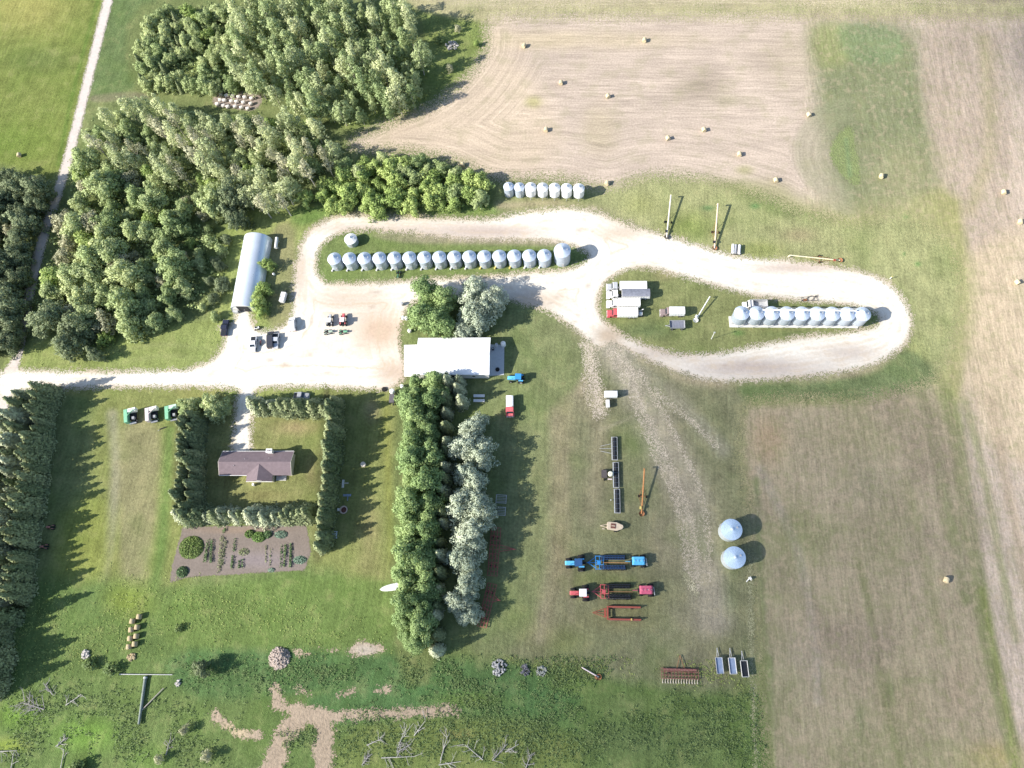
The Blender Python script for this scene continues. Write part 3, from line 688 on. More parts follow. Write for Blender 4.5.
def lobes_round(rs, W, z0, z1, n, rl, top=1.0):
    """lobes spread over an egg-shaped crown of width W between z0 and z1"""
    out = []; cz = (z0 + z1) / 2; hz = (z1 - z0) / 2
    out.append((0, 0, cz, W * 0.30, W * 0.30, hz * 0.72))
    for i in range(n):
        zf = rs.uniform(-0.95, 0.98); th = i * 2.39996 + rs.uniform(-.4, .4)
        rr = W / 2 * math.sqrt(max(0.02, 1 - zf * zf)) * (1.0 if zf < 0.1 else top)
        r = rl * rs.uniform(0.7, 1.25); k = max(0.0, rr - r * 0.55)
        out.append((k * math.cos(th) * rs.uniform(.75, 1.05), k * math.sin(th) * rs.uniform(.75, 1.05), cz + zf * (hz - r * 0.5), r, r * rs.uniform(.85, 1.15), r * rs.uniform(.75, 1.1)))
    return out

def lobes_irreg(rs, W, z0, z1, n, rl, nsub=5):
    """several leaders of unequal height, each with its own head of foliage"""
    out = []; subs = []
    for k in range(nsub):
        th = k * 2 * PI / nsub + rs.uniform(-.6, .6); d = W * rs.uniform(.14, .36) if k else W * .06
        sr = W * rs.uniform(.17, .30); top = z1 - (z1 - z0) * (rs.uniform(0, .42) if k else 0)
        subs.append((d * math.cos(th), d * math.sin(th), sr, top)); out.append((d * math.cos(th), d * math.sin(th), (z0 + top) / 2, sr * .7, sr * .7, (top - z0) * .40))
    for i in range(n):
        x, y, sr, top = subs[i % nsub]; f = rs.random() ** .7; th = rs.uniform(0, 2 * PI)
        z = z0 + (top - z0) * f; rr = sr * math.sqrt(max(.03, 1 - (max(0, f - .35) / .65) ** 2)) * rs.uniform(.75, 1.2); r = rl * rs.uniform(.55, 1.35)
        out.append((x + rr * math.cos(th), y + rr * math.sin(th), z - r * .3, r, r * rs.uniform(.8, 1.2), r * rs.uniform(.6, 1.0)))
    return out

BARK = mat('bark_grey', (0.20, 0.17, 0.14), 0.9, 0, 0.4, 3.0, 0.1)
BARKP = mat('bark_pale', (0.50, 0.47, 0.41), 0.85, 0, 0.35, 3.0, 0.1, dirt=(0.14, 0.12, 0.10))
L_ASP = leaf_mat('aspen_leaves', (0.140, 0.180, 0.080), (0.225, 0.260, 0.130))
L_ASPG = leaf_mat('aspen_leaves_pale', (0.21, 0.24, 0.125), (0.30, 0.32, 0.180))
L_GRN = leaf_mat('bright_leaves', (0.140, 0.190, 0.058), (0.215, 0.260, 0.090), 0.3)
L_MAP = leaf_mat('maple_leaves', (0.150, 0.192, 0.082), (0.250, 0.280, 0.138))
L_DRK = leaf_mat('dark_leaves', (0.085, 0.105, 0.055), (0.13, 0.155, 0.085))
L_POP = leaf_mat('poplar_leaves', (0.118, 0.168, 0.066), (0.172, 0.222, 0.092), 0.3)
L_WIL = leaf_mat('willow_leaves', (0.190, 0.218, 0.158), (0.250, 0.275, 0.205), 0.15, 0.22)
L_GRY = leaf_mat('grey_leaves', (0.185, 0.185, 0.115), (0.27, 0.265, 0.175))
L_SPR = leaf_mat('spruce_needles', (0.086, 0.108, 0.054), (0.148, 0.165, 0.086), 0.05, 0.35)
L_SPB = leaf_mat('blue_spruce_needles', (0.175, 0.195, 0.125), (0.26, 0.275, 0.185), 0.08, 0.35)
L_WEED = leaf_mat('weed_leaves', (0.080, 0.118, 0.044), (0.130, 0.170, 0.066), 0.3, 0.3, 1.7)

TPL = {}
def tpl(kind, crowns, trunks): TPL[kind] = (crowns, trunks)
def rr(s): return random.Random(s)
asp = []; aspg = []
for s in range(4):
    lb = lobes_irreg(rr(s + 300), 5.6, 1.8, 12.2, 66, 0.58, 3)
    asp.append(crown_mesh('aspen_crown', lb, 7.0, 0.38, L_ASP, s)); aspg.append(crown_mesh('pale_aspen_crown', lb, 5.4, 0.38, L_ASPG, s + 40))
tas = [trunk_mesh(11.5, 0.16, [(5, 1.4, .6), (6.5, 1.3, .7), (8, 1.1, .8), (9, .9, .8)], BARKP, s) for s in range(2)]
tpl('aspen', asp, tas); tpl('pale_aspen', aspg, tas)
thin = [crown_mesh('thin_aspen_crown', lobes_round(rr(s + 9), 4.0, 5.0, 12.5, 20, 0.7, 0.8), 3.0, 0.42, L_GRY, s + 60) for s in range(3)]
tth = [trunk_mesh(12.3, 0.2, [(4, 1.6, .7), (5, 1.6, .8), (6.5, 1.5, .7), (8, 1.5, .8), (9, 1.2, .9), (10, 1, .9), (5.6, 1.2, .5)], BARKP, 20 + s, 0.1) for s in range(2)]
tpl('thin_aspen', thin, tth)
mp = [crown_mesh('maple_crown', lobes_irreg(rr(s + 20), 8.6, 0.4, 8.8, 90, 0.85, 6), 5.6, 0.46, L_MAP, s + 80) for s in range(4)]
tmp_ = [trunk_mesh(7.5, 0.26, [(2, 2, .7), (3, 2.2, .7), (4, 2, .8), (5, 1.6, .8)], BARK, 30 + s) for s in range(2)]
tpl('maple', mp, tmp_)
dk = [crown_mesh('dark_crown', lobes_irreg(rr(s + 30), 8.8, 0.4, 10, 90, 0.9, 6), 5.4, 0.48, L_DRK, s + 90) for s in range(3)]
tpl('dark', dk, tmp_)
gr = [crown_mesh('bright_crown', lobes_irreg(rr(s + 50), 6.0, 0.3, 5.6, 46, 0.75, 5), 6.2, 0.42, L_GRN, s + 100) for s in range(3)]
tsm = [trunk_mesh(4.5, 0.16, [(1.5, 1.5, .7), (2.2, 1.5, .8), (3, 1.2, .8)], BARK, 40 + s) for s in range(2)]
tpl('bright', gr, tsm)
gy = [crown_mesh('grey_crown', lobes_irreg(rr(s + 70), 6.0, 0.6, 7, 40, 0.8, 5), 3.6, 0.48, L_GRY, s + 110) for s in range(2)]
tpl('grey', gy, tsm)
po = [crown_mesh('poplar_crown', lobes_irreg(rr(s + 120), 8.0, 0.6, 13, 130, 0.85, 5), 5.6, 0.42, L_POP, s + 130) for s in range(4)]
tpo = [trunk_mesh(12, 0.3, [(3, 2, .8), (5, 2, .9), (7, 1.8, .9), (9, 1.4, .9)], BARK, 50 + s) for s in range(2)]
tpl('poplar', po, tpo)
wi = [crown_mesh('willow_crown', lobes_irreg(rr(s + 140), 10.2, 0.6, 11, 170, 0.85, 7), 6.0, 0.42, L_WIL, s + 150) for s in range(4)]
twi = [trunk_mesh(9, 0.4, [(2, 3, .6), (3, 3, .7), (4.5, 2.6, .8), (6, 2, .9)], BARK, 60 + s) for s in range(2)]
tpl('willow', wi, twi)
sp = [spruce_mesh('spruce_crown', 9.2, 2.35, L_SPR, 160 + s) for s in range(4)]
spb = [spruce_mesh('blue_spruce_crown', 9.2, 2.35, L_SPB, 170 + s) for s in range(3)]
tsp = [trunk_mesh(8.2, 0.17, [], BARK, 70)]
bsp = [spruce_mesh('bushy_spruce_crown', 7.6, 3.0, L_SPR if s < 2 else L_SPB, 260 + s, 0.1) for s in range(4)]
tpl('bushy_spruce', bsp, [trunk_mesh(6.6, 0.17, [], BARK, 71)])
tpl('spruce', sp, tsp); tpl('blue_spruce', spb, tsp)
sh = [crown_mesh('shrub_crown', lobes_round(rr(s + 180), 3.0, 0.1, 2.6, 12, 0.7), 6.0, 0.42, L_MAP, s + 190) for s in range(2)]
tshr = [trunk_mesh(1.8, 0.06, [(0.3, .8, .9), (0.4, .8, .9), (0.5, .7, 1)], BARK, 80)]
tpl('shrub', sh, tshr)
shd = [crown_mesh('weedy_shrub_crown', lobes_round(rr(s + 200), 3.2, 0.05, 1.8, 14, 0.65), 6.0, 0.4, L_WEED, s + 210) for s in range(2)]
tpl('weedy_shrub', shd, tshr)

def tree(kind, name, x, y, scale, label, group=None, hz=1.0, cat='tree'):
    cr, tr = TPL[kind]
    k = rng.randint(1 << 30)
    o = thing(name, label, cat, (x, y, 0.0), rng.uniform(0, 2 * PI), group)
    o.scale = (scale * rng.uniform(.88, 1.14), scale * rng.uniform(.88, 1.14), scale * hz)
    for nm, me in (('trunk', tr[k % len(tr)]), ('crown', cr[(k // 7) % len(cr)])):
        c = bpy.data.objects.new(nm, me); COL.objects.link(c); c.parent = o
    return o

def in_poly(x, y, poly):
    c = False; n = len(poly)
    for i in range(n):
        (x0, y0), (x1, y1) = poly[i], poly[(i + 1) % n]
        if (y0 > y) != (y1 > y) and x < (x1 - x0) * (y - y0) / (y1 - y0) + x0: c = not c
    return c

placed = []
def ROADX(py):
    """the lane's line through the wood"""
    return float(np.interp(py, [100, 166, 228, 290, 345, 372], [82, 60, 40, 27, 18, 11])) if py > 150 else None
def scatter(poly, spacing, zc, tries=6000, seed=1, maxn=400):
    """trees kept at least `spacing` metres apart inside a piece of the survey (pixels measured at crown height zc)"""
    rs = random.Random(seed); xs_ = [q[0] for q in poly]; ys_ = [q[1] for q in poly]; out = []
    for _ in range(tries):
        px, py = rs.uniform(min(xs_), max(xs_)), rs.uniform(min(ys_), max(ys_))
        if not in_poly(px, py, poly): continue
        if ROADX(py) is not None and abs(px - ROADX(py)) < 13 + 4 * (py < 260): continue
        q = P(px, py, zc)
        if all((q.x - a) ** 2 + (q.y - b) ** 2 > (max(spacing, s) * 0.5 + min(spacing, s) * 0.5) ** 2 for a, b, s in placed):
            placed.append((q.x, q.y, spacing)); out.append((px, py, q.x + rs.uniform(-.9, .9), q.y + rs.uniform(-.9, .9)))
            if len(out) >= maxn: break
    return out

rs0 = random.Random(77)
# --- the great northern grove
dense = [(232, 2), (330, -8), (392, 0), (418, 26), (424, 62), (414, 92), (382, 106), (345, 112), (300, 106), (268, 92), (240, 84), (225, 50)]
for px, py, x, y in scatter(dense, 4.1, 8.5, 9000, 3, 205):
    edge = px > 385 or (py > 95 and px > 300)
    if px < 262: where, g_ = 'in the great grove fringe beside the bale clearing', 'aspens by the bale clearing'
    elif edge: where, g_ = 'on the rounded eastern edge of the great grove', 'aspens on the grove edge'
    elif py < 25: where, g_ = 'in the far end of the great grove by the top field strip', 'aspens at the far end of the grove'
    else: where, g_ = 'packed in the middle of the great grove', 'aspens in the middle of the grove'
    k = 'pale_aspen' if rs0.random() < (0.5 if px < 330 else 0.2) else 'aspen'
    tree(k, 'aspen_tree', x, y, rs0.choice([.7, .8, .9, 1.0, 1.08, 1.18, 1.28]), ('pale grey-green aspen ' if k == 'pale_aspen' else 'narrow green aspen ') + where, g_ + (', pale' if k == 'pale_aspen' else ''))
loose = [(148, 18), (165, 4), (230, 2), (226, 50), (238, 84), (205, 88), (150, 84), (132, 70), (140, 40)]
for px, py, x, y in scatter(loose, 3.7, 5, 5000, 4, 130):
    if 165 < px < 200 and 50 < py < 74: continue
    if px < 180 and rs0.random() < .3: tree('spruce', 'spruce_tree', x, y, rs0.uniform(.5, .75), 'dark spruce among bushes in the loose corner of the grove by the lane', 'dark spruces in the grove corner')
    elif rs0.random() < .12 and px > 180: tree('bright', 'leafy_tree', x, y, rs0.uniform(.7, 1.0), 'yellow-green round leafy tree in the loose corner of the grove', 'yellow-green trees in the grove corner')
    else: tree('maple', 'leafy_tree', x, y, rs0.uniform(.45, .8), 'small olive-green leafy tree in the loose corner of the grove', 'olive trees in the grove corner')
# --- the thin pale-trunked belt
thinp = [(100, 112), (135, 102), (212, 110), (270, 112), (310, 122), (338, 150), (318, 172), (296, 200), (262, 206), (235, 190), (180, 176), (130, 160), (95, 150), (84, 132)]
for px, py, x, y in scatter(thinp, 3.9, 8.5, 8000, 5, 160):
    q = rs0.random()
    if q < .26: tree('thin_aspen', 'aspen_tree', x, y, rs0.uniform(.85, 1.15), 'thin greyish aspen with bare pale trunk in the belt below the clearing', 'thin pale-trunked aspens')
    elif q < .62: tree('pale_aspen', 'aspen_tree', x, y, rs0.uniform(.85, 1.15), 'pale leafy aspen in the belt below the clearing of stacked bales', 'pale aspens of the belt')
    elif q < .86: tree('maple', 'leafy_tree', x, y, rs0.uniform(.55, .9), 'olive leafy tree in the belt below the clearing of stacked bales', 'olive trees of the belt')
    else: tree('bright', 'leafy_tree', x, y, rs0.uniform(.7, 1.0), 'bright yellow-green tree in the belt below the clearing', 'bright trees of the belt')
# --- the broad western wood
wood = [(80, 158), (130, 160), (185, 176), (236, 190), (232, 214), (222, 238), (214, 262), (218, 292), (206, 312), (168, 318), (120, 328), (84, 352), (60, 350), (52, 322), (30, 308), (26, 284), (44, 262), (52, 240), (44, 214), (62, 200), (60, 176)]
for px, py, x, y in scatter(wood, 4.9, 6, 9000, 6, 150):
    south = py > 270
    q = rs0.random()
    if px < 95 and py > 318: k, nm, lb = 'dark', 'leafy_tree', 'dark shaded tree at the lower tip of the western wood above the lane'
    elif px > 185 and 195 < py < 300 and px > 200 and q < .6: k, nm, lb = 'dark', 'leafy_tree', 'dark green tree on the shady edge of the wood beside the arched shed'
    elif q < .12: k, nm, lb = 'grey', 'leafy_tree', 'grey-brown half-bare tree inside the broad western wood'
    elif q < .24: k, nm, lb = 'bright', 'leafy_tree', 'bright yellow-green tree inside the broad western wood'
    else: k, nm, lb = 'maple', 'leafy_tree', 'broad pale green tree in the ' + ('front of the western wood facing the lane' if south else 'heart of the broad western wood')
    low_edge = px > 182 and 222 < py < 312
    tree(k, nm, x, y, (rs0.choice([.36, .42, .5]) if low_edge else rs0.choice([.62, .75, .9, 1.0, 1.1, 1.25])) * (1.15 if k == 'bright' else 1), lb, 'western wood: ' + lb.split(' tree')[0] + (', front' if 'front' in lb else ''))
# --- bright hedge of small trees above the loop road
hed = [(318, 178), (335, 168), (368, 162), (376, 156), (430, 158), (462, 172), (484, 184), (484, 198), (462, 204), (400, 206), (350, 206), (318, 200), (300, 204), (290, 190)]
for px, py, x, y in scatter(hed, 3.5, 4, 5000, 7, 90):
    top_ = py < 175
    k = 'maple' if (top_ and rs0.random() < .6) or rs0.random() < .22 else 'bright'
    tree(k, 'leafy_tree', x, y, rs0.uniform(.85, 1.2) * (.62 if k == 'maple' else 1.0), ('olive-green small tree on the stubble side of the thicket' if k == 'maple' else 'bright lime-green small tree in the thicket above the bin road'), 'thicket above the bin road: ' + k)
# --- the wood west of the lane
west = [(-30, 176), (22, 172), (48, 190), (46, 214), (34, 236), (24, 272), (18, 312), (6, 344), (-40, 350), (-60, 250)]
for px, py, x, y in scatter(west, 5.2, 7, 3000, 8, 60):
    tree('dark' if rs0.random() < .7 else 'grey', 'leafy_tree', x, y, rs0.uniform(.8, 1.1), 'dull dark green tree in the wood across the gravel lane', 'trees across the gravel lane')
# --- spruce shelterbelt, west
def row_trees(pts, n, kind, name, zc, sc0, sc1, label, group, jit=0.5, hz=1.0):
    if kind == 'poplar': jit = 1.0; sc0 -= .14; sc1 += .1; n = n + 4
    """evenly along a line of survey points; label gets the count word"""
    L = smooth_poly(pts, False, 8); W = np.array([P(a_, b_, zc)[:2] for a_, b_ in L])
    d = np.concatenate([[0], np.cumsum(np.linalg.norm(np.diff(W, axis=0), axis=1))])
    for i in range(n):
        s = min(d[-1], max(0, d[-1] * (i + rs0.uniform(-.25, .25)) / max(1, n - 1))); x = np.interp(s, d, W[:, 0]) + rs0.uniform(-jit, jit); y = np.interp(s, d, W[:, 1]) + rs0.uniform(-jit, jit)
        tree(kind if isinstance(kind, str) else kind[i % len(kind)], name, x, y, rs0.uniform(sc0 * .88, sc1 * 1.06), label(i, n), group, hz * rs0.uniform(.88, 1.12))
ORD = ['first', 'second', 'third', 'fourth', 'fifth', 'sixth', 'seventh', 'eighth', 'ninth', 'tenth', 'eleventh', 'twelfth', 'thirteenth', 'fourteenth', 'fifteenth', 'sixteenth', 'seventeenth', 'eighteenth', 'nineteenth', 'twentieth', 'twenty-first', 'twenty-second', 'twenty-third', 'twenty-fourth', 'twenty-fifth', 'twenty-sixth', 'twenty-seventh', 'twenty-eighth', 'twenty-ninth', 'thirtieth']
row_trees([(45, 390), (37, 440), (29, 490), (21, 540), (18, 575), (16, 596)], 26, 'spruce', 'spruce_tree', 4.5, 1.1, 1.3, lambda i, n: f'{ORD[i]} dark spruce from the lane in the inner row of the western shelterbelt', 'inner spruce row')
row_trees([(26, 396), (16, 440), (10, 490), (4, 540), (-2, 580), (-10, 620)], 26, ['blue_spruce', 'spruce', 'blue_spruce'], 'spruce_tree', 4.5, 1.05, 1.3, lambda i, n: f'{ORD[i]} pale spruce from the lane in the middle row of the western shelterbelt', 'middle spruce row')
row_trees([(8, 420), (-2, 460), (-10, 520), (-20, 600), (-24, 640)], 20, ['blue_spruce', 'blue_spruce', 'spruce'], 'spruce_tree', 4.5, 1.05, 1.25, lambda i, n: f'{ORD[i]} pale spruce from the lane in the outermost row of the western shelterbelt', 'outer spruce row')
row_trees([(2, 615), (-8, 640), (-6, 665), (-14, 690)], 9, 'spruce', 'spruce_tree', 4.5, 1.15, 1.4, lambda i, n: f'{ORD[i]} spruce past the gap at the bottom of the shelterbelt', 'spruces past the gap')
# --- hedges round the house
row_trees([(190, 420), (187, 450), (184, 480), (182, 508)], 20, 'spruce', 'spruce_tree', 3, .85, 1.1, lambda i, n: f'{ORD[i]} spruce down the row west of the house', 'spruces west of the house')
row_trees([(197, 418), (194, 470), (192, 508)], 16, 'spruce', 'spruce_tree', 3, .85, 1.05, lambda i, n: f'{ORD[i]} spruce on the house side of the row west of the house', 'spruces west of the house, inner')
row_trees([(256, 405), (280, 407), (304, 407), (326, 408)], 14, 'bushy_spruce', 'spruce_tree', 2.5, .92, 1.15, lambda i, n: f'{ORD[i]} small spruce from the drive in the row along the yard', 'spruces along the yard')
row_trees([(334, 402), (333, 440), (330, 480), (326, 510), (322, 544)], 29, 'spruce', 'spruce_tree', 3, .95, 1.15, lambda i, n: f'{ORD[i]} spruce down the row east of the house', 'spruces east of the house')
row_trees([(184, 516), (210, 514), (240, 515), (270, 516), (310, 514)], 21, 'bushy_spruce', 'spruce_tree', 2.5, .92, 1.2, lambda i, n: f'{ORD[i]} small spruce from the west in the row above the garden', 'spruces above the garden')
for i, (px, py, s) in enumerate([(188, 410, .66), (192, 404, .6), (215, 410, .85), (222, 408, .6), (206, 402, .55)]):
    q = P(px, py, 3); tree('maple', 'leafy_tree', q.x, q.y, s, ['round tree at the corner beside the parked green harvester', 'small tree tucked behind the corner tree by the harvester', 'wide round tree just left of the house drive', 'small tree nearest the house drive entrance', 'shaded low tree between the two corner trees'][i])
# --- centre rows
for i, (px, py, s) in enumerate([(424, 290, 1.2), (441, 296, 1.1), (420, 316, 1.3), (438, 320, 1.2)]):
    q = P(px, py, 8); tree('poplar', 'poplar_tree', q.x, q.y, s, ['bushy green poplar under the bin row, upper one of the clump', 'bushy green poplar beside the silver willow behind the workshop', 'bushy green poplar nearest the barrels behind the workshop', 'bushy green poplar right against the white workshop roof'][i], None, .8)
for i, (px, py, s) in enumerate([(473, 290, 1.0), (490, 299, .9), (474, 314, 1.05), (462, 326, .7)]):
    q = P(px, py, 7); tree('willow', 'willow_tree', q.x, q.y, s, ['silver-grey willow touching the bin row behind the workshop', 'broad silver-grey willow on the grass side behind the workshop', 'silver-grey willow in the middle of the clump behind the workshop', 'small silver willow wedged between the green poplars and workshop'][i])
row_trees([(414, 378), (411, 420), (411, 470), (409, 520), (406, 580), (404, 640)], 17, 'poplar', 'poplar_tree', 8.5, .82, .95, lambda i, n: f'{ORD[i]} green poplar from the workshop in the outer lawn-side row', 'poplars on the lawn side')
row_trees([(431, 376), (429, 420), (428, 470), (425, 520), (422, 580), (417, 646)], 17, 'poplar', 'poplar_tree', 8.5, .82, .95, lambda i, n: f'{ORD[i]} green poplar from the workshop in the inner row of the belt', 'poplars in the inner row')
row_trees([(447, 372), (446, 420), (444, 480), (440, 540), (436, 600), (434, 650)], 20, ['spruce', 'blue_spruce'], 'spruce_tree', 5, .8, 1.0, lambda i, n: f'{ORD[i]} grey narrow spruce from the workshop between poplars and willows', 'narrow spruces between the rows')
row_trees([(458, 378), (460, 398)], 3, 'blue_spruce', 'spruce_tree', 5, .85, .95, lambda i, n: f'{ORD[i]} grey spruce just below the workshop, ahead of the willows', 'spruces ahead of the willows')
WL = ['at the workshop end of the willow row', 'second from the workshop end of the willow row', 'third from the workshop end of the willow row', 'fourth from the workshop end of the willow row', 'beside the grey frame in the willow row', 'beside the upper red cultivator in the willow row', 'just past the upper red cultivator in the willow row', 'between the two red cultivators in the willow row', 'beside the lower red cultivator in the willow row', 'second from the bottom of the willow row', 'last at the bottom end of the willow row']
for i, (px, py, s) in enumerate([(472, 424, .82), (464, 444, .95), (478, 454, .95), (470, 476, 1.05), (460, 502, .98), (478, 506, .95), (470, 532, 1.05), (462, 556, .95), (466, 582, .8), (457, 602, .74), (465, 614, .66)]):
    q = P(px, py, 7.5); tree('willow', 'willow_tree', q.x, q.y, s, 'silver-grey willow ' + WL[i], 'willow row')
# --- single trees and shrubs
for px, py, zc, k, nm, s, lb in [(265, 263, 3, 'bright', 'leafy_tree', .85, 'bright green tree growing against the arched shed'), (264, 288, 3, 'bright', 'leafy_tree', .95, 'bright green tree beside the lower end of the arched shed, by the trailer'), (259, 302, 3, 'bright', 'leafy_tree', .95, 'bright green tree nearest the yard below the arched shed'), (262, 312, 2, 'bright', 'leafy_tree', .7, 'small bright tree over the parked quad by the shed'),
                                 (210, 240, 2, 'shrub', 'shrub', 1.5, 'low olive bush in the shade above the arched shed'), (217, 262, 1, 'dark', 'leafy_tree', .36, 'dark tree close to the side of the arched shed'), (221, 290, 1, 'dark', 'leafy_tree', .34, 'dark tree at the shed side near its open front')]:
    q = P(px, py, zc); tree(k, nm, q.x, q.y, s, lb, None, 1.0, 'shrub' if nm == 'shrub' else 'tree')
for i, (px, py, s, k, lb) in enumerate([(205, 668, 1.5, 'dark', 'dark round bush casting a long shadow near the rubble heap'), (160, 758, 1.2, 'grey', 'grey bush at the bottom edge below the fallen poles'), (208, 756, 1.4, 'grey', 'grey-brown bush left of the dug-out corner'), (112, 670, 1.2, 'weedy_shrub', 'low green bush near the fallen branches'), (90, 664, 1.1, 'weedy_shrub', 'low green bush between the bales and the branches'),
                                       (178, 628, .8, 'weedy_shrub', 'small blue-green shrub in the grass beside the bale stack'), (78, 768, 1.5, 'weedy_shrub', 'dark bush at the bottom edge beside the dead tree'), (185, 730, 1.2, 'grey', 'pale twiggy bush in the rank grass'), (2, 640, 1.7, 'grey', 'pale grey bush in the shelterbelt shade by the frame edge'), (450, 70, 1.3, 'grey', 'grey scrubby bush on the grass beyond the grove'), (458, 30, 1.2, 'grey', 'grey-brown bush at the corner of the stubble'), (440, 40, 1.0, 'weedy_shrub', 'low bush in the grove shadow'), (476, 44, 1.1, 'bright', 'yellow-green bush on the strip beside the stubble')]):
    q = P(px, py, 1); big = k in ('dark', 'grey', 'bright'); tree(k, 'bush', q.x, q.y, s * (.38 if big else 1), lb, None, 1, 'bush')
# ------------------------------------------------------------------ objects
def at(px, py, z=0.0):
    q = P(px, py, z); return (q.x, q.y, 0.0)
GALV = mat('galvanised', (0.46, 0.52, 0.60), 0.42, 0.35, 0.12, 1.5, 0.5)  # bluish base colour has the sky's reflection mixed into it
GALVR = mat('galvanised_roof', (0.52, 0.59, 0.69), 0.45, 0.15, 0.10, 1.5, 0.5)  # roof sheets bluer still, reflected sky put into their base colour
WHITE = mat('white_paint', (0.80, 0.80, 0.78), 0.45, 0, 0.06, 1.0, 0.4)
WHITEW = mat('worn_white_paint', (0.72, 0.71, 0.68), 0.55, 0, 0.15, 1.5, 0.3, dirt=(0.45, 0.40, 0.34))
SHEET = mat('white_roof_sheet', (0.82, 0.83, 0.84), 0.42, 0, 0.05, 0.5, 0.5)
CONC = mat('concrete', (0.60, 0.59, 0.56), 0.9, 0, 0.15, 0.6, 0.1, dirt=(0.42, 0.40, 0.36))
CONCW = mat('pale_concrete', (0.66, 0.65, 0.62), 0.9, 0, 0.12, 0.8, 0.1, dirt=(0.5, 0.48, 0.44))
DARK = mat('dark_steel', (0.025, 0.028, 0.035), 0.55, 0.3, 0.3, 3.0, 0.3)
BLACK = mat('tyre_rubber', (0.018, 0.018, 0.019), 0.85, 0, 0.3, 6.0, 0.2)
GLASS = mat('dark_glass', (0.02, 0.03, 0.04), 0.08, 0, 0.1, 1.0, 0.6)
RIM = mat('pale_rim', (0.55, 0.55, 0.52), 0.5, 0.2, 0.15, 3.0, 0.4)
REDP = mat('faded_red_paint', (0.50, 0.095, 0.105), 0.5, 0, 0.25, 2.0, 0.4)
PINKR = mat('sunbleached_red_paint', (0.52, 0.12, 0.13), 0.55, 0, 0.25, 2.0, 0.3)
RUSTR = mat('rusty_red_frame', (0.33, 0.085, 0.060), 0.7, 0, 0.3, 3.0, 0.2, dirt=(0.16, 0.07, 0.045))
BLUE = mat('bright_blue_paint', (0.035, 0.24, 0.58), 0.4, 0, 0.18, 2.0, 0.5)
BLUEL = mat('light_blue_paint', (0.10, 0.42, 0.72), 0.4, 0, 0.15, 2.0, 0.5)
GREEN = mat('faded_green_paint', (0.20, 0.46, 0.28), 0.5, 0, 0.2, 2.0, 0.4)
GREEND = mat('dark_green_paint', (0.05, 0.13, 0.07), 0.5, 0, 0.2, 2.0, 0.4)
PINKW = mat('pinkish_white_paint', (0.68, 0.58, 0.58), 0.5, 0, 0.15, 2.0, 0.3)
BEIGE = mat('beige_paint', (0.56, 0.46, 0.34), 0.55, 0, 0.2, 2.0, 0.3)
RUST = mat('rust', (0.30, 0.14, 0.07), 0.8, 0.1, 0.3, 3.0, 0.2)
RUSTO = mat('orange_rust', (0.46, 0.22, 0.09), 0.75, 0.1, 0.25, 2.0, 0.2)
GREYP = mat('grey_paint', (0.30, 0.31, 0.33), 0.55, 0, 0.2, 2.0, 0.3)
GREYL = mat('light_grey_steel', (0.48, 0.49, 0.50), 0.5, 0.2, 0.2, 2.0, 0.4)
TARP = mat('grey_tarp', (0.20, 0.21, 0.25), 0.7, 0, 0.25, 1.6, 0.2, bump=0.06)
ROOFT = mat('mauve_shingles', (0.180, 0.142, 0.152), 0.9, 0, 0.14, 1.2, 0.1, bump=0.05)
SIDING = mat('cream_siding', (0.66, 0.62, 0.54), 0.7, 0, 0.08, 1.0, 0.2)
WOOD = mat('weathered_wood', (0.32, 0.29, 0.26), 0.9, 0, 0.3, 3.0, 0.1)
DEADW = mat('dead_wood', (0.42, 0.40, 0.365), 0.9, 0, 0.3, 3.0, 0.1)
STRAW = mat('straw_bale', (0.56, 0.47, 0.30), 0.95, 0, 0.25, 2.5, 0.05, bump=0.08)
STRAWO = mat('old_straw_bale', (0.42, 0.34, 0.21), 0.95, 0, 0.3, 2.5, 0.05, bump=0.08)
STRAWP = mat('bleached_straw_bale', (0.72, 0.66, 0.60), 0.95, 0, 0.15, 2.5, 0.05, bump=0.08)
YELL = mat('yellow_paint', (0.62, 0.50, 0.16), 0.5, 0, 0.2, 2.0, 0.3)
BRICK = mat('pale_masonry', (0.70, 0.68, 0.64), 0.85, 0, 0.1, 3.0, 0.2)
SODA = mat('blueish_panel', (0.22, 0.28, 0.40), 0.5, 0, 0.2, 2.0, 0.4)

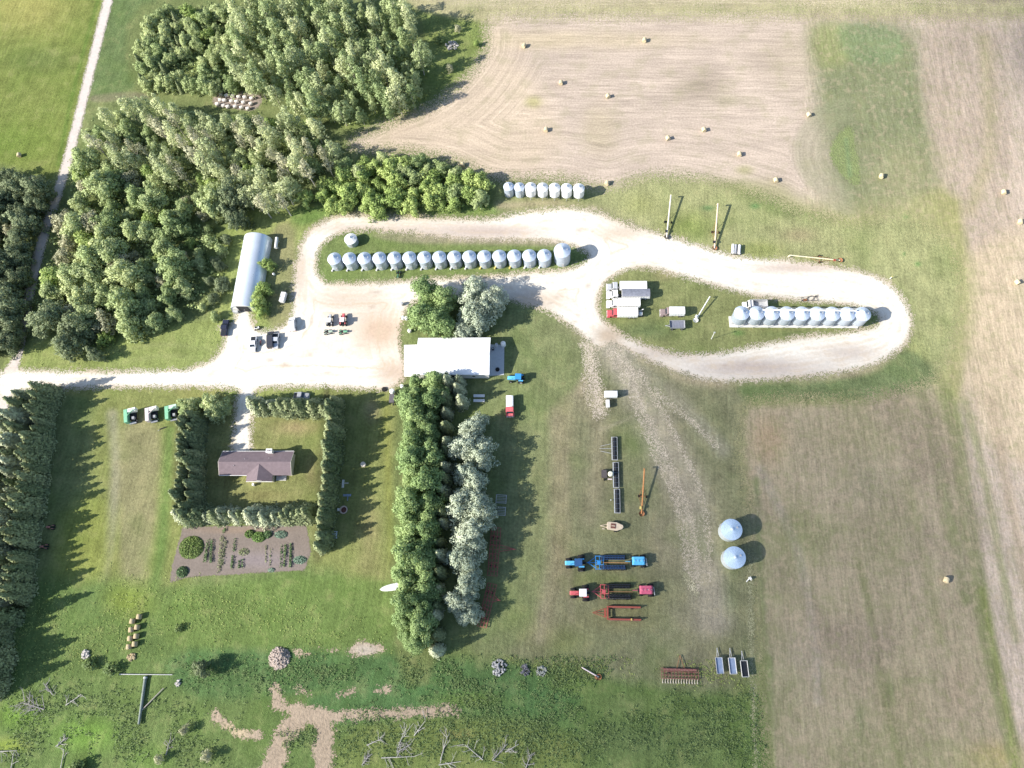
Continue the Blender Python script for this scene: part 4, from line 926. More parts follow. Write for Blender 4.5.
def build_bin(name, label, D, h, group=None, wallm=None, roofm=None, hopper=0.0, roofk=0.30, fan=None, loc=(0, 0, 0), rotz=0.0, pitch_lines=True):
    wallm = wallm or GALV; roofm = roofm or GALVR
    t = thing(name, label, 'grain bin', loc, rotz, group); r = D / 2; z0 = hopper
    prof = []; n = max(4, int(h / 0.42))
    for k in range(n + 1):
        z = z0 + h * k / n; prof.append((r, z))
        if k < n: prof.append((r * 1.008, z + h / n * 0.5))
    MB().lathe(prof, 32).build('wall', wallm, t, True)
    b = MB(); zt = z0 + h; hr = D * roofk
    b.lathe([(r * 1.05, zt - 0.06), (r * 1.055, zt + 0.02), (r * 0.16, zt + hr)], 32)
    for i in range(16):
        a_ = 2 * PI * i / 16
        b.tube((r * 1.0 * math.cos(a_), r * 1.0 * math.sin(a_), zt + 0.08), (r * .18 * math.cos(a_), r * .18 * math.sin(a_), zt + hr * .98), 0.035, n=4)
    rf = b.build('roof', roofm, t, True)
    MB().lathe([(r * 0.17, zt + hr * .93), (r * 0.17, zt + hr + .12), (r * 0.05, zt + hr + .28)], 14, cap=True).build('cap', GALVR, rf)
    MB().box(r * .55, 0, zt + hr * .42, .5, .5, .22).build('roof_hatch', GREYL, rf)
    if hopper:
        MB().lathe([(r, z0 + .02), (0.22, 0.55), (0.22, 0.35)], 24, cap=True).build('hopper_cone', wallm, t, True)
        for i in range(6):
            a_ = 2 * PI * (i + .5) / 6
            MB().tube((r * math.cos(a_), r * math.sin(a_), 0), (r * math.cos(a_), r * math.sin(a_), z0 + .3), 0.07, n=6).build('leg', GREYL, t)
        MB().lathe([(r * 1.03, z0 - .05), (r * 1.03, z0 + .12)], 24).build('ring_beam', GREYL, t)
    else:
        MB().box(0.12, -r * 1.0, 0.5, .7, .14, 1.5).build('door', GREYL, t)
    lad = MB()
    for s in (-.2, .2): lad.tube((r * 1.06 * math.cos(2.2) + s, r * 1.06 * math.sin(2.2), .6), (r * 1.06 * math.cos(2.2) + s, r * 1.06 * math.sin(2.2), zt), .03, n=4)
    k = .6
    while k < zt: lad.tube((r * 1.06 * math.cos(2.2) - .2, r * 1.06 * math.sin(2.2), k), (r * 1.06 * math.cos(2.2) + .2, r * 1.06 * math.sin(2.2), k), .02, n=4); k += .5
    lad.build('ladder', GREYL, t)
    if fan:
        f = MB(); f.tube((-r * .80, -r * .95, .32), (-r * .80, -r * .95 - .4, .32), .26, n=12); f.box(-r * .72, -r * .80, .1, .35, .6, .4)
        f.build('aeration_fan', fan, t)
    return t

# --- long row: fourteen-odd bins and the tall one at the end
base_az = ang(338, 265, 544, 263)
g_ = 'galvanised bins of the long middle row'
N_ROW = 15
b0 = build_bin('grain_bin', 'first galvanised bin from the lane end of the long row', 4.15, 4.3, g_, fan=WHITEW, loc=at(338.3, 265.3), rotz=base_az)
for i in range(1, N_ROW):
    f = i / (N_ROW - 1)
    q = at(338.3 + (544.6 - 338.3) * f, 265.3 + (262.2 - 265.3) * f)
    lab = f'{ORD[i]} galvanised bin from the lane end of the long row' if i < N_ROW - 1 else 'galvanised bin standing next to the taller bin in the long row'
    o = copy_thing(b0, q, base_az, lab)
    if i in (10, 11, 12):
        for c in o.children:
            if c.name.startswith('aeration_fan'): c.data = c.data.copy(); c.data.materials[0] = YELL
build_bin('grain_bin', 'tallest and widest galvanised bin ending the long row, shadow on gravel', 4.9, 5.9, None, GALV, GALVR, 0, 0.26, None, at(562.3, 260.0), base_az)
build_bin('grain_bin', 'low single white-roofed bin standing apart above the long row', 3.9, 2.3, None, GALV, WHITE, 0, 0.24, None, at(352.6, 242.6), base_az)
# --- short top row: two grey, five white on hoppers
az2 = ang(510, 195, 578, 197)
for i, px in enumerate((509.5, 520)):
    build_bin('grain_bin', ['outermost slim grey bin at the thicket end of the short upper row', 'slim grey bin between the outermost grey and the white hopper bins'][i], 3.25, 3.9, 'slim grey bins', GALV, GALVR, 0, .28, None, at(px, 193.6 + i * .4), az2)
hb = None
for i, px in enumerate((531.3, 543, 554.8, 566.6, 578.6)):
    lb = ORD[i] + ' white hopper bin from the grey pair in the short upper row' if i < 4 else 'white hopper bin at the open end of the short upper row'
    if hb is None: hb = build_bin('hopper_bin', lb, 3.45, 3.2, 'white hopper bins of the short row', WHITE, WHITE, 1.5, .28, None, at(px, 195.6), az2)
    else: copy_thing(hb, at(px, 195.6 + i * .3), az2, lb)
# --- hopper bins on the white pad inside the loop
az3 = ang(738, 320, 856, 321)
hb = None
for i in range(9):
    q = at(737.2 + i * 14.75, 321.3 + i * .14)
    lb = f'{ORD[i]} steel hopper bin from the truck end of the concrete pad row' if i < 8 else 'steel hopper bin at the turning end of the concrete pad row'
    if hb is None: hb = build_bin('hopper_bin', lb, 4.25, 3.9, 'steel hopper bins on the concrete pad', GALV, GALVR, 1.9, .27, None, q, az3)
    else: copy_thing(hb, q, az3, lb)
pad = MB(); a_ = [P(728.5, 316.5), P(858, 318), P(858, 328.2), P(729.5, 327.4)]; pad.slab([(v.x, v.y) for v in a_], 0.0, 0.22)
tag(pad.build('concrete_pad', CONCW, None, bevel=.03), kind='structure')
cw = thing('catwalk', 'white catwalk rail running over the roofs of the steel hopper bins', 'catwalk', at(760, 322), az3)
L_ = 26
MB().box(L_ / 2 - 1, .55, 7.15, L_, .5, .08).build('deck', WHITE, cw)
for s in (.3, .8):
    m = MB(); m.tube((-1, s, 8.0), (L_ - 1, s, 8.0), .035, n=5)
    for k in range(14): m.tube((-1 + k * 2, s, 7.15), (-1 + k * 2, s, 8.0), .03, n=5)
    m.build('handrail', WHITE, cw)
for k in range(7): MB().tube((k * 4.0, .55, 6.2), (k * 4.0, .55, 7.2), .05, n=5).build('support', GREYL, cw)
# --- two big white-blue bins in the machinery yard
BINW = mat('smooth_bin_wall', (0.62, 0.68, 0.72), 0.35, 0.3, 0.06, 1.0, 0.5)
BINR = mat('smooth_bin_roof', (0.50, 0.62, 0.76), 0.28, 0.25, 0.05, 1.0, 0.6)
build_bin('grain_bin', 'upper of two broad pale blue bins alone in the machinery yard', 5.3, 4.4, 'broad pale blue bins', BINW, BINR, 0, .16, None, at(728.0, 531.8), .3)
build_bin('grain_bin', 'lower of two broad pale blue bins alone in the machinery yard', 5.4, 4.4, 'broad pale blue bins', BINW, BINR, 0, .16, None, at(731.0, 559.2), .3)

# --- arched shed
q0, q1 = P(246.0, 311.5), P(259.0, 239.5)
az = math.atan2(q1.y - q0.y, q1.x - q0.x); Ls = (q1 - q0).length; Wd = 4.5; Hs = 4.4
t = thing('arched_shed', 'long white arched metal shed beside the western wood', 'shed', (q0.x, q0.y, 0), az)
b = MB(); n = 20; seg = 44
prof = [(Wd * math.cos(PI * i / n), Hs * math.sin(PI * i / n) ** 0.9) for i in range(n + 1)]
for k in range(seg + 1):
    s = 1.0 + (0.012 if k % 2 else 0)
    b.v += [(Ls * k / seg, y * s, z * s) for y, z in prof]
for k in range(seg):
    for i in range(n): b.f.append((k * (n + 1) + i, k * (n + 1) + i + 1, (k + 1) * (n + 1) + i + 1, (k + 1) * (n + 1) + i))
b.build('shell', mat('white_arch_sheet', (0.70, 0.75, 0.80), 0.35, 0.35, 0.06, 0.4, 0.5), t, True)
for xx in (0.15, Ls - .15):
    e = MB(); e.prism([(0, 0), (0, 0)], 0, 0) if False else None
    vs = [(xx, y * .985, z * .985) for y, z in prof]; e.add(vs, [tuple(range(len(vs)))]); e.build('end_wall', WHITEW, t)
d = MB().box(0.02, 0, 0, .12, 3.6, 3.4).build('door', DARK, t)
MB().box(-.06, 0, 1.2, .06, .3, .1).build('handle', GREYL, d)
MB().box(-.5, 2.9, 0, .6, 1.6, 1.2).build('side_bin', GREYL, t)

# --- workshop
z_e = 4.2
c0, c1, c2 = P(417.2, 338.0, z_e), P(489.6, 337.6, z_e), P(490.3, 374.6, z_e)
az = math.atan2(c1.y - c0.y, c1.x - c0.x); LW = (c1 - c0).length; DW = (c2 - c1).length
cx_, cy_ = (c0.x + c2.x) / 2, (c0.y + c2.y) / 2
t = thing('workshop', 'large white-roofed workshop between the tree belt and bin row', 'workshop', (cx_, cy_, 0), az)
MB().box(0, 0, 0, LW - .8, DW - .8, 4.15).build('wall', WHITEW, t)
rf = MB().prism([(-DW / 2, z_e - .1), (0, z_e + 1.3), (DW / 2, z_e - .1), (DW / 2, z_e + .02), (0, z_e + 1.43), (-DW / 2, z_e + .02)], -LW / 2, LW / 2)
rf.v = [(y, -x, z) for x, y, z in rf.v]
for k in range(25):
    x = -LW / 2 + .4 + k * (LW - .8) / 24
    for s in (1, -1): rf.tube((x, s * DW / 2 * .98, z_e + .06), (x, 0, z_e + 1.45), .035, n=4)
rfo = rf.build('roof', SHEET, t)
MB().box(0, 0, z_e + 1.40, LW, .4, .1).build('ridge_cap', WHITE, rfo)
d = MB().box(-LW / 2 + .42, 0, 0, .16, 4.6, 3.8).build('door', GREYL, t)
MB().box(-LW / 2 + .3, 1.0, 1.2, .06, .3, .1).build('handle', DARK, d)
for k in (-2, 0, 2):
    f = MB().box(k * 3.0, -DW / 2 + .37, 1.4, 1.2, .1, 1.0).build('window', WHITE, t); MB().box(k * 3.0, -DW / 2 + .31, 1.5, 1.0, .04, .8).build('pane', GLASS, f)
def slab_px(name, pts, z1, m):
    pts = [P(*q) for q in pts]; b = MB().slab([(v.x, v.y) for v in pts], 0.0, z1); return tag(b.build(name, m), kind='structure')
slab_px('concrete_apron', [(404, 345), (421, 344.5), (421, 377), (404, 376.5)], .06, CONCW)
slab_px('concrete_floor', [(489, 344.5), (504.3, 345), (504, 375), (489, 376)], .10, mat('blueish_concrete', (0.44, 0.46, 0.48), .9, 0, .12, .8, .1, dirt=(.3, .31, .33)))
def lathe_thing(name, label, cat, px, py, prof, m, z=0.0, lid=None, group=None, part='body', n=16):
    t = thing(name, label, cat, at(px, py, z), 0, group)
    MB().lathe(prof, n, cap=True).build(part, m, t, True)
    if lid: MB().lathe([(prof[-1][0] * .55, prof[-1][1]), (prof[-1][0] * .5, prof[-1][1] + .12)], 12, cap=True).build('lid', lid, t)
    return t
lathe_thing('water_tank', 'white upright tank at the corner of the bare concrete floor', 'tank', 503.4, 344.6, [(.72, 0), (.75, .3), (.75, 1.6), (.55, 1.95), (.2, 2.1)], WHITE, .5, GREYL)
lathe_thing('drum', 'pale drum standing on the bare concrete floor near the workshop wall', 'drum', 496.5, 344.9, [(.42, .1), (.42, 1.0)], WHITEW, .5, GREYL)
lathe_thing('drum', 'dark drum lying in shade on the concrete floor by the wall', 'drum', 493, 349, [(.36, .1), (.36, .9)], DARK, .4, GREYL)
lathe_thing('tyre', 'dark tyre left on the concrete floor behind the workshop', 'tyre', 497.5, 369.5, [(.35, .1), (.62, .12), (.65, .25), (.62, .38), (.35, .4)], BLACK, .2, None, None, 'tread')
lathe_thing('tyre', 'dark tyre lying on the dirt before the white tank trailer', 'tyre', 384.3, 389.3, [(.4, 0), (.72, .02), (.78, .2), (.72, .4), (.4, .42)], BLACK, .2, None, None, 'tread')
for px, py, lb, m in [(403, 318, 'white barrel in the weeds at the poplar clump edge', WHITE), (409.5, 331, 'white barrel nearest the workshop wall among the weeds', WHITE), (402, 304, 'grey barrel at the yard side of the poplar clump', GREYL), (406.5, 318.5, 'pale barrel touching the poplar clump in the weeds', WHITEW), (402, 386.5, 'white barrel under the poplar edge by the tank trailer', WHITE)]:
    lathe_thing('barrel', lb, 'barrel', px, py, [(.5, 0), (.56, .4), (.56, .8), (.5, 1.2)], m, .5, GREYL)

# --- house
z_e = 2.6; f0, f1 = P(220.2, 475.2, z_e), P(292.2, 475.2, z_e); k0 = P(292.8, 451.3, z_e)
az = math.atan2(f1.y - f0.y, f1.x - f0.x); LH = (f1 - f0).length; DH = (k0 - f1).length
t = thing('farmhouse', 'low farmhouse with mauve shingle roof inside the spruce hedges', 'house', ((f0.x + k0.x) / 2, (f0.y + k0.y) / 2, 0), az)
hd = DH / 2; rh = 1.75
MB().box(0, 0, 0, LH - .9, DH - .9, 2.55).build('wall', SIDING, t)
def gable(b, x0, x1, hd, z, rh, th=.14):
    v = [(x0, -hd, z), (x0, 0, z + rh), (x0, hd, z), (x1, -hd, z), (x1, 0, z + rh), (x1, hd, z)]
    v += [(x, y, zz - th) for x, y, zz in v]
    b.add(v, [(0, 1, 4, 3), (1, 2, 5, 4), (6, 9, 10, 7), (7, 10, 11, 8), (0, 3, 9, 6), (2, 8, 11, 5), (0, 6, 7, 1), (1, 7, 8, 2), (3, 4, 10, 9), (4, 5, 11, 10)])
b = MB(); gable(b, -LH / 2, LH / 2, hd, z_e, rh)
rfo = b.build('roof', ROOFT, t)
# front wing: gable roof facing the garden
wx0, wx1 = -LH / 2 + LH * (450 - 187) / 680, -LH / 2 + LH * (695 - 187) / 680
wc = (wx0 + wx1) / 2; ww = (wx1 - wx0) / 2; wy = -hd - 1.8
b = MB(); v = [(wx0, wy, z_e), (wc, wy, z_e + 1.5), (wx1, wy, z_e), (wx0, -hd + .1, z_e + .02), (wc, -hd + hd * 1.5 / rh * .98, z_e + 1.5), (wx1, -hd + .1, z_e + .02)]
v += [(x, y, z - .14) for x, y, z in v]
v = [(x, y, z + .03) for x, y, z in v]
b.add(v, [(0, 1, 4, 3), (1, 2, 5, 4), (6, 9, 10, 7), (7, 10, 11, 8), (0, 6, 7, 1), (1, 7, 8, 2), (0, 3, 9, 6), (2, 8, 11, 5)])
b.build('wing_roof', ROOFT, t)
b = MB(); b.box(wc, (wy + .35 - hd + .4) / 2, 0, ww * 2 - .7, hd * 0 + abs(wy + .35 - (-hd + .4)), 2.55); b.add([(wx0 + .35, wy + .36, 2.5), (wx1 - .35, wy + .36, 2.5), (wc, wy + .36, 3.95)], [(0, 1, 2)])
b.build('wing_wall', SIDING, t)
MB().box(0, hd + .06, z_e - .13, LH, .1, .16).build('gutter', WHITE, t); MB().box(-LH / 2 + (wx0 + LH / 2) / 2, -hd - .06, z_e - .13, wx0 + LH / 2 - .05, .1, .16).build('gutter', WHITE, t); MB().box(wc, wy - .06, z_e - .16, ww * 2, .1, .2).build('fascia', WHITE, t)
for sx in (-LH / 2 - .05, LH / 2 + .05):
    b = MB(); b.prism([(-hd, z_e - .16), (0, z_e + rh - .16), (hd, z_e - .16), (hd, z_e - .02), (0, z_e + rh - .02), (-hd, z_e - .02)], sx - .04, sx + .04); b.v = [(y, x, z) for x, y, z in b.v]; b.build('bargeboard', SIDING, t)
xc = -LH / 2 + LH * (660 - 190) / 680
ch = MB().box(xc, hd - .35, 0, 1.5, 1.0, 4.6).build('chimney', BRICK, t); MB().box(xc, hd - .35, 4.6, 1.75, 1.2, .14).build('chimney_cap', WHITE, ch)
for k in (-.2, .2): MB().lathe([(.14, 4.74), (.12, 5.1)], 10, xc + k * 1.4, hd - .35).build('flue', RUST, ch)
for x, y, wd, s in [(-LH * .38, -hd + .42, 1.6, -1), (-LH * .22, -hd + .42, 1.4, -1), (wc, wy + .33, 2.0, -1), (LH * .42, -hd + .42, 1.2, -1), (-LH * .05, hd - .42, 1.4, 1), (LH * .1, hd - .42, 1.4, 1)]:
    f = MB().box(x, y + s * .0, .9, wd, .12, 1.2).build('window', WHITE, t); MB().box(x, y + s * .07, 1.0, wd - .2, .03, 1.0).build('pane', GLASS, f)
d = MB().box(-LH * .36, hd - .42, 0, 4.2, .12, 2.3).build('garage_door', WHITE, t); MB().box(-LH * .36, hd - .33, .9, .5, .06, .08).build('handle', DARK, d)
d = MB().box(wx1 + 1.2, -hd + .40, .15, 1.0, .12, 2.1).build('door', REDP, t); MB().box(wx1 + 1.55, -hd + .31, 1.1, .08, .06, .08).build('handle', GREYL, d)
MB().box(wx1 + 1.6, -hd - .3, 0, 3.0, 1.4, .18).build('porch_floor', CONC, t)
b = MB().box(wc - ww * .62, wy - .5, .05, .5, .7, 1.1); b.build('meter_cabinet', WHITE, t)
for x, y, zf in ((-3, .9, .72), (4, 1.2, .6), (-6, -1.0, .7)): MB().tube((x, y, z_e + rh * (1 - abs(y) / hd) - .1), (x, y, z_e + rh * (1 - abs(y) / hd) + .4), .07, n=8).build('vent_pipe', GREYL, rfo)

# --- vehicles --------------------------------------------------------------
def wheel(t, x, y, r, w, rimm=None, dual=False, name='wheel'):
    """tyre with a rim set in it; axis along y"""
    b = MB(); n = 18
    prof = [(r * .55, -w / 2), (r * .94, -w / 2), (r, -w * .3), (r, w * .3), (r * .94, w / 2), (r * .55, w / 2)]
    b.lathe(prof, n); b.v = [(vx, vz, vy) for vx, vy, vz in b.v]; b.v = [(x + vx, y + vy, r + vz) for vx, vy, vz in b.v]
    o = b.build(name, BLACK, t, True)
    c = MB(); c.lathe([(.06, -w * .34), (r * .58, -w * .42), (r * .58, w * .42), (.06, w * .34)], 14); c.v = [(x + vx, y + vz, r + vy) for vx, vy, vz in c.v]
    c.build('rim', rimm or RIM, o)
    return o

def grain_truck(label, loc, az, cabm, boxm, box_x0, box_x1, top='open', Wb=2.45, rear=None, group='grain trucks parked in a rank', cat='truck', name='grain_truck', hood=1.5, boxh=1.6):
    """local +x is ahead; x = 0 at the front bumper, everything runs to -x"""
    t = thing(name, label, cat, loc, az, group)
    b = MB(); b.prism([(0, .55), (0, 1.35), (-.15, 1.5), (-hood, 1.6), (-hood, .55)], -.95, .95); b.build('hood', cabm, t, bevel=.05)
    cx0 = -hood - .003
    cab = MB().prism([(cx0, .5), (cx0, 1.62), (cx0 - .35, 2.35), (cx0 - .5, 2.45), (cx0 - 1.75, 2.45), (cx0 - 1.8, .5)], -1.1, 1.1).build('cab', cabm, t, bevel=.06)
    MB().add([(cx0 + .02, -.95, 1.68), (cx0 + .02, .95, 1.68), (cx0 - .32, .9, 2.3), (cx0 - .32, -.9, 2.3)], [(0, 1, 2, 3)]).build('windscreen', GLASS, cab)
    for s in (-1, 1):
        MB().box(cx0 - .95, s * 1.105, 1.6, .9, .03, .62).build('side_window', GLASS, cab)
        MB().box(.02, s * .72, .85, .06, .3, .24).build('headlight', WHITE, t)
        MB().box(-.45, s * 1.0, .5, 1.0, .42, .55).build('fender', cabm, t, bevel=.08)
        MB().box(cx0 - .1, s * 1.3, 1.7, .08, .2, .4).build('mirror', DARK, t)
        wheel(t, -.55, s * .95, .5, .3); 
        for k in range(2 if box_x1 < -8 else 1): wheel(t, box_x1 + 1.2 + k * 1.25, s * .93, .5, .55)
    MB().box(.08, 0, .4, .12, 2.2, .3).build('bumper', GREYL, t)
    MB().box((box_x1 - .1 + -.6) / 2, 0, .62, abs(box_x1) - .5, .8, .24).build('chassis', DARK, t)
    L = box_x0 - box_x1; xm = (box_x0 + box_x1) / 2; z0 = 1.0; zt = z0 + boxh
    b = MB(); b.box(xm, 0, z0, L, Wb, .12)
    for s in (-1, 1):
        b.box(xm, s * (Wb / 2 - .04), z0 + .12, L, .08, boxh)
        for k in range(int(L / .8)): b.box(box_x1 + .4 + k * .8, s * (Wb / 2 + .02), z0 + .12, .1, .05, boxh - .1)
    for x in (box_x0 - .04, box_x1 + .04): b.box(x, 0, z0 + .12, .08, Wb - .16, boxh)
    b.build('grain_box', boxm, t)
    if top == 'tarp':
        c = MB(); n = 8; yy = [-(Wb / 2 + .03) + (Wb + .06) * i / n for i in range(n + 1)]; zz = [zt + .1 + .28 * (1 - (2 * i / n - 1) ** 2) for i in range(n + 1)]
        c.prism([(yy[i], zz[i]) for i in range(n + 1)] + [(yy[-1], zt - .1), (yy[0], zt - .1)], box_x1, box_x0); c.v = [(y, x, z) for x, y, z in c.v]; c.build('tarp', TARP if boxm is not WHITE or label.find('grey tarp') >= 0 else WHITE, t)
    elif top == 'white':
        c = MB(); n = 8; yy = [-(Wb / 2 + .03) + (Wb + .06) * i / n for i in range(n + 1)]; zz = [zt + .1 + .22 * (1 - (2 * i / n - 1) ** 2) for i in range(n + 1)]
        c.prism([(yy[i], zz[i]) for i in range(n + 1)] + [(yy[-1], zt - .1), (yy[0], zt - .1)], box_x1, box_x0); c.v = [(y, x, z) for x, y, z in c.v]; c.build('tarp', WHITE, t)
    if rear: rear(t, box_x1)
    MB().tube((cx0 - 1.95, .8, .8), (cx0 - 1.95, .8, 2.9), .07, n=8).build('exhaust_stack', GREYL, t)
    return t
def tr_at(px, py, z=2.4): return at(px, py, z)
azT = ang(650, 292, 607, 292)
def SCL(a_, b_, y, z=2.5): return (P(a_, y, z) - P(b_, y, z)).length
k1 = SCL(607.3, 647, 285.3)
grain_truck('grey-cabbed truck with white covered box, top one of the parked rank', tr_at(606.8, 285.2), azT, GREYL, WHITE, -SCL(607, 620, 285), -SCL(607, 647, 285), 'white')
grain_truck('white-cabbed truck whose long box wears a grey tarp, in the parked rank', tr_at(607, 293), azT, WHITE, WHITE, -SCL(607, 622, 293), -SCL(607, 650, 293), 'tarp')
grain_truck('white-cabbed truck with shorter white box in the parked rank', tr_at(607, 302), azT, WHITE, WHITE, -SCL(607, 618, 302), -SCL(607, 640.3, 302), 'white')
def drill_fill(t, x):
    MB().box(x - .9, 0, .9, 1.5, 1.9, .2).build('platform', DARK, t); MB().box(x - .9, .3, 1.1, .9, .9, .9).build('seed_hopper', WHITEW, t)
    MB().tube((x - .3, -.7, 1.1), (x - 1.7, -.9, 2.3), .14, n=8).build('fill_auger', GREYL, t)
grain_truck('red-cabbed truck with white box and rear fill gear, bottom of the rank', tr_at(607.4, 311.6), azT, REDP, WHITE, -SCL(607, 617, 312), -SCL(607, 637.6, 312), 'white', 2.5, drill_fill)
grain_truck('old brownish truck with short white box parked alone near the light mast', tr_at(660.8, 310.5), azT, mat('brownish_truck_paint', (.26, .20, .19), .5, 0, .2, 2, .4), WHITE, -SCL(661, 669.5, 310), -SCL(661, 685, 310), 'white', 2.3, None, None)
grain_truck('white truck with ribbed pale box parked behind the steel hopper bins', tr_at(744, 303.5), azT, WHITEW, GREYL, -SCL(744, 750, 303), -SCL(744, 767.5, 303), 'open', 2.4, None, None, 'truck', 'grain_truck', 1.0)

def wagon(label, px, py, az, L, W, bodym, inner, h=1.3, z=1.5, tongue=2.0, lean=.8, group=None, name='wagon', nw=4, taper=True):
    t = thing(name, label, 'wagon', at(px, py, z), az, group)
    z0 = .85; b = MB()
    top = [(-L / 2, -W / 2), (L / 2, -W / 2), (L / 2, W / 2), (-L / 2, W / 2)]; k = lean; th = .07
    vo = [(x, y, z0 + h) for x, y in top] + [(x * k, y * k, z0) for x, y in top]; vi = [(x - math.copysign(th, x), y - math.copysign(th, y), z0 + h) for x, y in top] + [((x - math.copysign(th, x)) * k, (y - math.copysign(th, y)) * k, z0 + .1) for x, y in top]
    f = []
    for i in range(4):
        j = (i + 1) % 4; f += [(i, j, j + 4, i + 4), (8 + i, 8 + i + 4, 8 + j + 4, 8 + j), (i, 8 + i, 8 + j, j)]
    f += [(4, 5, 6, 7), (12, 15, 14, 13)]
    b.add(vo + vi, f); b.build('body', bodym, t)
    if inner: MB().box(0, 0, z0 + .14, (L - .2) * (k + .06), (W - .2) * (k + .06), h * .35).build('load', inner, t)
    MB().box(0, 0, .55, L * .9, .7, .2).build('frame', DARK, t)
    m = MB(); m.tube((L * .45, -.3, .6), (L / 2 + tongue, 0, .5), .07, n=6); m.tube((L * .45, .3, .6), (L / 2 + tongue, 0, .5), .07, n=6); m.box(L / 2 + tongue, 0, .42, .3, .16, .16); m.build('tongue', GREYL, t)
    for s in (-1, 1):
        for x in ((-L * .32, L * .32) if nw == 4 else (-L * .1,)): wheel(t, x, s * (W / 2 - .05), .42, .26)
    return t
wagon('flat dark grey grain wagon parked below the old brownish truck', 677.3, 324.2, ang(680, 322, 660, 322), SCL(669.6, 685, 323), 2.5, GREYP, TARP, .9, 1.6, 1.0, .9)
azW = ang(720, 672, 717.5, 650)
for i, (px, py, m, n_, lb) in enumerate([(719.3, 665.5, GREYL, SODA, 'blue-grey dump trailer nearest the brown harrow, grey drawbar'), (732.3, 665.8, WHITEW, SODA, 'blue-grey dump trailer standing between the other two, white drawbar'), (744.3, 668.7, WHITEW, DARK, 'white-edged dark-floored trailer nearest the field track')]):
    wagon(lb, px, py, azW, 3.9, 1.75, m, n_, .7, 1.0, 2.1, .95, 'small trailers in the bottom corner', 'trailer', 2)

def tractor(label, px, py, az, S, bodym, cabm, group=None, rimm=None, z=1.5, fourwd=False, cat='tractor', cab=True):
    """S = overall length"""
    t = thing('tractor', label, cat, at(px, py, z), az, group)
    k = S / 5.2
    MB().prism([(2.5 * k, .9 * k), (2.55 * k, 1.45 * k), (2.3 * k, 1.65 * k), (.35 * k, 1.85 * k), (.35 * k, .8 * k)], -.48 * k, .48 * k).build('hood', bodym, t, bevel=.06 * k)
    MB().box(-.2 * k, 0, .65 * k, 4.2 * k, .6 * k, .45 * k).build('chassis', DARK, t)
    if cab:
        c = MB().box(-.55 * k, 0, 1.2 * k, 1.5 * k, 1.55 * k, 1.45 * k, taper=.92).build('cab', GLASS, t)
        MB().box(-.55 * k, 0, 2.65 * k, 1.75 * k, 1.75 * k, .22 * k).build('cab_roof', cabm, c, bevel=.05 * k)
        for x in (-1.25, .15):
            for y in (-.74, .74): MB().tube((x * k, y * k, 1.2 * k), (x * k * .96, y * k * .93, 2.66 * k), .05 * k, n=5).build('pillar', bodym, c)
    else:
        MB().box(-.8 * k, 0, 1.25 * k, .5 * k, .5 * k, .55 * k).build('seat', DARK, t); MB().tube((-.1 * k, 0, 1.6 * k), (-.3 * k, 0, 2.1 * k), .2 * k, .22 * k, 10).build('steering_wheel', DARK, t)
    for s in (-1, 1):
        MB().box(-1.25 * k, s * .86 * k, 1.65 * k, 1.3 * k, .34 * k, .1 * k).build('fender', bodym, t)
        wheel(t, -1.25 * k, s * 1.05 * k, .86 * k, .52 * k, rimm)
        if fourwd: wheel(t, -1.25 * k, s * 1.62 * k, .86 * k, .45 * k, rimm)
        wheel(t, 1.65 * k, s * .9 * k, (.74 if fourwd else .5) * k, (.5 if fourwd else .38) * k, rimm)
    MB().tube((1.2 * k, .3 * k, 1.7 * k), (1.2 * k, .3 * k, 2.5 * k), .06 * k, n=7).build('exhaust', DARK, t)
    for s in (-1, 1): MB().box(2.53 * k, s * .3 * k, 1.2 * k, .05, .2 * k, .16 * k).build('headlight', WHITE, t)
    return t
a_l = ang(590, 563, 565, 563)
tractor('bright blue tractor hitched ahead of the blue air drill', 576, 563, a_l, 6.0, BLUEL, mat('navy_cab_paint', (.03, .09, .22), .4, 0, .2, 2, .4), None, RIM, 1.6, True)
tractor('red tractor with white cab roof hitched ahead of the dark air drill', 580.5, 593, a_l, 5.8, REDP, WHITE, None, RIM, 1.6, True)
tractor('small blue tractor parked alone off the end of the workshop', 516.5, 378, ang(526, 378, 506, 377.4), 5.4, BLUEL, BLUE, None, RIM, 1.5, False)
tractor('little dark green tractor nosed in below the long bin row', 398, 273.5, ang(398, 272, 397, 279), 2.9, GREEND, GREYL, None, RIM, 1.0, False, cab=False)
for px, py, az_, m, cm, lb, s in [(329.5, 320, PI * .5, GREYL, WHITE, 'white-grey tractor in the group of four on the gravel, upper row outer', 4.2), (343.0, 319.6, PI * .5, PINKR, PINKW, 'pinkish red tractor in the group of four on the gravel', 4.4), (327.5, 331, 0.1, mat('pale_green_paint', (.42, .52, .42), .5, 0, .15, 2, .4), WHITEW, 'pale green-grey low tractor under the white one in the group of four', 3.1), (342.3, 331, 0.1, GREEN, GREEN, 'green low tractor under the red one in the group of four', 3.0)]:
    tractor(lb, px, py, az_, s, m, cm, 'four small tractors on the gravel yard', RIM, 1.3, False, cab=(s > 3.2))

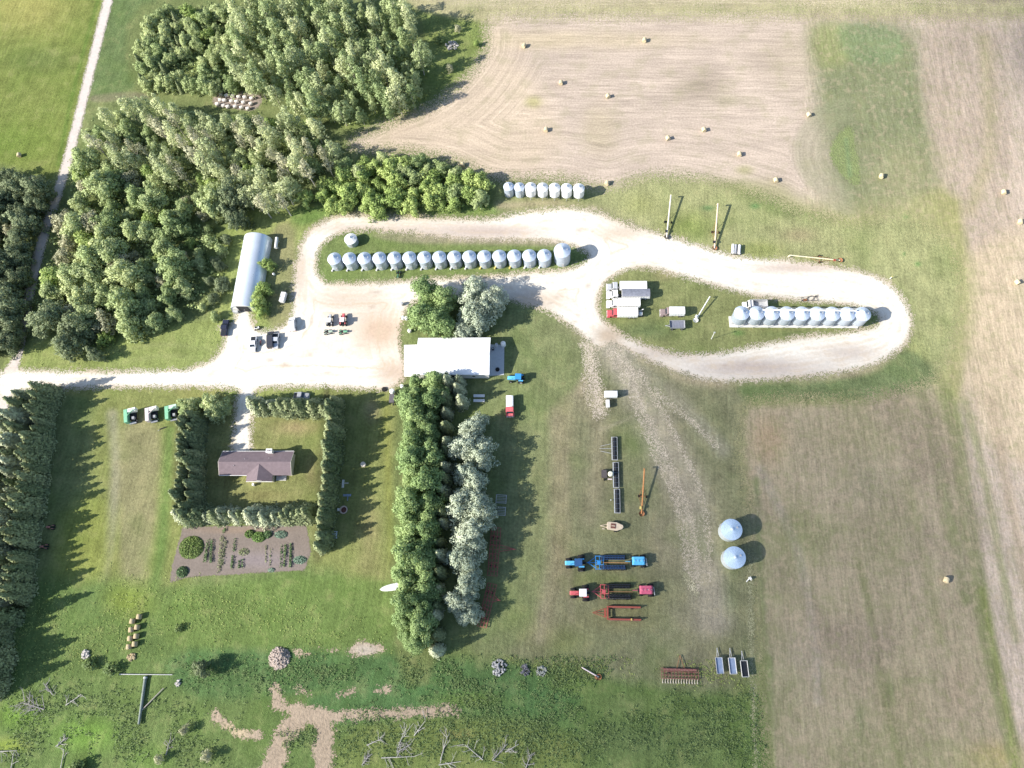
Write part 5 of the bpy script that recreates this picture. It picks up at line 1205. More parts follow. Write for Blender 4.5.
def air_drill(label, px0, px1, py, frame, wing, W, z=1.0):
    """folded seeding tool: drawbar at px0 (left), tool frame to px1"""
    az = ang(px1, py, px0, py); L = SCL(px0, px1, py, 0); t = thing('air_drill', label, 'seeder', at(px1, py, z), az)
    m = MB()
    for s in (-1, 1): m.tube((L, 0, .7), (L * .80, s * W * .33, .75), .09, n=6)
    m.box(L * .88, 0, .68, L * .22, .14, .14); m.box(L + .1, 0, .6, .35, .2, .18); m.build('drawbar', frame, t)
    m = MB()
    for x in (L * .80, L * .70, L * .60): m.box(x, 0, .75, .16, W * .86, .16)
    for y in (-W * .4, -W * .13, W * .13, W * .4): m.box(L * .70, y, .77, L * .22, .14, .16)
    m.box(L * .72, 0, .95, .9, .9, .5); m.build('centre_frame', frame, t)
    for s in (-1, 1):
        m = MB()
        for yy in (.20, .30, .40): m.box(L * .36, s * W * yy, .8 + yy * 1.6, L * .62, .16, .18)
        for k in range(9): m.box(L * .08 + k * L * .07, s * W * .30, .85 + .48, .12, W * .24, .14)
        wg = m.build('wing', wing, t)
        m = MB()
        for k in range(16):
            for yy in (.22, .40): m.tube((L * .06 + k * L * .038, s * W * yy, .8 + yy * 1.6), (L * .06 + k * L * .038 - .1, s * W * (yy + .06), .25), .045, n=4)
        m.build('shanks', GREYL, wg)
        m = MB()
        for yy in (.20, .265, .33, .40, .46):
            for k in range(20): m.tube((L * .04 + k * L * .031, s * W * yy - .07, .33 + yy * .9), (L * .04 + k * L * .031, s * W * yy + .07, .33 + yy * .9), .27, n=8)
        m.build('packer_wheels', BLACK, wg)
        for x in (L * .12, L * .45): wheel(t, x, s * W * .46, .38, .24)
        wheel(t, L * .66, s * W * .30, .42, .28)
    MB().tube((L * .60, 0, .95), (-L * .02, .1, .95), .08, n=6).build('hose', RUST if frame is not BLUE else RUSTO, t)
    return t
air_drill('blue-framed folded air drill between the blue tractor and blue cart', 588, 627, 562.5, BLUE, mat('dark_blue_steel', (.03, .07, .16), .5, .2, .3, 3, .4), 4.2)
air_drill('dark folded air drill with red drawbar between red tractor and red cart', 593, 632, 591.5, REDP, DARK, 4.3)
def seed_cart(label, px, py, bodym, L=4.6, W=2.5):
    az = ang(px + 20, py, px, py); t = thing('seed_cart', label, 'seed cart', at(px, py, 1.6), az)
    b = MB(); b.prism([(-L * .38, 1.9), (-L * .30, 2.45), (L * .30, 2.45), (L * .38, 1.9), (L * .2, 1.0), (-L * .2, 1.0)], -W * .42, W * .42); tk = b.build('tank', bodym, t, bevel=.06)
    for k in (-.2, .02, .22): MB().lathe([(.34, 2.45), (.34, 2.56), (.1, 2.62)], 12, k * L, 0, cap=True).build('tank_lid', bodym, tk)
    MB().box(0, 0, 2.46, L * .66, .12, .06).build('walkway_rail', RIM, tk)
    m = MB(); m.box(0, 0, .72, L * .9, 1.0, .2); m.box(0, -W * .45, .72, L * .7, .12, .14); m.box(0, W * .45, .72, L * .7, .12, .14); m.build('frame', DARK, t)
    m = MB(); m.tube((L * .42, 0, .7), (L * .42 + 1.5, 0, .6), .09, n=6); m.build('drawbar', bodym, t)
    m = MB(); m.tube((-L * .46, -W * .3, .8), (-L * .46, W * .5, 2.3), .12, n=8); m.build('loading_auger', GREYL, t)
    for s in (-1, 1): wheel(t, L * .28, s * W * .5, .5, .4); wheel(t, -L * .28, s * W * .55, .8, .55)
    return t
seed_cart('bright blue seed cart at the tail of the blue air drill', 638.5, 561, BLUEL)
seed_cart('pinkish red seed cart at the tail of the dark air drill', 646, 590, mat('pink_red_paint', (.50, .10, .17), .5, 0, .2, 2, .4))
# red U-shaped frame
az = ang(640, 613, 594, 612); L = SCL(593, 641, 613, 0); t = thing('packer_frame', 'long red U-shaped packer frame parked below the dark air drill', 'packer', at(640.8, 613.6, .7), az)
m = MB()
for s in (-1, 1): m.tube((L, 0, .6), (L * .76, s * 1.0, .7), .08, n=6)
m.box(L * .74, 0, .6, .5, 2.3, .25); m.box(L * .85, 0, .62, L * .2, .12, .12); m.build('drawbar', RUSTR, t)
for s in (-1, 1):
    b = MB(); b.box(L * .345, s * 1.55, .95, L * .69, .34, .32)
    for k in range(11): b.box(L * .03 + k * L * .065, s * 1.55, .7, .12, .5, .25)
    w_ = b.build('side_beam', RUSTR, t)
    b = MB(); b.tube((L * .02, s * 1.55, .42), (L * .66, s * 1.55, .42), .36, n=10); b.build('roller', mat('roller_steel', (.20, .11, .09), .6, .3, .3, 3, .3), w_)
    for x in (L * .18, L * .6): wheel(t, x, s * 1.15, .36, .22)
MB().box(L * .69, 0, 1.0, .4, 3.4, .34).build('cross_beam', RUSTR, t)
MB().box(L * .2, 1.55, 1.3, .3, .5, .3).build('jack', YELL, t)

# three-section black header / roller
azL = ang(614, 513, 612.5, 437); q = P(616.5, 475, .8); Lt = (P(613, 437) - P(616.8, 513)).length
t = thing('land_roller', 'long implement of three dark sections with pale rails and white tank', 'roller', (q.x, q.y, 0), azL)
secs = [(SCL(616, 616, 475, 0), 0)]
def sec(y0, y1, px, up):
    qq = P(px, (y0 + y1) / 2, .8); L = (P(px, y0) - P(px, y1)).length
    d = Vector((qq.x - q.x, qq.y - q.y, 0)); d.rotate(Matrix.Rotation(-azL, 3, 'Z'))
    b = MB(); b.box(d.x, d.y + .75, .75, L, .26, .22); b.box(d.x, d.y - .75, .7, L, .10, .16)
    for k in (-.5, .5): b.box(d.x + k * L * .985, d.y, .7, .14, 1.55, .2)
    fr = b.build('section_frame', GREYL, t)
    for k in range(5):
        xc = d.x - L / 2 + (k + .5) * L / 5
        c = MB(); c.tube((xc - L / 10 + .12, d.y, .55), (xc + L / 10 - .12, d.y, .55), .52, n=16); c.build('roller_drum', DARK, fr, True)
        MB().box(xc + L / 10 - .05, d.y, .72, .12, 1.1, .12).build('bearing', mat('bluegrey_steel', (.16, .20, .26), .5, .2, .2, 3, .4), fr)
    return d, L
d, L = sec(437.0, 460.0, 614.6, 0); m = MB()
for s in (-1, 1): m.tube((d.x + s * 1.4, d.y + .9, .7), (d.x + s * .7, d.y + 4.0, .5), .05, n=5)
m.tube((d.x, d.y + .9, .7), (d.x, d.y + 4.2, .5), .05, n=5); m.build('pull_frame', GREYL, t)
d, L = sec(462.3, 487.5, 616.0, 0)
MB().box(d.x + .2, d.y + 3.3, .6, 2.2, 1.5, .7).build('hitch_box', mat('brown_dark_steel', (.10, .085, .085), .6, .1, .3, 3, .3), t)
MB().lathe([(.62, .8), (.72, 1.0), (.72, 1.9), (.5, 2.15), (.1, 2.2)], 16, d.x + .1, d.y + 1.55).build('water_tank', mat('cream_tank', (.78, .74, .58), .4, 0, .06, 2, .4), t, True)
for s in (-1, 1): wheel(t, d.x + s * 1.3, d.y + 3.3, .38, .25)
MB().box(d.x - 1.2, d.y + 1.7, .5, .3, 1.2, .2).build('step', PINKW, t)
d, L = sec(489, 513, 617.2, 0); MB().lathe([(.12, .4), (.2, .6), (.1, .9)], 8, d.x + .3, d.y + 1.7, cap=True).build('gauge', RIM, t)

# beige pull-type machine
az = ang(622, 527, 601, 525); t = thing('baler', 'beige boat-shaped pull-type machine below the three-section implement', 'machine', at(613.5, 526.3, 1.0), az)
MB().slab([(-2.5, -.5), (-2.7, 0), (-2.4, .55), (-1.0, 1.15), (1.6, 1.0), (1.8, .6), (1.8, -.9), (1.2, -1.1), (-.9, -1.1)], .6, 1.5).build('body', BEIGE, t, bevel=.1)
MB().box(.1, 0, 1.503, 1.3, 1.3, .12).build('intake', mat('brown_intake', (.16, .07, .055), .7, 0, .3, 3, .2), t); MB().box(.1, 0, 1.63, 1.0, .2, .06).build('feed_bar', BEIGE, t)
m = MB(); m.tube((1.7, -.4, .8), (3.6, .1, .5), .09, n=6); m.tube((1.7, .5, .8), (3.6, .1, .5), .09, n=6); m.box(2.7, .9, .6, .7, .25, .2); m.build('drawbar', BEIGE, t)
for s in (-1, 1): wheel(t, -.6, s * 1.25, .42, .28)

# cultivators and grey frame in willow shade
def cultivator(label, pa, pb, W, bars, mtl, tongue=None, name='cultivator'):
    a_, b_ = P(*pa), P(*pb); az = math.atan2(b_.y - a_.y, b_.x - a_.x); L = (b_ - a_).length
    t = thing(name, label, 'cultivator', ((a_.x + b_.x) / 2, (a_.y + b_.y) / 2, 0), az)
    m = MB()
    for k in range(bars): m.box(0, -W / 2 + W * k / (bars - 1), .6, L, .13, .14)
    n = int(L / 1.1)
    for k in range(n + 1): m.box(-L / 2 + L * k / n, 0, .62, .11, W, .13)
    fr = m.build('frame', mtl, t)
    m = MB()
    for k in range(int(L / .45)):
        y = -W / 2 + W * (k % bars) / (bars - 1); x = -L / 2 + .2 + k * .45
        m.tube((x, y, .6), (x + .15, y - .12, .35), .035, n=4); m.tube((x + .15, y - .12, .35), (x, y - .05, .02), .03, n=4)
    m.build('tines', mtl, fr)
    m = MB()
    for k in (-.3, -.1, .1, .3): m.tube((k * L, -W * .3, .75), (k * L + .5, W * .3, 1.35), .06, n=5); m.tube((k * L + .5, W * .3, 1.35), (k * L, W * .5, .7), .05, n=5)
    m.build('lift_arms', mtl, t)
    if tongue:
        m = MB(); x0, ln = tongue
        for s in (-.9, .9): m.tube((x0 + s, -W / 2, .62), (x0, -W / 2 - ln, .45), .08, n=6)
        m.tube((x0, -W / 2, .62), (x0, -W / 2 - ln - .4, .45), .07, n=6); m.build('tongue', mtl, t)
    for s in (-.3, .3):
        for y in (-W * .25, W * .25): wheel(t, s * L, y, .36, .24, RUST)
    return t
cultivator('red cultivator with side tongue in the upper willow shade', (492.5, 576), (496.5, 528), 2.6, 4, mat('shaded_red', (.34, .095, .09), .6, 0, .25, 3, .2), (1.0, 4.2))
cultivator('red cultivator slanting along the lower willows without a visible tongue', (482, 627), (492.5, 584), 2.4, 4, mat('shaded_red', (.34, .095, .09), .6, 0, .25, 3, .2), (2.0, 1.6))
t = thing('steel_rack', 'pale grey open steel rack of two squares in willow shade', 'rack', at(500.8, 505, .6), ang(500, 515, 501.5, 494))
for xx in (-1.7, 1.7):
    m = MB()
    for s in (-1, 1): m.box(xx + s * 1.1, 0, .55, .12, 3.0, .12); m.box(xx, s * 1.4, .56, 2.3, .12, .12)
    for k in range(4): m.box(xx - .7 + k * .45, 0, .6, .07, 2.8, .07)
    m.build('bay', GREYL, t)
for sx in (-2.7, -.6, .6, 2.7):
    for sy in (-1.35, 1.35): MB().box(sx, sy, 0, .12, .12, .56).build('leg', GREYL, t)

# brown harrow
a_, b_ = P(661, 673), P(698, 674); az = math.atan2(b_.y - a_.y, b_.x - a_.x); L = (b_ - a_).length
t = thing('harrow', 'rusty brown multi-row harrow at the bottom of the machinery yard', 'harrow', ((a_.x + b_.x) / 2, (a_.y + b_.y) / 2, 0), az)
m = MB()
for y in (-1.2, -.4, .4, 1.2): m.box(0, y, .5, L, .14, .14)
for k in range(12): m.box(-L / 2 + L * k / 11, 0, .52, .12, 2.6, .14)
m.box(0, .9, .66, L * .9, .5, .3); m.build('frame', mat('brown_red_steel', (.24, .10, .085), .7, .1, .3, 3, .2, dirt=(.30, .24, .20)), t)
for k in range(14):
    m = MB(); x = -L / 2 + .3 + (L - .6) * k / 13; m.tube((x, -1.2, .5), (x, -2.3, .12), .07, n=5); m.box(x, -2.1, .1, .22, .6, .12); m.build('tine_bar', mat('pale_tines', (.58, .52, .42), .7, 0, .2, 3, .2), t)
m = MB(); m.tube((-.7, 1.2, .55), (.3, 4.4, .45), .07, n=5); m.tube((1.2, 1.2, .55), (.3, 4.4, .45), .07, n=5); m.build('tongue', RUST, t)
for s in (-.3, .3): wheel(t, s * L, 0.2, .36, .22, RUST)

# --- augers
def auger(label, p_lo, p_hi, z_hi, tubem, r=.20, undercar=True, name='grain_auger', carr=RUST, red=None):
    """p_lo on the ground, p_hi as seen at height z_hi"""
    a_ = P(*p_lo); b_ = P(p_hi[0], p_hi[1], z_hi); az = math.atan2(b_.y - a_.y, b_.x - a_.x); L = math.hypot(b_.x - a_.x, b_.y - a_.y)
    t = thing(name, label, 'auger', (a_.x, a_.y, 0), az)
    sl = (z_hi - .45) / L
    m = MB(); m.tube((0, 0, .45), (L, 0, z_hi), r, n=12)
    for k in range(1, 6): m.tube((L * k / 6 - .06, 0, .45 + sl * (L * k / 6 - .06)), (L * k / 6 + .06, 0, .45 + sl * (L * k / 6 + .06)), r * 1.25, n=12)
    m.build('tube', tubem, t, True)
    MB().tube((L - .05, 0, z_hi - .05), (L + .25, 0, z_hi - .9), r * .95, r * 1.1, 10).build('spout', tubem, t)
    b = MB(); b.lathe([(.25, .12), (.75, .55), (.78, .62)], 10, 0, 0, cap=False); b.build('intake_hopper', carr, t)
    if undercar:
        m = MB(); xw = L * .40; zt = .45 + sl * L * .62
        for s in (-1, 1): m.tube((xw, s * .95, .45), (L * .62, s * .12, zt - .1), .055, n=5); m.tube((xw, s * .95, .45), (L * .14, s * .12, .5 + sl * L * .14), .05, n=5)
        m.tube((xw, -1.0, .45), (xw, 1.0, .45), .07, n=6); fr = m.build('undercarriage', carr, t)
        for s in (-1, 1): wheel(t, xw, s * 1.1, .4, .22, carr)
    b = MB(); b.box(L * .12, .45, .7 + sl * L * .12, .7, .5, .5); b.build('engine', red or DARK, t)
    return t
auger('pale grain auger raised over the grass, nearer the trucks', (666.5, 238), (671, 195), 2.9, mat('cream_auger', (.70, .64, .52), .5, 0, .12, 2, .4), .22, True, 'grain_auger', DARK)
auger('rust-streaked grain auger raised over the grass, nearer the twin tanks', (714.3, 249), (718, 203.5), 3.2, mat('cream_rusty_auger', (.64, .50, .38), .6, 0, .15, 1.2, .4, dirt=(.42, .24, .13)), .24, True, 'grain_auger', RUST)
auger('long cream auger lying low beside the loop road, rusty running gear', (839.5, 261.0), (790, 255.2), 1.6, mat('yellow_cream_auger', (.72, .64, .42), .5, 0, .12, 2, .4), .19, True, 'grain_auger', RUST, RUSTR)
auger('orange rusty auger standing alone beside the three-section implement', (641.5, 514), (644.5, 469), 2.8, RUSTO, .20, True, 'grain_auger', RUST, YELL)
auger('white auger with round white hopper among the parked trucks', (695.3, 321), (710, 296.5), 1.8, WHITE, .16, False, 'grain_auger', WHITE, WHITE)
auger('short pink rusty auger piece in the weeds near the grey scrap', (598.5, 677), (583, 668), .8, PINKW, .16, False, 'auger_section', RUST, RUST)
t = thing('yard_post', 'thin white post standing in grass near the white auger', 'post', at(711.3, 339), 0)
MB().tube((0, 0, 0), (0, 0, 5.2), .10, .07, 8).build('pole', WHITE, t); MB().box(0, 0, 4.6, .5, .25, .35).build('meter_box', GREYL, t)
t = thing('twin_tank', 'pair of small white and dark tanks on one skid by the loop road', 'tanks', at(736, 249.5, .6), ang(736, 256, 737, 243))
for y, m_ in ((-.95, WHITE), (.15, GREYP), (1.0, WHITE)):
    MB().tube((-1.5, y, .85), (1.5, y, .85), .42, n=14).build('tank', m_, t, True)
MB().box(0, 0, .2, 3.2, 2.8, .2).build('skid', DARK, t)
t = thing('scrap_rack', 'thin dark scrap frame lying on the sand above the hopper bins', 'frame', at(809, 299), ang(800, 300, 820, 298))
m = MB()
for x0, y0, x1, y1 in [(-2.6, -.6, 2.4, -.9), (-2.4, .7, 2.6, .5), (-2.4, -.6, -2.0, .7), (-.8, -.9, -.2, .8), (.9, -.9, 1.5, .7), (2.3, -.9, 2.0, .9), (-2.6, -.6, .9, .9), (.2, -.8, 2.8, 1.0)]: m.tube((x0, y0, .3), (x1, y1, .35), .06, n=5)
m.build('bars', DARK, t); MB().box(-1.2, -.2, 0, 1.0, .5, .3).build('base', RUST, t)

# --- old harvesters by the lane
def harvester(label, px, py, m1, m2, sc_=1.0):
    t = thing('old_harvester', label, 'harvester', at(px, py, 2.0), ang(px, py - 10, px + .8, py + 8), 'old harvesters in a row on the grass'); t.scale = (.9, .85, .9)
    # local +x points to the machine's front (down the frame); +y to its left flank away from the sun
    MB().box(0, -1.35, 1.0, 4.6, 1.3, 1.9).build('body', m1, t, bevel=.06)
    MB().box(-1.75, .7, 1.2, 1.3, 2.9, 1.6).build('straw_hood', m2, t, bevel=.06)
    MB().box(.2, .5, .9, 2.4, 2.2, .5).build('engine_deck', DARK, t)  # dark colour stands for the open engine area and the shade in it
    MB().tube((.4, .2, 1.4), (.4, .2, 2.1), .28, n=10).build('air_cleaner', DARK, t); MB().box(1.0, .9, 1.4, .9, .8, .9).build('grain_elevator', GREYP, t)
    MB().tube((.2, -.9, 2.9), (-1.6, 1.6, 3.1), .14, n=8).build('unloading_auger', m1, t)
    MB().box(2.2, .1, .5, .7, 2.4, .5).build('feeder', GREYP, t)
    for y in (-1.35, 1.2): wheel(t, 1.6, y, .62, .4); wheel(t, -1.7, y, .42, .3)
    return t
harvester('green and white old harvester parked first from the shelterbelt', 130.2, 415.5, GREEN, mat('mint_white', (.70, .76, .66), .5, 0, .1, 2, .3))
harvester('pinkish white old harvester parked between the two green ones', 151.5, 414, PINKW, mat('cream_white', (.76, .70, .62), .5, 0, .1, 2, .3))
harvester('green old harvester parked beside the round tree of the house hedge', 171.2, 412.2, GREEN, mat('mint_green', (.46, .62, .48), .5, 0, .1, 2, .3))
t = thing('pipe', 'short dark pipe on the grass in front of the last harvester', 'pipe', at(163, 428.3), .35); MB().tube((-1, 0, .15), (1, 0, .15), .15, n=8).build('body', DARK, t); MB().tube((-1.6, -.3, .06), (-1.1, -.1, .06), .05, n=6).build('coupling', GREYL, t)

# --- cars and pickups in the yard
def pickup(label, px, py, az, m, van=False, L=5.4, z=1.2):
    t = thing('van' if van else 'pickup_truck', label, 'van' if van else 'pickup', at(px, py, z), az)
    h = L / 2
    if van: prof = [(h, .5), (h, 1.0), (h - .9, 1.2), (h - 1.6, 1.95), (-h + .3, 2.0), (-h, 1.6), (-h, .5)]
    else: prof = [(h, .5), (h, 1.0), (h - 1.4, 1.12), (h - 2.1, 1.75), (h - 3.3, 1.75), (h - 3.5, 1.1), (-h, 1.1), (-h, .5)]
    b = MB().prism(prof, -.95, .95); bd = b.build('body', m, t, bevel=.06)
    a0, a1 = ((h - .95, 1.25), (h - 1.58, 1.9)) if van else ((h - 1.45, 1.16), (h - 2.05, 1.7))
    MB().add([(a0[0] + .03, -.8, a0[1]), (a0[0] + .03, .8, a0[1]), (a1[0] + .03, .74, a1[1]), (a1[0] + .03, -.74, a1[1])], [(0, 1, 2, 3)]).build('windscreen', GLASS, bd)
    for s in (-1, 1):
        MB().box(h - 2.7 if not van else -.3, s * .955, 1.18, 1.2 if not van else 2.8, .03, .45).build('side_window', GLASS, bd)
        MB().box(h + .01, s * .7, .75, .05, .35, .18).build('headlight', WHITE, t); MB().box(-h - .01, s * .8, .8, .05, .2, .25).build('taillight', REDP, t)
        for x in (h - .95, -h + 1.05): wheel(t, x, s * .86, .38, .26)
    MB().box(h + .05, 0, .42, .12, 1.85, .2).build('bumper', GREYL, t)
    if not van: MB().box(-h + .95, 0, 1.105, 1.6, 1.5, .02).build('bed_liner', DARK, t)
    return t
NAVY = mat('dark_blue_car_paint', (.03, .035, .06), .3, .2, .1, 1, .5); SILV = mat('silver_car_paint', (.55, .56, .58), .35, .3, .1, 1, .5); WCAR = mat('white_car_paint', (.78, .78, .78), .3, 0, .05, 1, .5); CHAR = mat('charcoal_car_paint', (.05, .05, .06), .35, .2, .1, 1, .5)
up_ = ang(253, 350, 254.5, 335)
pickup('dark pickup parked at the edge of the mown lawn near the shed', 224.3, 327.3, ang(223.6, 332, 225.2, 322), NAVY)
pickup('white pickup with black bed on the bright gravel below the quad', 252.6, 343.6, up_ + PI, WCAR, L=5.0)
pickup('large dark van on the gravel, wider of the middle pair', 270.2, 339.5, up_ + .1, CHAR, True, 5.6); pickup('silver pickup in the shadow side of the large dark van', 275.2, 340.2, up_ + PI, SILV, L=4.9)
pickup('white van standing alone near the loop road start', 292.0, 323.8, up_ + .12, WCAR, True, 4.6)
t = thing('quad_bike', 'small black and white quad bike under the bright tree', 'quad', at(257, 328, .5), .2)
MB().box(0, 0, .5, 1.5, .6, .35).build('body', WHITE, t, bevel=.05); MB().box(-.2, 0, .86, .7, .35, .15).build('seat', DARK, t); MB().tube((.45, -.4, 1.05), (.45, .4, 1.05), .03, n=5).build('handlebar', DARK, t)
for x in (-.6, .6):
    for s in (-.48, .48): wheel(t, x, s, .3, .24, GREYP)
t = thing('motorbike', 'narrow dark motorbike between the white pickup and dark van', 'motorbike', at(261.3, 342.8), up_)
MB().box(0, 0, .45, .9, .26, .4).build('body', REDP, t, bevel=.05); MB().box(-.35, 0, .86, .7, .24, .1).build('seat', DARK, t); MB().tube((.45, -.35, 1.0), (.45, .35, 1.0), .03, n=5).build('handlebar', GREYL, t)
for x in (-.7, .7): wheel(t, x, 0, .33, .14, GREYL)
grain_truck('small old truck with pink-red cab and white box on the shaded grass', at(509.8, 415.5, 1.8), ang(509.6, 395, 509.8, 415), PINKR, WHITE, -2.6, -6.0, 'white', 2.0, None, None, 'truck', 'grain_truck', .7, .9)
for i, (px, py) in enumerate([(479.2, 396.2), (479.2, 401.0)]):
    t = thing('feed_trough', ['white feed trough lying in shade, the one nearer the workshop', 'white feed trough lying in shade, the one nearer the willows'][i], 'trough', at(px, py), ang(474, 396, 485, 396), 'white troughs')
    b = MB(); L = 3.2; 
    b.box(0, 0, .12, L, .7, .08)
    for s in (-1, 1): b.box(0, s * .36, .18, L, .07, .36); b.box(s * L / 2, 0, .2, .07, .66, .3)
    b.build('basin', WHITE, t)
    for s in (-.4, .4): MB().box(s * L, 0, 0, .1, .8, .12).build('leg', BLUE, t)
def box_trailer(label, px, py, az, L, W, h, m, name='trailer', tongue=1.2, z=1.8):
    t = thing(name, label, 'trailer', at(px, py, z), az)
    MB().box(0, 0, .6, L, W, h).build('body', m, t, bevel=.08); MB().box(0, 0, .4, L * .95, W * .6, .18).build('frame', DARK, t)
    m_ = MB(); m_.tube((L / 2, -.5, .5), (L / 2 + tongue, 0, .5), .06, n=5); m_.tube((L / 2, .5, .5), (L / 2 + tongue, 0, .5), .06, n=5); m_.build('tongue', DARK, t)
    d = MB().box(-L / 2 - .02, 0, .7, .05, W * .8, h * .85).build('door', m, t); MB().box(-L / 2 - .07, .2, 1.2, .05, .2, .06).build('handle', GREYL, d)
    for s in (-1, 1): wheel(t, -.2, s * (W / 2 + .02), .36, .22)
    return t
box_trailer('long white enclosed trailer at the end of the dirt track', 611, 394, ang(604, 394, 618, 394), 3.7, 1.7, 1.7, WHITE)
box_trailer('small white trailer parked crosswise below the long white trailer', 607.8, 403.5, ang(608, 408, 607.5, 399), 2.2, 1.1, 1.0, WHITEW, 'trailer', .8, 1.2)
box_trailer('pale box trailer in the tree shade between arched shed and loop road', 282.8, 297, ang(281, 304, 285, 290), 3.3, 1.6, 1.3, WHITEW, 'trailer', 1, 1.5)
t = thing('fuel_tank', 'long white fuel tank on stands beside the arched shed', 'tank', at(276.8, 243.5, 1.0), ang(276, 250, 277.5, 237))
b = MB(); b.tube((-1.9, 0, 1.4), (1.9, 0, 1.4), .5, n=16); b.build('tank', WHITEW, t, True)
for s in (-1.2, 1.2): MB().box(s, 0, 0, .15, .9, 1.0).build('leg', GREYL, t)
lathe_thing('propane_tank', 'small white upright tank in shade beside the arched shed', 'tank', 273.8, 274.2, [(.3, 0), (.38, .2), (.38, .9), (.2, 1.15)], WHITE, .5, GREYL)
# tank trailer by the poplars
t = thing('tank_trailer', 'dark trailer with round white tank by the poplar edge', 'trailer', at(392.2, 396, 1.0), ang(391.6, 401, 392.6, 388))
MB().box(-.8, 0, .5, 2.6, 1.5, .9).build('body', mat('dark_brown_box', (.11, .10, .11), .6, 0, .2, 2, .3), t, bevel=.05); MB().lathe([(.6, .6), (.78, .8), (.78, 1.9), (.6, 2.2), (.15, 2.35)], 18, 1.3, 0, cap=True).build('tank', WHITE, t, True)
for s in (-1, 1): wheel(t, -.9, s * .85, .36, .22); wheel(t, 1.0, s * .85, .36, .22)
MB().box(-2.5, -.4, .3, .5, .3, .5).build('hitch', DARK, t)
t = thing('boat', 'white upturned boat half hidden under the green poplar edge', 'boat', at(390, 587.5, .4), ang(396, 586, 376, 590))
b = MB(); rings = []
for k in range(9):
    f = k / 8; hw = .95 * math.sqrt(max(0, 1 - f ** 3)) * (.85 + .15 * (1 - f)) + .06; x = -2.6 + 5.4 * f
    b.v += [(x, hw * math.cos(PI * i / 8), .75 * math.sin(PI * i / 8) ** .8 * (1 - .35 * f ** 2) + .05) for i in range(9)]
for k in range(8):
    for i in range(8): b.f.append((k * 9 + i, k * 9 + i + 1, (k + 1) * 9 + i + 1, (k + 1) * 9 + i))
b.f.append(tuple(range(9))); b.build('hull', WHITE, t, True); MB().tube((-2.6, 0, .82), (2.3, 0, .6), .04, n=5).build('keel', GREYL, t)
t = thing('wellhead', 'small white pipe cross beside the field track below big bins', 'wellhead', at(748, 579.6), .4)
m = MB(); m.tube((0, 0, 0), (0, 0, 1.0), .12, n=8); m.tube((-.8, -.3, .6), (.8, .4, .6), .12, n=8); m.tube((.3, .5, .5), (.6, -.5, .5), .1, n=8); m.build('pipes', WHITE, t); MB().box(.5, 0, .7, .5, .5, .4).build('valve', WHITE, t)
t = thing('marker_post', 'short white marker post where the loop road meets the field', 'post', at(889.8, 279), 0); MB().tube((0, 0, 0), (0, 0, 1.6), .09, n=8).build('pole', WHITE, t); MB().box(0, 0, 1.5, .2, .2, .12).build('cap', YELL, t)

# --- garden-side yard things east of the hedge
t = thing('fire_pit', 'round orange-white fire ring on the shaded grass', 'fire pit', at(344, 510), 0)
MB().lathe([(1.0, 0), (1.15, .45), (.85, .45), (.8, .05)], 18).build('ring', mat('stone_ring', (.56, .44, .38), .9, 0, .3, 4, .1), t); MB().lathe([(.8, .08), (.1, .3)], 12).build('ashes', mat('ashes', (.14, .06, .05), .95, 0, .3, 3, .1), t); MB().box(-1.5, .1, 0, .6, .7, .5).build('log_seat', BRICK, t)
for px, py, lb, k in [(343.5, 484, 'pale bench with a side plank in the hedge shade', 0), (347.5, 495.5, 'faint blue slatted bench above the fire ring', 1), (334.5, 535, 'pale picnic table at the corner of the garden hedge', 2)]:
    t = thing('picnic_table' if k == 2 else 'bench', lb, 'table' if k == 2 else 'bench', at(px, py), PI / 2 if k == 0 else 0)
    mm = [WHITEW, SODA, mat('pale_blue_wood', (.50, .56, .58), .7, 0, .2, 3, .2)][k]
    if k == 2:
        MB().box(0, 0, .72, 1.9, .8, .06).build('tabletop', mm, t)
        for s in (-1, 1): MB().box(0, s * .85, .42, 1.9, .28, .05).build('seat', mm, t); MB().box(s * .7, 0, 0, .1, 1.9, .7).build('leg', mm, t)
    else:
        for s in (-.18, .18): MB().box(0, s, .42, 2.3, .26, .06).build('seat', mm, t)
        for s in (-.9, .9): MB().box(s, 0, 0, .1, .5, .42).build('leg', mm, t)
        MB().box(.2, -.9, .2, .2, 1.2, .06).build('plank', mm, t)
lathe_thing('cable_reel', 'pale round cable reel lying on the lawn east of the hedge', 'reel', 363.3, 464.5, [(.75, 0), (.75, .12), (.35, .14), (.35, .6), (.75, .62), (.75, .74)], mat('pale_reel', (.58, .52, .44), .85, 0, .2, 3, .1), .3, None, None, 'drum')
for px, py, lb in [(50.5, 527, 'small faded red tractor in the shelterbelt shade, upper of two'), (44, 546.5, 'small faded red tractor in the shelterbelt shade, lower of two')]:
    tractor(lb, px, py, ang(px + 10, py, px, py), 2.8, mat('faded_brick_red', (.50, .22, .17), .6, 0, .2, 2, .3), PINKW, 'small red tractors in shade', RIM, .8, False, cab=False)
pickup('dark car half hidden by the small spruces along the yard', 301, 395.4, ang(296, 395, 308, 395.6), GREYP, False, 4.6)

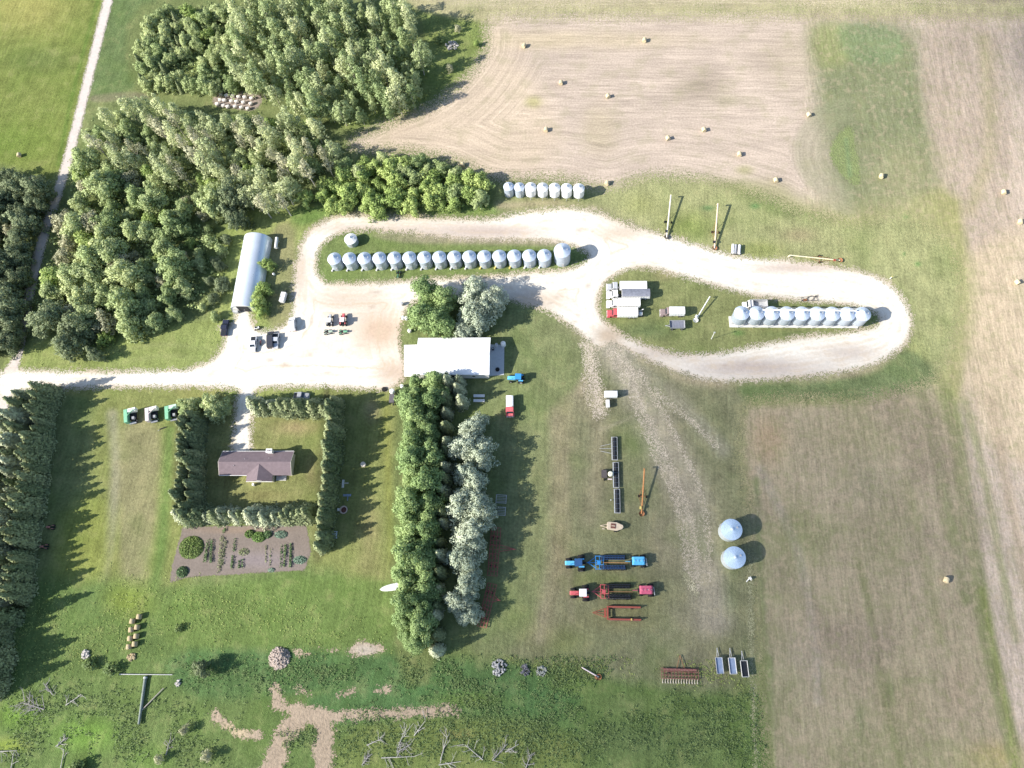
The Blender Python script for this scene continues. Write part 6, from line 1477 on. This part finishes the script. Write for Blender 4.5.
# --- bales
def bale_mesh(name, m, r=.75, w=1.35, seed=0):
    rs = random.Random(seed); b = MB(); n = 22
    prof = [(.02, -w / 2), (r * .9, -w / 2), (r, -w / 2 + .08), (r * 1.02, 0), (r, w / 2 - .08), (r * .9, w / 2), (.02, w / 2)]
    b.lathe(prof, n); b.v = [(x * rs.uniform(.97, 1.03), z, max(0, y * rs.uniform(.97, 1.03) + r * .97)) for x, y, z in b.v]
    o = b.build(name, m, None, True); me = o.data; bpy.data.objects.remove(o); return me
BM = bale_mesh('round_bale', STRAW, .70, 1.3); BMO = bale_mesh('round_bale', STRAWO, .72, 1.3, 4); BMP = bale_mesh('round_bale', STRAWP, .62, 1.25, 7)
def bale(me, px, py, az, label, group):
    o = bpy.data.objects.new('round_bale', me); COL.objects.link(o); o.location = at(px, py, .7); o.rotation_euler = (0, 0, az); return tag(o, label, 'bale', group)
for px, py, lb in [(524, 45.5, 'round bale nearest the grass strip by the grove in the stubble'), (644.5, 40, 'round bale closest to the top edge of the stubble'), (561, 82.5, 'round bale on the pale stubble between two others upper left'), (608, 96, 'round bale in the middle of the pale stubble'), (546, 129.5, 'round bale on the stubble above the short row of bins'),
                   (668, 138, 'round bale on stubble lower of the middle pair'), (704, 129.5, 'round bale on stubble upper of the middle pair by the dark patch'), (739.5, 154, 'round bale on stubble below the middle pair towards the green'), (607, 183, 'round bale on the stubble edge right of the short bin row'), (809, 114.5, 'round bale beside the edge of the green strip'),
                   (776, 180, 'round bale in the bend of the stubble rows above the green'), (881.5, 176, 'round bale on the green strip near the uncut triangle'), (1004, 192, 'round bale at the far eastern stubble, upper of three'), (1020.5, 221.5, 'round bale at the far eastern stubble by the frame edge'), (1017.5, 282, 'round bale at the far eastern stubble, lowest of three'),
                   (462.5, 164.5, 'dark-sided round bale at the stubble edge by the thicket'), (946.5, 580, 'single round bale on the lower stubble field'), (19, 155, 'pale bale alone in the green field west of the lane')]:
    bale(BM, px, py, rs0.uniform(-.5, .5), lb, 'round bales scattered on the fields')
rows_ = [[(230, 135), (312, 150), (402, 160), (490, 168), (580, 175), (680, 190)], [(222, 215), (282, 220), (385, 232), (460, 240), (560, 250), (668, 270)], [(180, 275), (268, 298), (332, 315), (440, 310), (530, 325), (625, 340)]]
for r_, row in enumerate(rows_):
    for i, (zx, zy) in enumerate(row):
        bale(BMP, 205 + zx / 14.63, 85 + zy / 14.63, 1.9 + rs0.uniform(-.15, .15), f'bleached bale in the woodland clearing, {["upper", "middle", "lower"][r_]} row, {ORD[i]} from the lane side', 'bleached bales in the woodland clearing')
for c_, col in enumerate([[(605, 97), (600, 136), (595, 176), (589, 214)], [(636, 76), (627, 124), (623, 165), (616, 201)]]):
    for i, (zx, zy) in enumerate(col):
        bale(BMO, zx / 4.57, 600 + zy / 4.57, rs0.uniform(-.15, .15), f'old brown bale in the double stack, {["sunlit outer", "inner"][c_]} column, {ORD[i]} from the top', 'old bales in a double stack')

# --- rubble, scrap, timber and dead branches
def heap(name, label, px, py, r, h, n, m, seed, kind=None, s0=.18, s1=.5):
    rs = np.random.RandomState(seed); b = MB(); q = P(px, py)
    for k in range(n):
        a_ = rs.uniform(0, 2 * PI); d = r * math.sqrt(rs.rand()); z = h * (1 - (d / r) ** 2) * rs.uniform(.6, 1)
        b.box(d * math.cos(a_), d * math.sin(a_), max(0, z - .1), rs.uniform(s0, s1) * 2, rs.uniform(s0, s1) * 1.4, rs.uniform(s0, s1), rs.uniform(0, 3), .7, rs.uniform(-.5, .5))
    o = b.build(name, m, None, bevel=.02, loc=(q.x, q.y, 0)); return tag(o, label, 'heap' if kind is None else None, None, kind)
ROCK = mat('pinkish_rubble', (.42, .35, .30), .9, 0, .35, 1.2, .1); SCR = mat('pale_scrap', (.36, .36, .36), .7, .1, .4, 1.5, .2)
heap('rubble_heap', 'round heap of pinkish broken rubble above the dug-out corner', 279.5, 658, 2.7, 1.4, 300, ROCK, 4)
heap('scrap_heap', 'grey scrap heap in the weeds below the willow row end', 499, 668, 2.0, .7, 60, SCR, 5); heap('scrap_heap', 'small dark scrap heap right of the larger grey one', 525, 670, 1.3, .5, 30, mat('dark_scrap', (.14, .14, .16), .7, .1, .4, 1.5, .2), 6); heap('scrap_heap', 'low greenish scrap heap third along the weed line', 541, 671, 1.4, .4, 26, mat('mixed_scrap', (.26, .27, .24), .8, 0, .4, 1.5, .2), 7)
heap('rock_heap', 'small pale rock heap in the grass near the shelterbelt', 86, 654, 1.1, .6, 30, mat('pale_rock', (.48, .45, .42), .9, 0, .3, 1.5, .1), 8); heap('chaff_heap', 'pale straw remains at the foot of the old bale stack', 132, 656.5, 1.1, .3, 30, STRAWO, 9)
heap('rock_heap', 'pale rocks at the grass edge beside the right end of the fallen pole', 178.5, 683, .7, .4, 12, mat('pale_rock', (.48, .45, .42), .9, 0, .3, 1.5, .1), 18); heap('rock_heap', 'grey rocks at the corner of the grove by the stubble', 452, 46, 2.2, .8, 40, mat('pale_rock', (.48, .45, .42), .9, 0, .3, 1.5, .1), 19)
def pole(label, pa, pb, r, m, z=.25):
    a_, b_ = P(*pa), P(*pb); az = math.atan2(b_.y - a_.y, b_.x - a_.x); L = (b_ - a_).length; t = thing('timber_pole', label, 'pole', (a_.x, a_.y, 0), az)
    MB().tube((0, 0, z), (L, 0, z + .1), r, r * .8, 9).build('shaft', m, t, True); MB().tube((L * .02, 0, z), (L * .05, 0, z), r * 1.2, n=9).build('band', GREYL, t)
    return t
pole('long thin grey pole lying level across the top of the pole pile', (120, 674.2), (173, 674.6), .13, mat('silver_wood', (.46, .46, .45), .9, 0, .25, 3, .1)); pole('thick dark grey beam lying down from the long thin pole', (146.5, 676), (140, 724), .42, mat('greenish_wood', (.20, .23, .21), .9, 0, .25, 3, .1), .42); pole('short grey pole leaning off the thick dark beam', (142.5, 710), (164.5, 688), .17, WOOD, .3)
def branches(label, px, py, spread, n, seed, m=DEADW, L0=2.0, r=.07, dirang=None, cat='dead branches', name='fallen_tree', up=.25):
    rs = random.Random(seed); q = P(px, py); t = thing(name, label, cat, (q.x, q.y, 0), 0)
    b = MB(); th0 = dirang if dirang is not None else rs.uniform(0, PI); L = L0 * 1.9
    b.tube((-L / 2 * math.cos(th0), -L / 2 * math.sin(th0), .25), (L / 2 * math.cos(th0), L / 2 * math.sin(th0), .4), r * 2.0, r * .8, 7); b.build('trunk', m, t)
    b = MB()
    for k in range(n):
        x = rs.uniform(-.5, .5) * L; th = th0 + rs.choice([-1, 1]) * rs.uniform(.2, 1.3) if dirang is not None else rs.uniform(0, 2 * PI); l = L0 * rs.uniform(.4, 1.1)
        x0, y0 = x * math.cos(th0) + rs.uniform(-spread, spread) * .4, x * math.sin(th0) + rs.uniform(-spread, spread) * .4
        p0 = (x0, y0, rs.uniform(.15, .5)); p1 = (x0 + l * math.cos(th), y0 + l * math.sin(th), rs.uniform(.1, .3 + up * l)); b.tube(p0, p1, r, r * .4, 5)
        for j in range(2):
            f = rs.uniform(.4, .9); pj = [p0[i] + (p1[i] - p0[i]) * f for i in range(3)]; t2 = th + rs.uniform(-.9, .9); b.tube(pj, (pj[0] + l * .4 * math.cos(t2), pj[1] + l * .4 * math.sin(t2), pj[2] + .2), r * .5, r * .2, 4)
    b.build('branches', m, t); return t
GW = mat('grey_dead_wood', (.33, .31, .295), .9, 0, .3, 3, .1)
br = [('bundle of grey fallen branches pointing away from the shelterbelt', 34, 706, 2.6, 34, 3.4, GW, 2.9), ('thin fallen branches catching light at the end of the grey bundle', 74, 700, 1.2, 8, 2.4, DEADW, .6), ('uprooted dead tree with pale root star near the bottom corner', 62, 742, 1.0, 14, 1.7, DEADW, .7), ('pale fallen trunk running off the bottom edge below the root star', 63, 760, .4, 3, 2.6, DEADW, 1.55),
      ('long pale fallen trunk crossing the bottom corner by the frame edge', 6, 751, .5, 4, 3.4, DEADW, .05), ('pale dead trunk hanging down to the bottom corner edge', 13, 762, .3, 2, 2.4, DEADW, 1.6), ('pale crossed dead branches right of the dug-out pit', 402, 738, 1.4, 10, 2.6, DEADW, 1.2), ('dead tree with many forked limbs in the middle of the deadfall', 404, 748, 1.2, 14, 2.2, GW, .5), ('long pale trunks lying level in the deadfall', 398, 757, .9, 6, 4.4, DEADW, .05), ('grey dead brush heap nearest the pit in the deadfall', 366, 760, 1.3, 20, 1.5, GW, .9),
      ('upright pale forked trunk in the deadfall', 444, 748, .8, 6, 3.0, DEADW, 1.3), ('two crossing dead limbs right of the forked trunk', 474, 752, 1.0, 8, 3.0, DEADW, 2.5), ('low pale dead branches along the bottom edge of the deadfall', 450, 763, 1.2, 8, 3.0, DEADW, .15), ('grey dead limbs near the end of the deadfall', 500, 752, 1.0, 10, 2.8, GW, .8), ('pale dead twigs at the very end of the deadfall', 512, 748, .8, 8, 2.0, DEADW, .5), ('grey dead brush at the bottom edge right of the deadfall', 528, 762, 1.1, 14, 1.8, GW, 1.2),
      ('fallen grey branch lying in weeds by the twiggy bush', 169, 746, .4, 5, 2.2, GW, 1.4), ('thin dead limbs on the upper side of the deadfall', 420, 728, .8, 6, 2.4, DEADW, .9), ('pale dead tree skeleton left of the fallen poles', 50, 690, 1.4, 16, 1.8, GW, 2.4), ('dead branch with fork under the deadfall trunks', 374, 742, .8, 7, 2.0, DEADW, .4)]
for i, (lb, px, py, sp_, n, L0, m, da) in enumerate(br): branches(lb, px, py, sp_, n, 100 + i, m, L0, .075, da)

# --- vegetable garden
def leafrow(name, label, pts, w, h, n, m, size=.3, seed=1, cat='crop row'):
    rs = np.random.RandomState(seed); L = np.array([P(*q)[:2] for q in pts]); d = np.concatenate([[0], np.cumsum(np.linalg.norm(np.diff(L, axis=0), axis=1))])
    s = rs.rand(n) * d[-1]; x = np.interp(s, d, L[:, 0]); y = np.interp(s, d, L[:, 1]); q0 = L.mean(0)
    C = np.stack([x + rs.uniform(-w, w, n) / 2 - q0[0], y + rs.uniform(-w, w, n) / 2 - q0[1], rs.uniform(.05, h, n)], 1)
    V, Fq = quads(C, np.tile([0, 0, 1.0], (n, 1)), size, rs, .6); o = np_mesh(name, V, Fq, m, {'leaf': np.repeat(rs.rand(n), 4)}); o.location = (q0[0], q0[1], .03); return tag(o, label, cat)
L_VEG = leaf_mat('vegetable_leaves', (.07, .125, .05), (.12, .18, .07), .2, .5, 1.15); L_SQ = leaf_mat('squash_leaves', (.09, .15, .04), (.17, .22, .06), .2, .5, 1.15); L_PALE = leaf_mat('pale_vegetable_leaves', (.14, .17, .08), (.20, .22, .11), .2, .4, 1.15); L_BLU = leaf_mat('cabbage_leaves', (.12, .19, .13), (.19, .26, .19), .15, .4, 1.15)
def patch(name, label, px, py, rx, ry, h, n, m, size, seed):
    rs = np.random.RandomState(seed); q = P(px, py); a_ = rs.uniform(0, 2 * PI, n); d = np.sqrt(rs.rand(n))
    C = np.stack([d * rx * np.cos(a_), d * ry * np.sin(a_), h * (1 - d ** 4) * rs.uniform(.5, 1, n)], 1)
    gap = (np.abs(C[:, 0] + .2) < .12) | (np.abs(C[:, 1]) < .10) if 'squash' in label else np.zeros(n, bool); C = C[~gap]
    V, Fq = quads(C, np.tile([0, 0, 1.0], (len(C), 1)) + C * [.3, .3, 0] / max(rx, .1), size, rs, .5); o = np_mesh(name, V, Fq, m, {'leaf': np.repeat(rs.rand(len(C)), 4)}); o.location = (q.x, q.y, .03); return tag(o, label, 'plant')
patch('squash_plant', 'large round squash patch split by a gap in the garden corner', 191.5, 547.5, 3.6, 3.2, .9, 2600, L_SQ, .38, 1); patch('garden_plant', 'small dense green plant at the bottom corner of the garden', 182.5, 572, 1.7, 1.6, .8, 500, L_VEG, .34, 2)
patch('garden_plant', 'olive bushy plants along the upper garden middle, hedge side', 250, 534, 1.5, 1.2, .8, 380, L_SQ, .34, 3); patch('garden_plant', 'bright green bushy plant in the upper garden middle', 259, 537, 2.1, 1.5, .9, 600, leaf_mat('lettuce_leaves', (.11, .19, .05), (.18, .27, .07), .25, .5, 1.15), .34, 4); patch('garden_plant', 'round green plant right of the bright bushy plant', 268, 534.5, 1.2, 1.1, .8, 300, L_VEG, .34, 5)
patch('cabbage_plant', 'bluish low plants at the upper right of the garden', 281, 534.5, 2.0, 1.1, .5, 380, L_BLU, .3, 6); patch('cabbage_plant', 'bluish green spreading plant near the right garden edge', 300, 560, 1.9, 1.1, .5, 380, L_BLU, .34, 7); patch('garden_plant', 'sparse pale plant in the middle of the garden', 244, 552, 1.6, 1.1, .4, 180, L_PALE, .3, 8); patch('garden_plant', 'low blue-green plant at the bottom middle of the garden', 271.5, 570, 1.0, .6, .4, 110, L_BLU, .3, 9)
for i, (pts, w_, h_, n, m, lb) in enumerate([([(208.5, 540), (205, 562)], .7, .5, 220, L_VEG, 'green crop row next to the squash patch'), ([(212, 540), (211, 563)], .7, .6, 280, L_VEG, 'second green crop row from the squash patch'), ([(222.5, 536), (219, 572)], 1.0, .4, 240, L_PALE, 'pale straggling crop row in the left garden'), ([(226, 540), (222, 566)], .8, .4, 160, L_PALE, 'second pale straggling row in the left garden'),
                                             ([(235.5, 538), (234, 551)], .6, .45, 70, L_VEG, 'row of separate dark plants in the garden middle'), ([(233, 556), (232, 569)], .6, .5, 120, L_VEG, 'short dense dark row below the separate plants'), ([(239.5, 560), (239, 568)], .4, .4, 60, L_VEG, 'very short crop row in the bottom middle'), ([(242.5, 559), (242.5, 568)], .4, .4, 60, L_VEG, 'very short crop row right of its twin'),
                                             ([(266, 545), (266, 562)], .4, .3, 60, L_PALE, 'thin pale crop row right of the middle'), ([(271, 548), (270, 566)], .4, .3, 50, L_PALE, 'thin faint crop row before the dense rows'), ([(281.5, 545), (281, 567)], .5, .3, 90, L_VEG, 'thin dark crop row left of the dense pair'), ([(286, 544), (284, 567)], .55, .5, 240, L_VEG, 'left row of the dense dark pair'), ([(291, 544), (290.5, 567)], .6, .5, 270, L_VEG, 'right row of the dense dark pair'), ([(225, 529), (224, 532)], .8, .5, 60, L_VEG, 'small dark plant clump at the top of the garden')]):
    leafrow('vegetable_row', lb, pts, w_, h_, n, m, .3, 20 + i)

# --- rank weeds: nobody could count these
def ground_cover(name, polys, n, size, h, m, seed, clump=4):
    rs = np.random.RandomState(seed); C = []
    for poly, k in polys:
        pa = np.array(poly, float); lo, hi = pa.min(0), pa.max(0)
        px = rs.uniform(lo[0], hi[0], k * 3); py = rs.uniform(lo[1], hi[1], k * 3)
        s_ = sdist(px, py, pa, True, 40.0); ok = s_ > rs.rand(k * 3) * 26 - 4
        for x_, y_ in list(zip(px[ok], py[ok]))[:k]:
            q = P(x_, y_)
            if fbm(np.array([q.x]), np.array([q.y]), 7.0, 5)[0] < rs.uniform(.30, .66): continue
            hh = h * rs.uniform(.4, 1.3)
            for j in range(clump): C.append((q.x + rs.normal(0, size * .8), q.y + rs.normal(0, size * .8), hh * rs.uniform(.25, 1)))
    C = np.array(C); V, Fq = quads(C, np.tile([0, 0, 1.0], (len(C), 1)), size, rs, .55); o = np_mesh(name, V, Fq, m, {'leaf': np.repeat(rs.rand(len(C)), 4)}); o['kind'] = 'stuff'; return o
ground_cover('weeds', [([(170, 655), (330, 655), (520, 672), (760, 690), (768, 768), (560, 768), (520, 735), (350, 728), (340, 700), (270, 690), (240, 705), (190, 700)], 5200), ([(0, 690), (120, 680), (240, 715), (250, 768), (0, 768)], 2400), ([(275, 735), (318, 728), (310, 768), (280, 768)], 500), ([(335, 720), (560, 716), (560, 768), (330, 768)], 1200), ([(400, 655), (620, 655), (620, 690), (400, 690)], 1500)], 0, .30, .40, L_WEED, 3, 6)
L_GRS = leaf_mat('tall_grass_leaves', (.11, .145, .045), (.17, .20, .065), .3, .4)
L_UND = leaf_mat('undergrowth_leaves', (.085, .11, .042), (.14, .17, .07), .25, .35, 2.6)
ground_cover('undergrowth', [([(145, 8), (250, -5), (405, 0), (420, 30), (420, 80), (400, 100), (340, 112), (262, 102), (150, 86), (130, 70)], 2600), ([(96, 112), (260, 112), (340, 135), (335, 165), (236, 206), (222, 262), (214, 308), (150, 325), (84, 350), (26, 300), (64, 190)], 3000), ([(0, 176), (44, 176), (30, 250), (14, 330), (0, 340)], 500)], 0, .7, 1.6, L_UND, 13)
ground_cover('tall_grass', [([(0, 600), (120, 560), (330, 600), (390, 640), (400, 660), (170, 660), (0, 690)], 2600), ([(395, 10), (485, 8), (488, 45), (455, 90), (360, 124), (340, 118), (420, 80), (426, 40)], 1400), ([(300, 207), (490, 207), (488, 214), (300, 214)], 400), ([(165, 55), (200, 55), (210, 80), (160, 90), (130, 88)], 700), ([(40, 352), (215, 328), (222, 340), (100, 365), (30, 372)], 300), ([(500, 655), (740, 660), (750, 690), (500, 672)], 1200), ([(206, 108), (330, 118), (330, 200), (100, 170), (90, 130)], 1600)], 0, .24, .25, L_GRS, 8, 5)

# ------------------------------------------------------------------ drifting summer clouds high above (their soft shade lies over part of the farm)
def cloud(label, px, py, rx, ry, thick, T, alt, seed):
    q = P(px, py); s = alt / math.sin(ELEV); c = Vector((q.x, q.y, 0)) - ld * s
    rs = np.random.RandomState(seed); n = 40; V = []; Fc = []
    rings = 14
    V.append((0, 0, thick / 2))
    ph = rs.uniform(0, 6, 4)
    for k in range(1, rings + 1):
        r = k / rings; t = thick / 2 * (1 - r * r) ** 2
        for i in range(n):
            a_ = 2 * PI * i / n; w_ = 1 + .07 * math.sin(3 * a_ + ph[0]) + .05 * math.sin(5 * a_ + ph[1]) + .03 * math.sin(9 * a_ + ph[2])
            V.append((rx * r * w_ * math.cos(a_), ry * r * w_ * math.sin(a_), t))
    m = len(V)
    V += [(x, y, -z * .8 - .4) for x, y, z in V]
    for o, fl in ((0, False), (m, True)):
        for i in range(n):
            f = (o, o + 1 + i, o + 1 + (i + 1) % n); Fc.append(f[::-1] if fl else f)
        for k in range(rings - 1):
            for i in range(n):
                a0 = o + 1 + k * n + i; a1 = o + 1 + k * n + (i + 1) % n
                f = (a0, a0 + n, a1 + n, a1); Fc.append(f[::-1] if fl else f)
    for i in range(n):
        a0 = 1 + (rings - 1) * n + i; a1 = 1 + (rings - 1) * n + (i + 1) % n
        Fc.append((a0, m + a0, m + a1, a1))
    g = NG('cloud_vapour'); v = g.n('ShaderNodeVolumePrincipled'); chord = thick * .9 / math.sin(ELEV)
    v.inputs['Color'].default_value = (.98, .98, .98, 1); v.inputs['Density'].default_value = -math.log(T) / chord; g.t.links.new(v.outputs[0], g.out.inputs['Volume'])
    b = MB(); b.add(V, Fc); o = b.build('cloud', g.m, None, False, loc=c); o['kind'] = 'structure'; return o
cloud('a', 790, 590, 100, 108, 40, .44, 700, 1)
cloud('b', 470, 745, 100, 44, 30, .72, 760, 2)
cloud('c', 1060, 20, 60, 70, 30, .68, 680, 3)
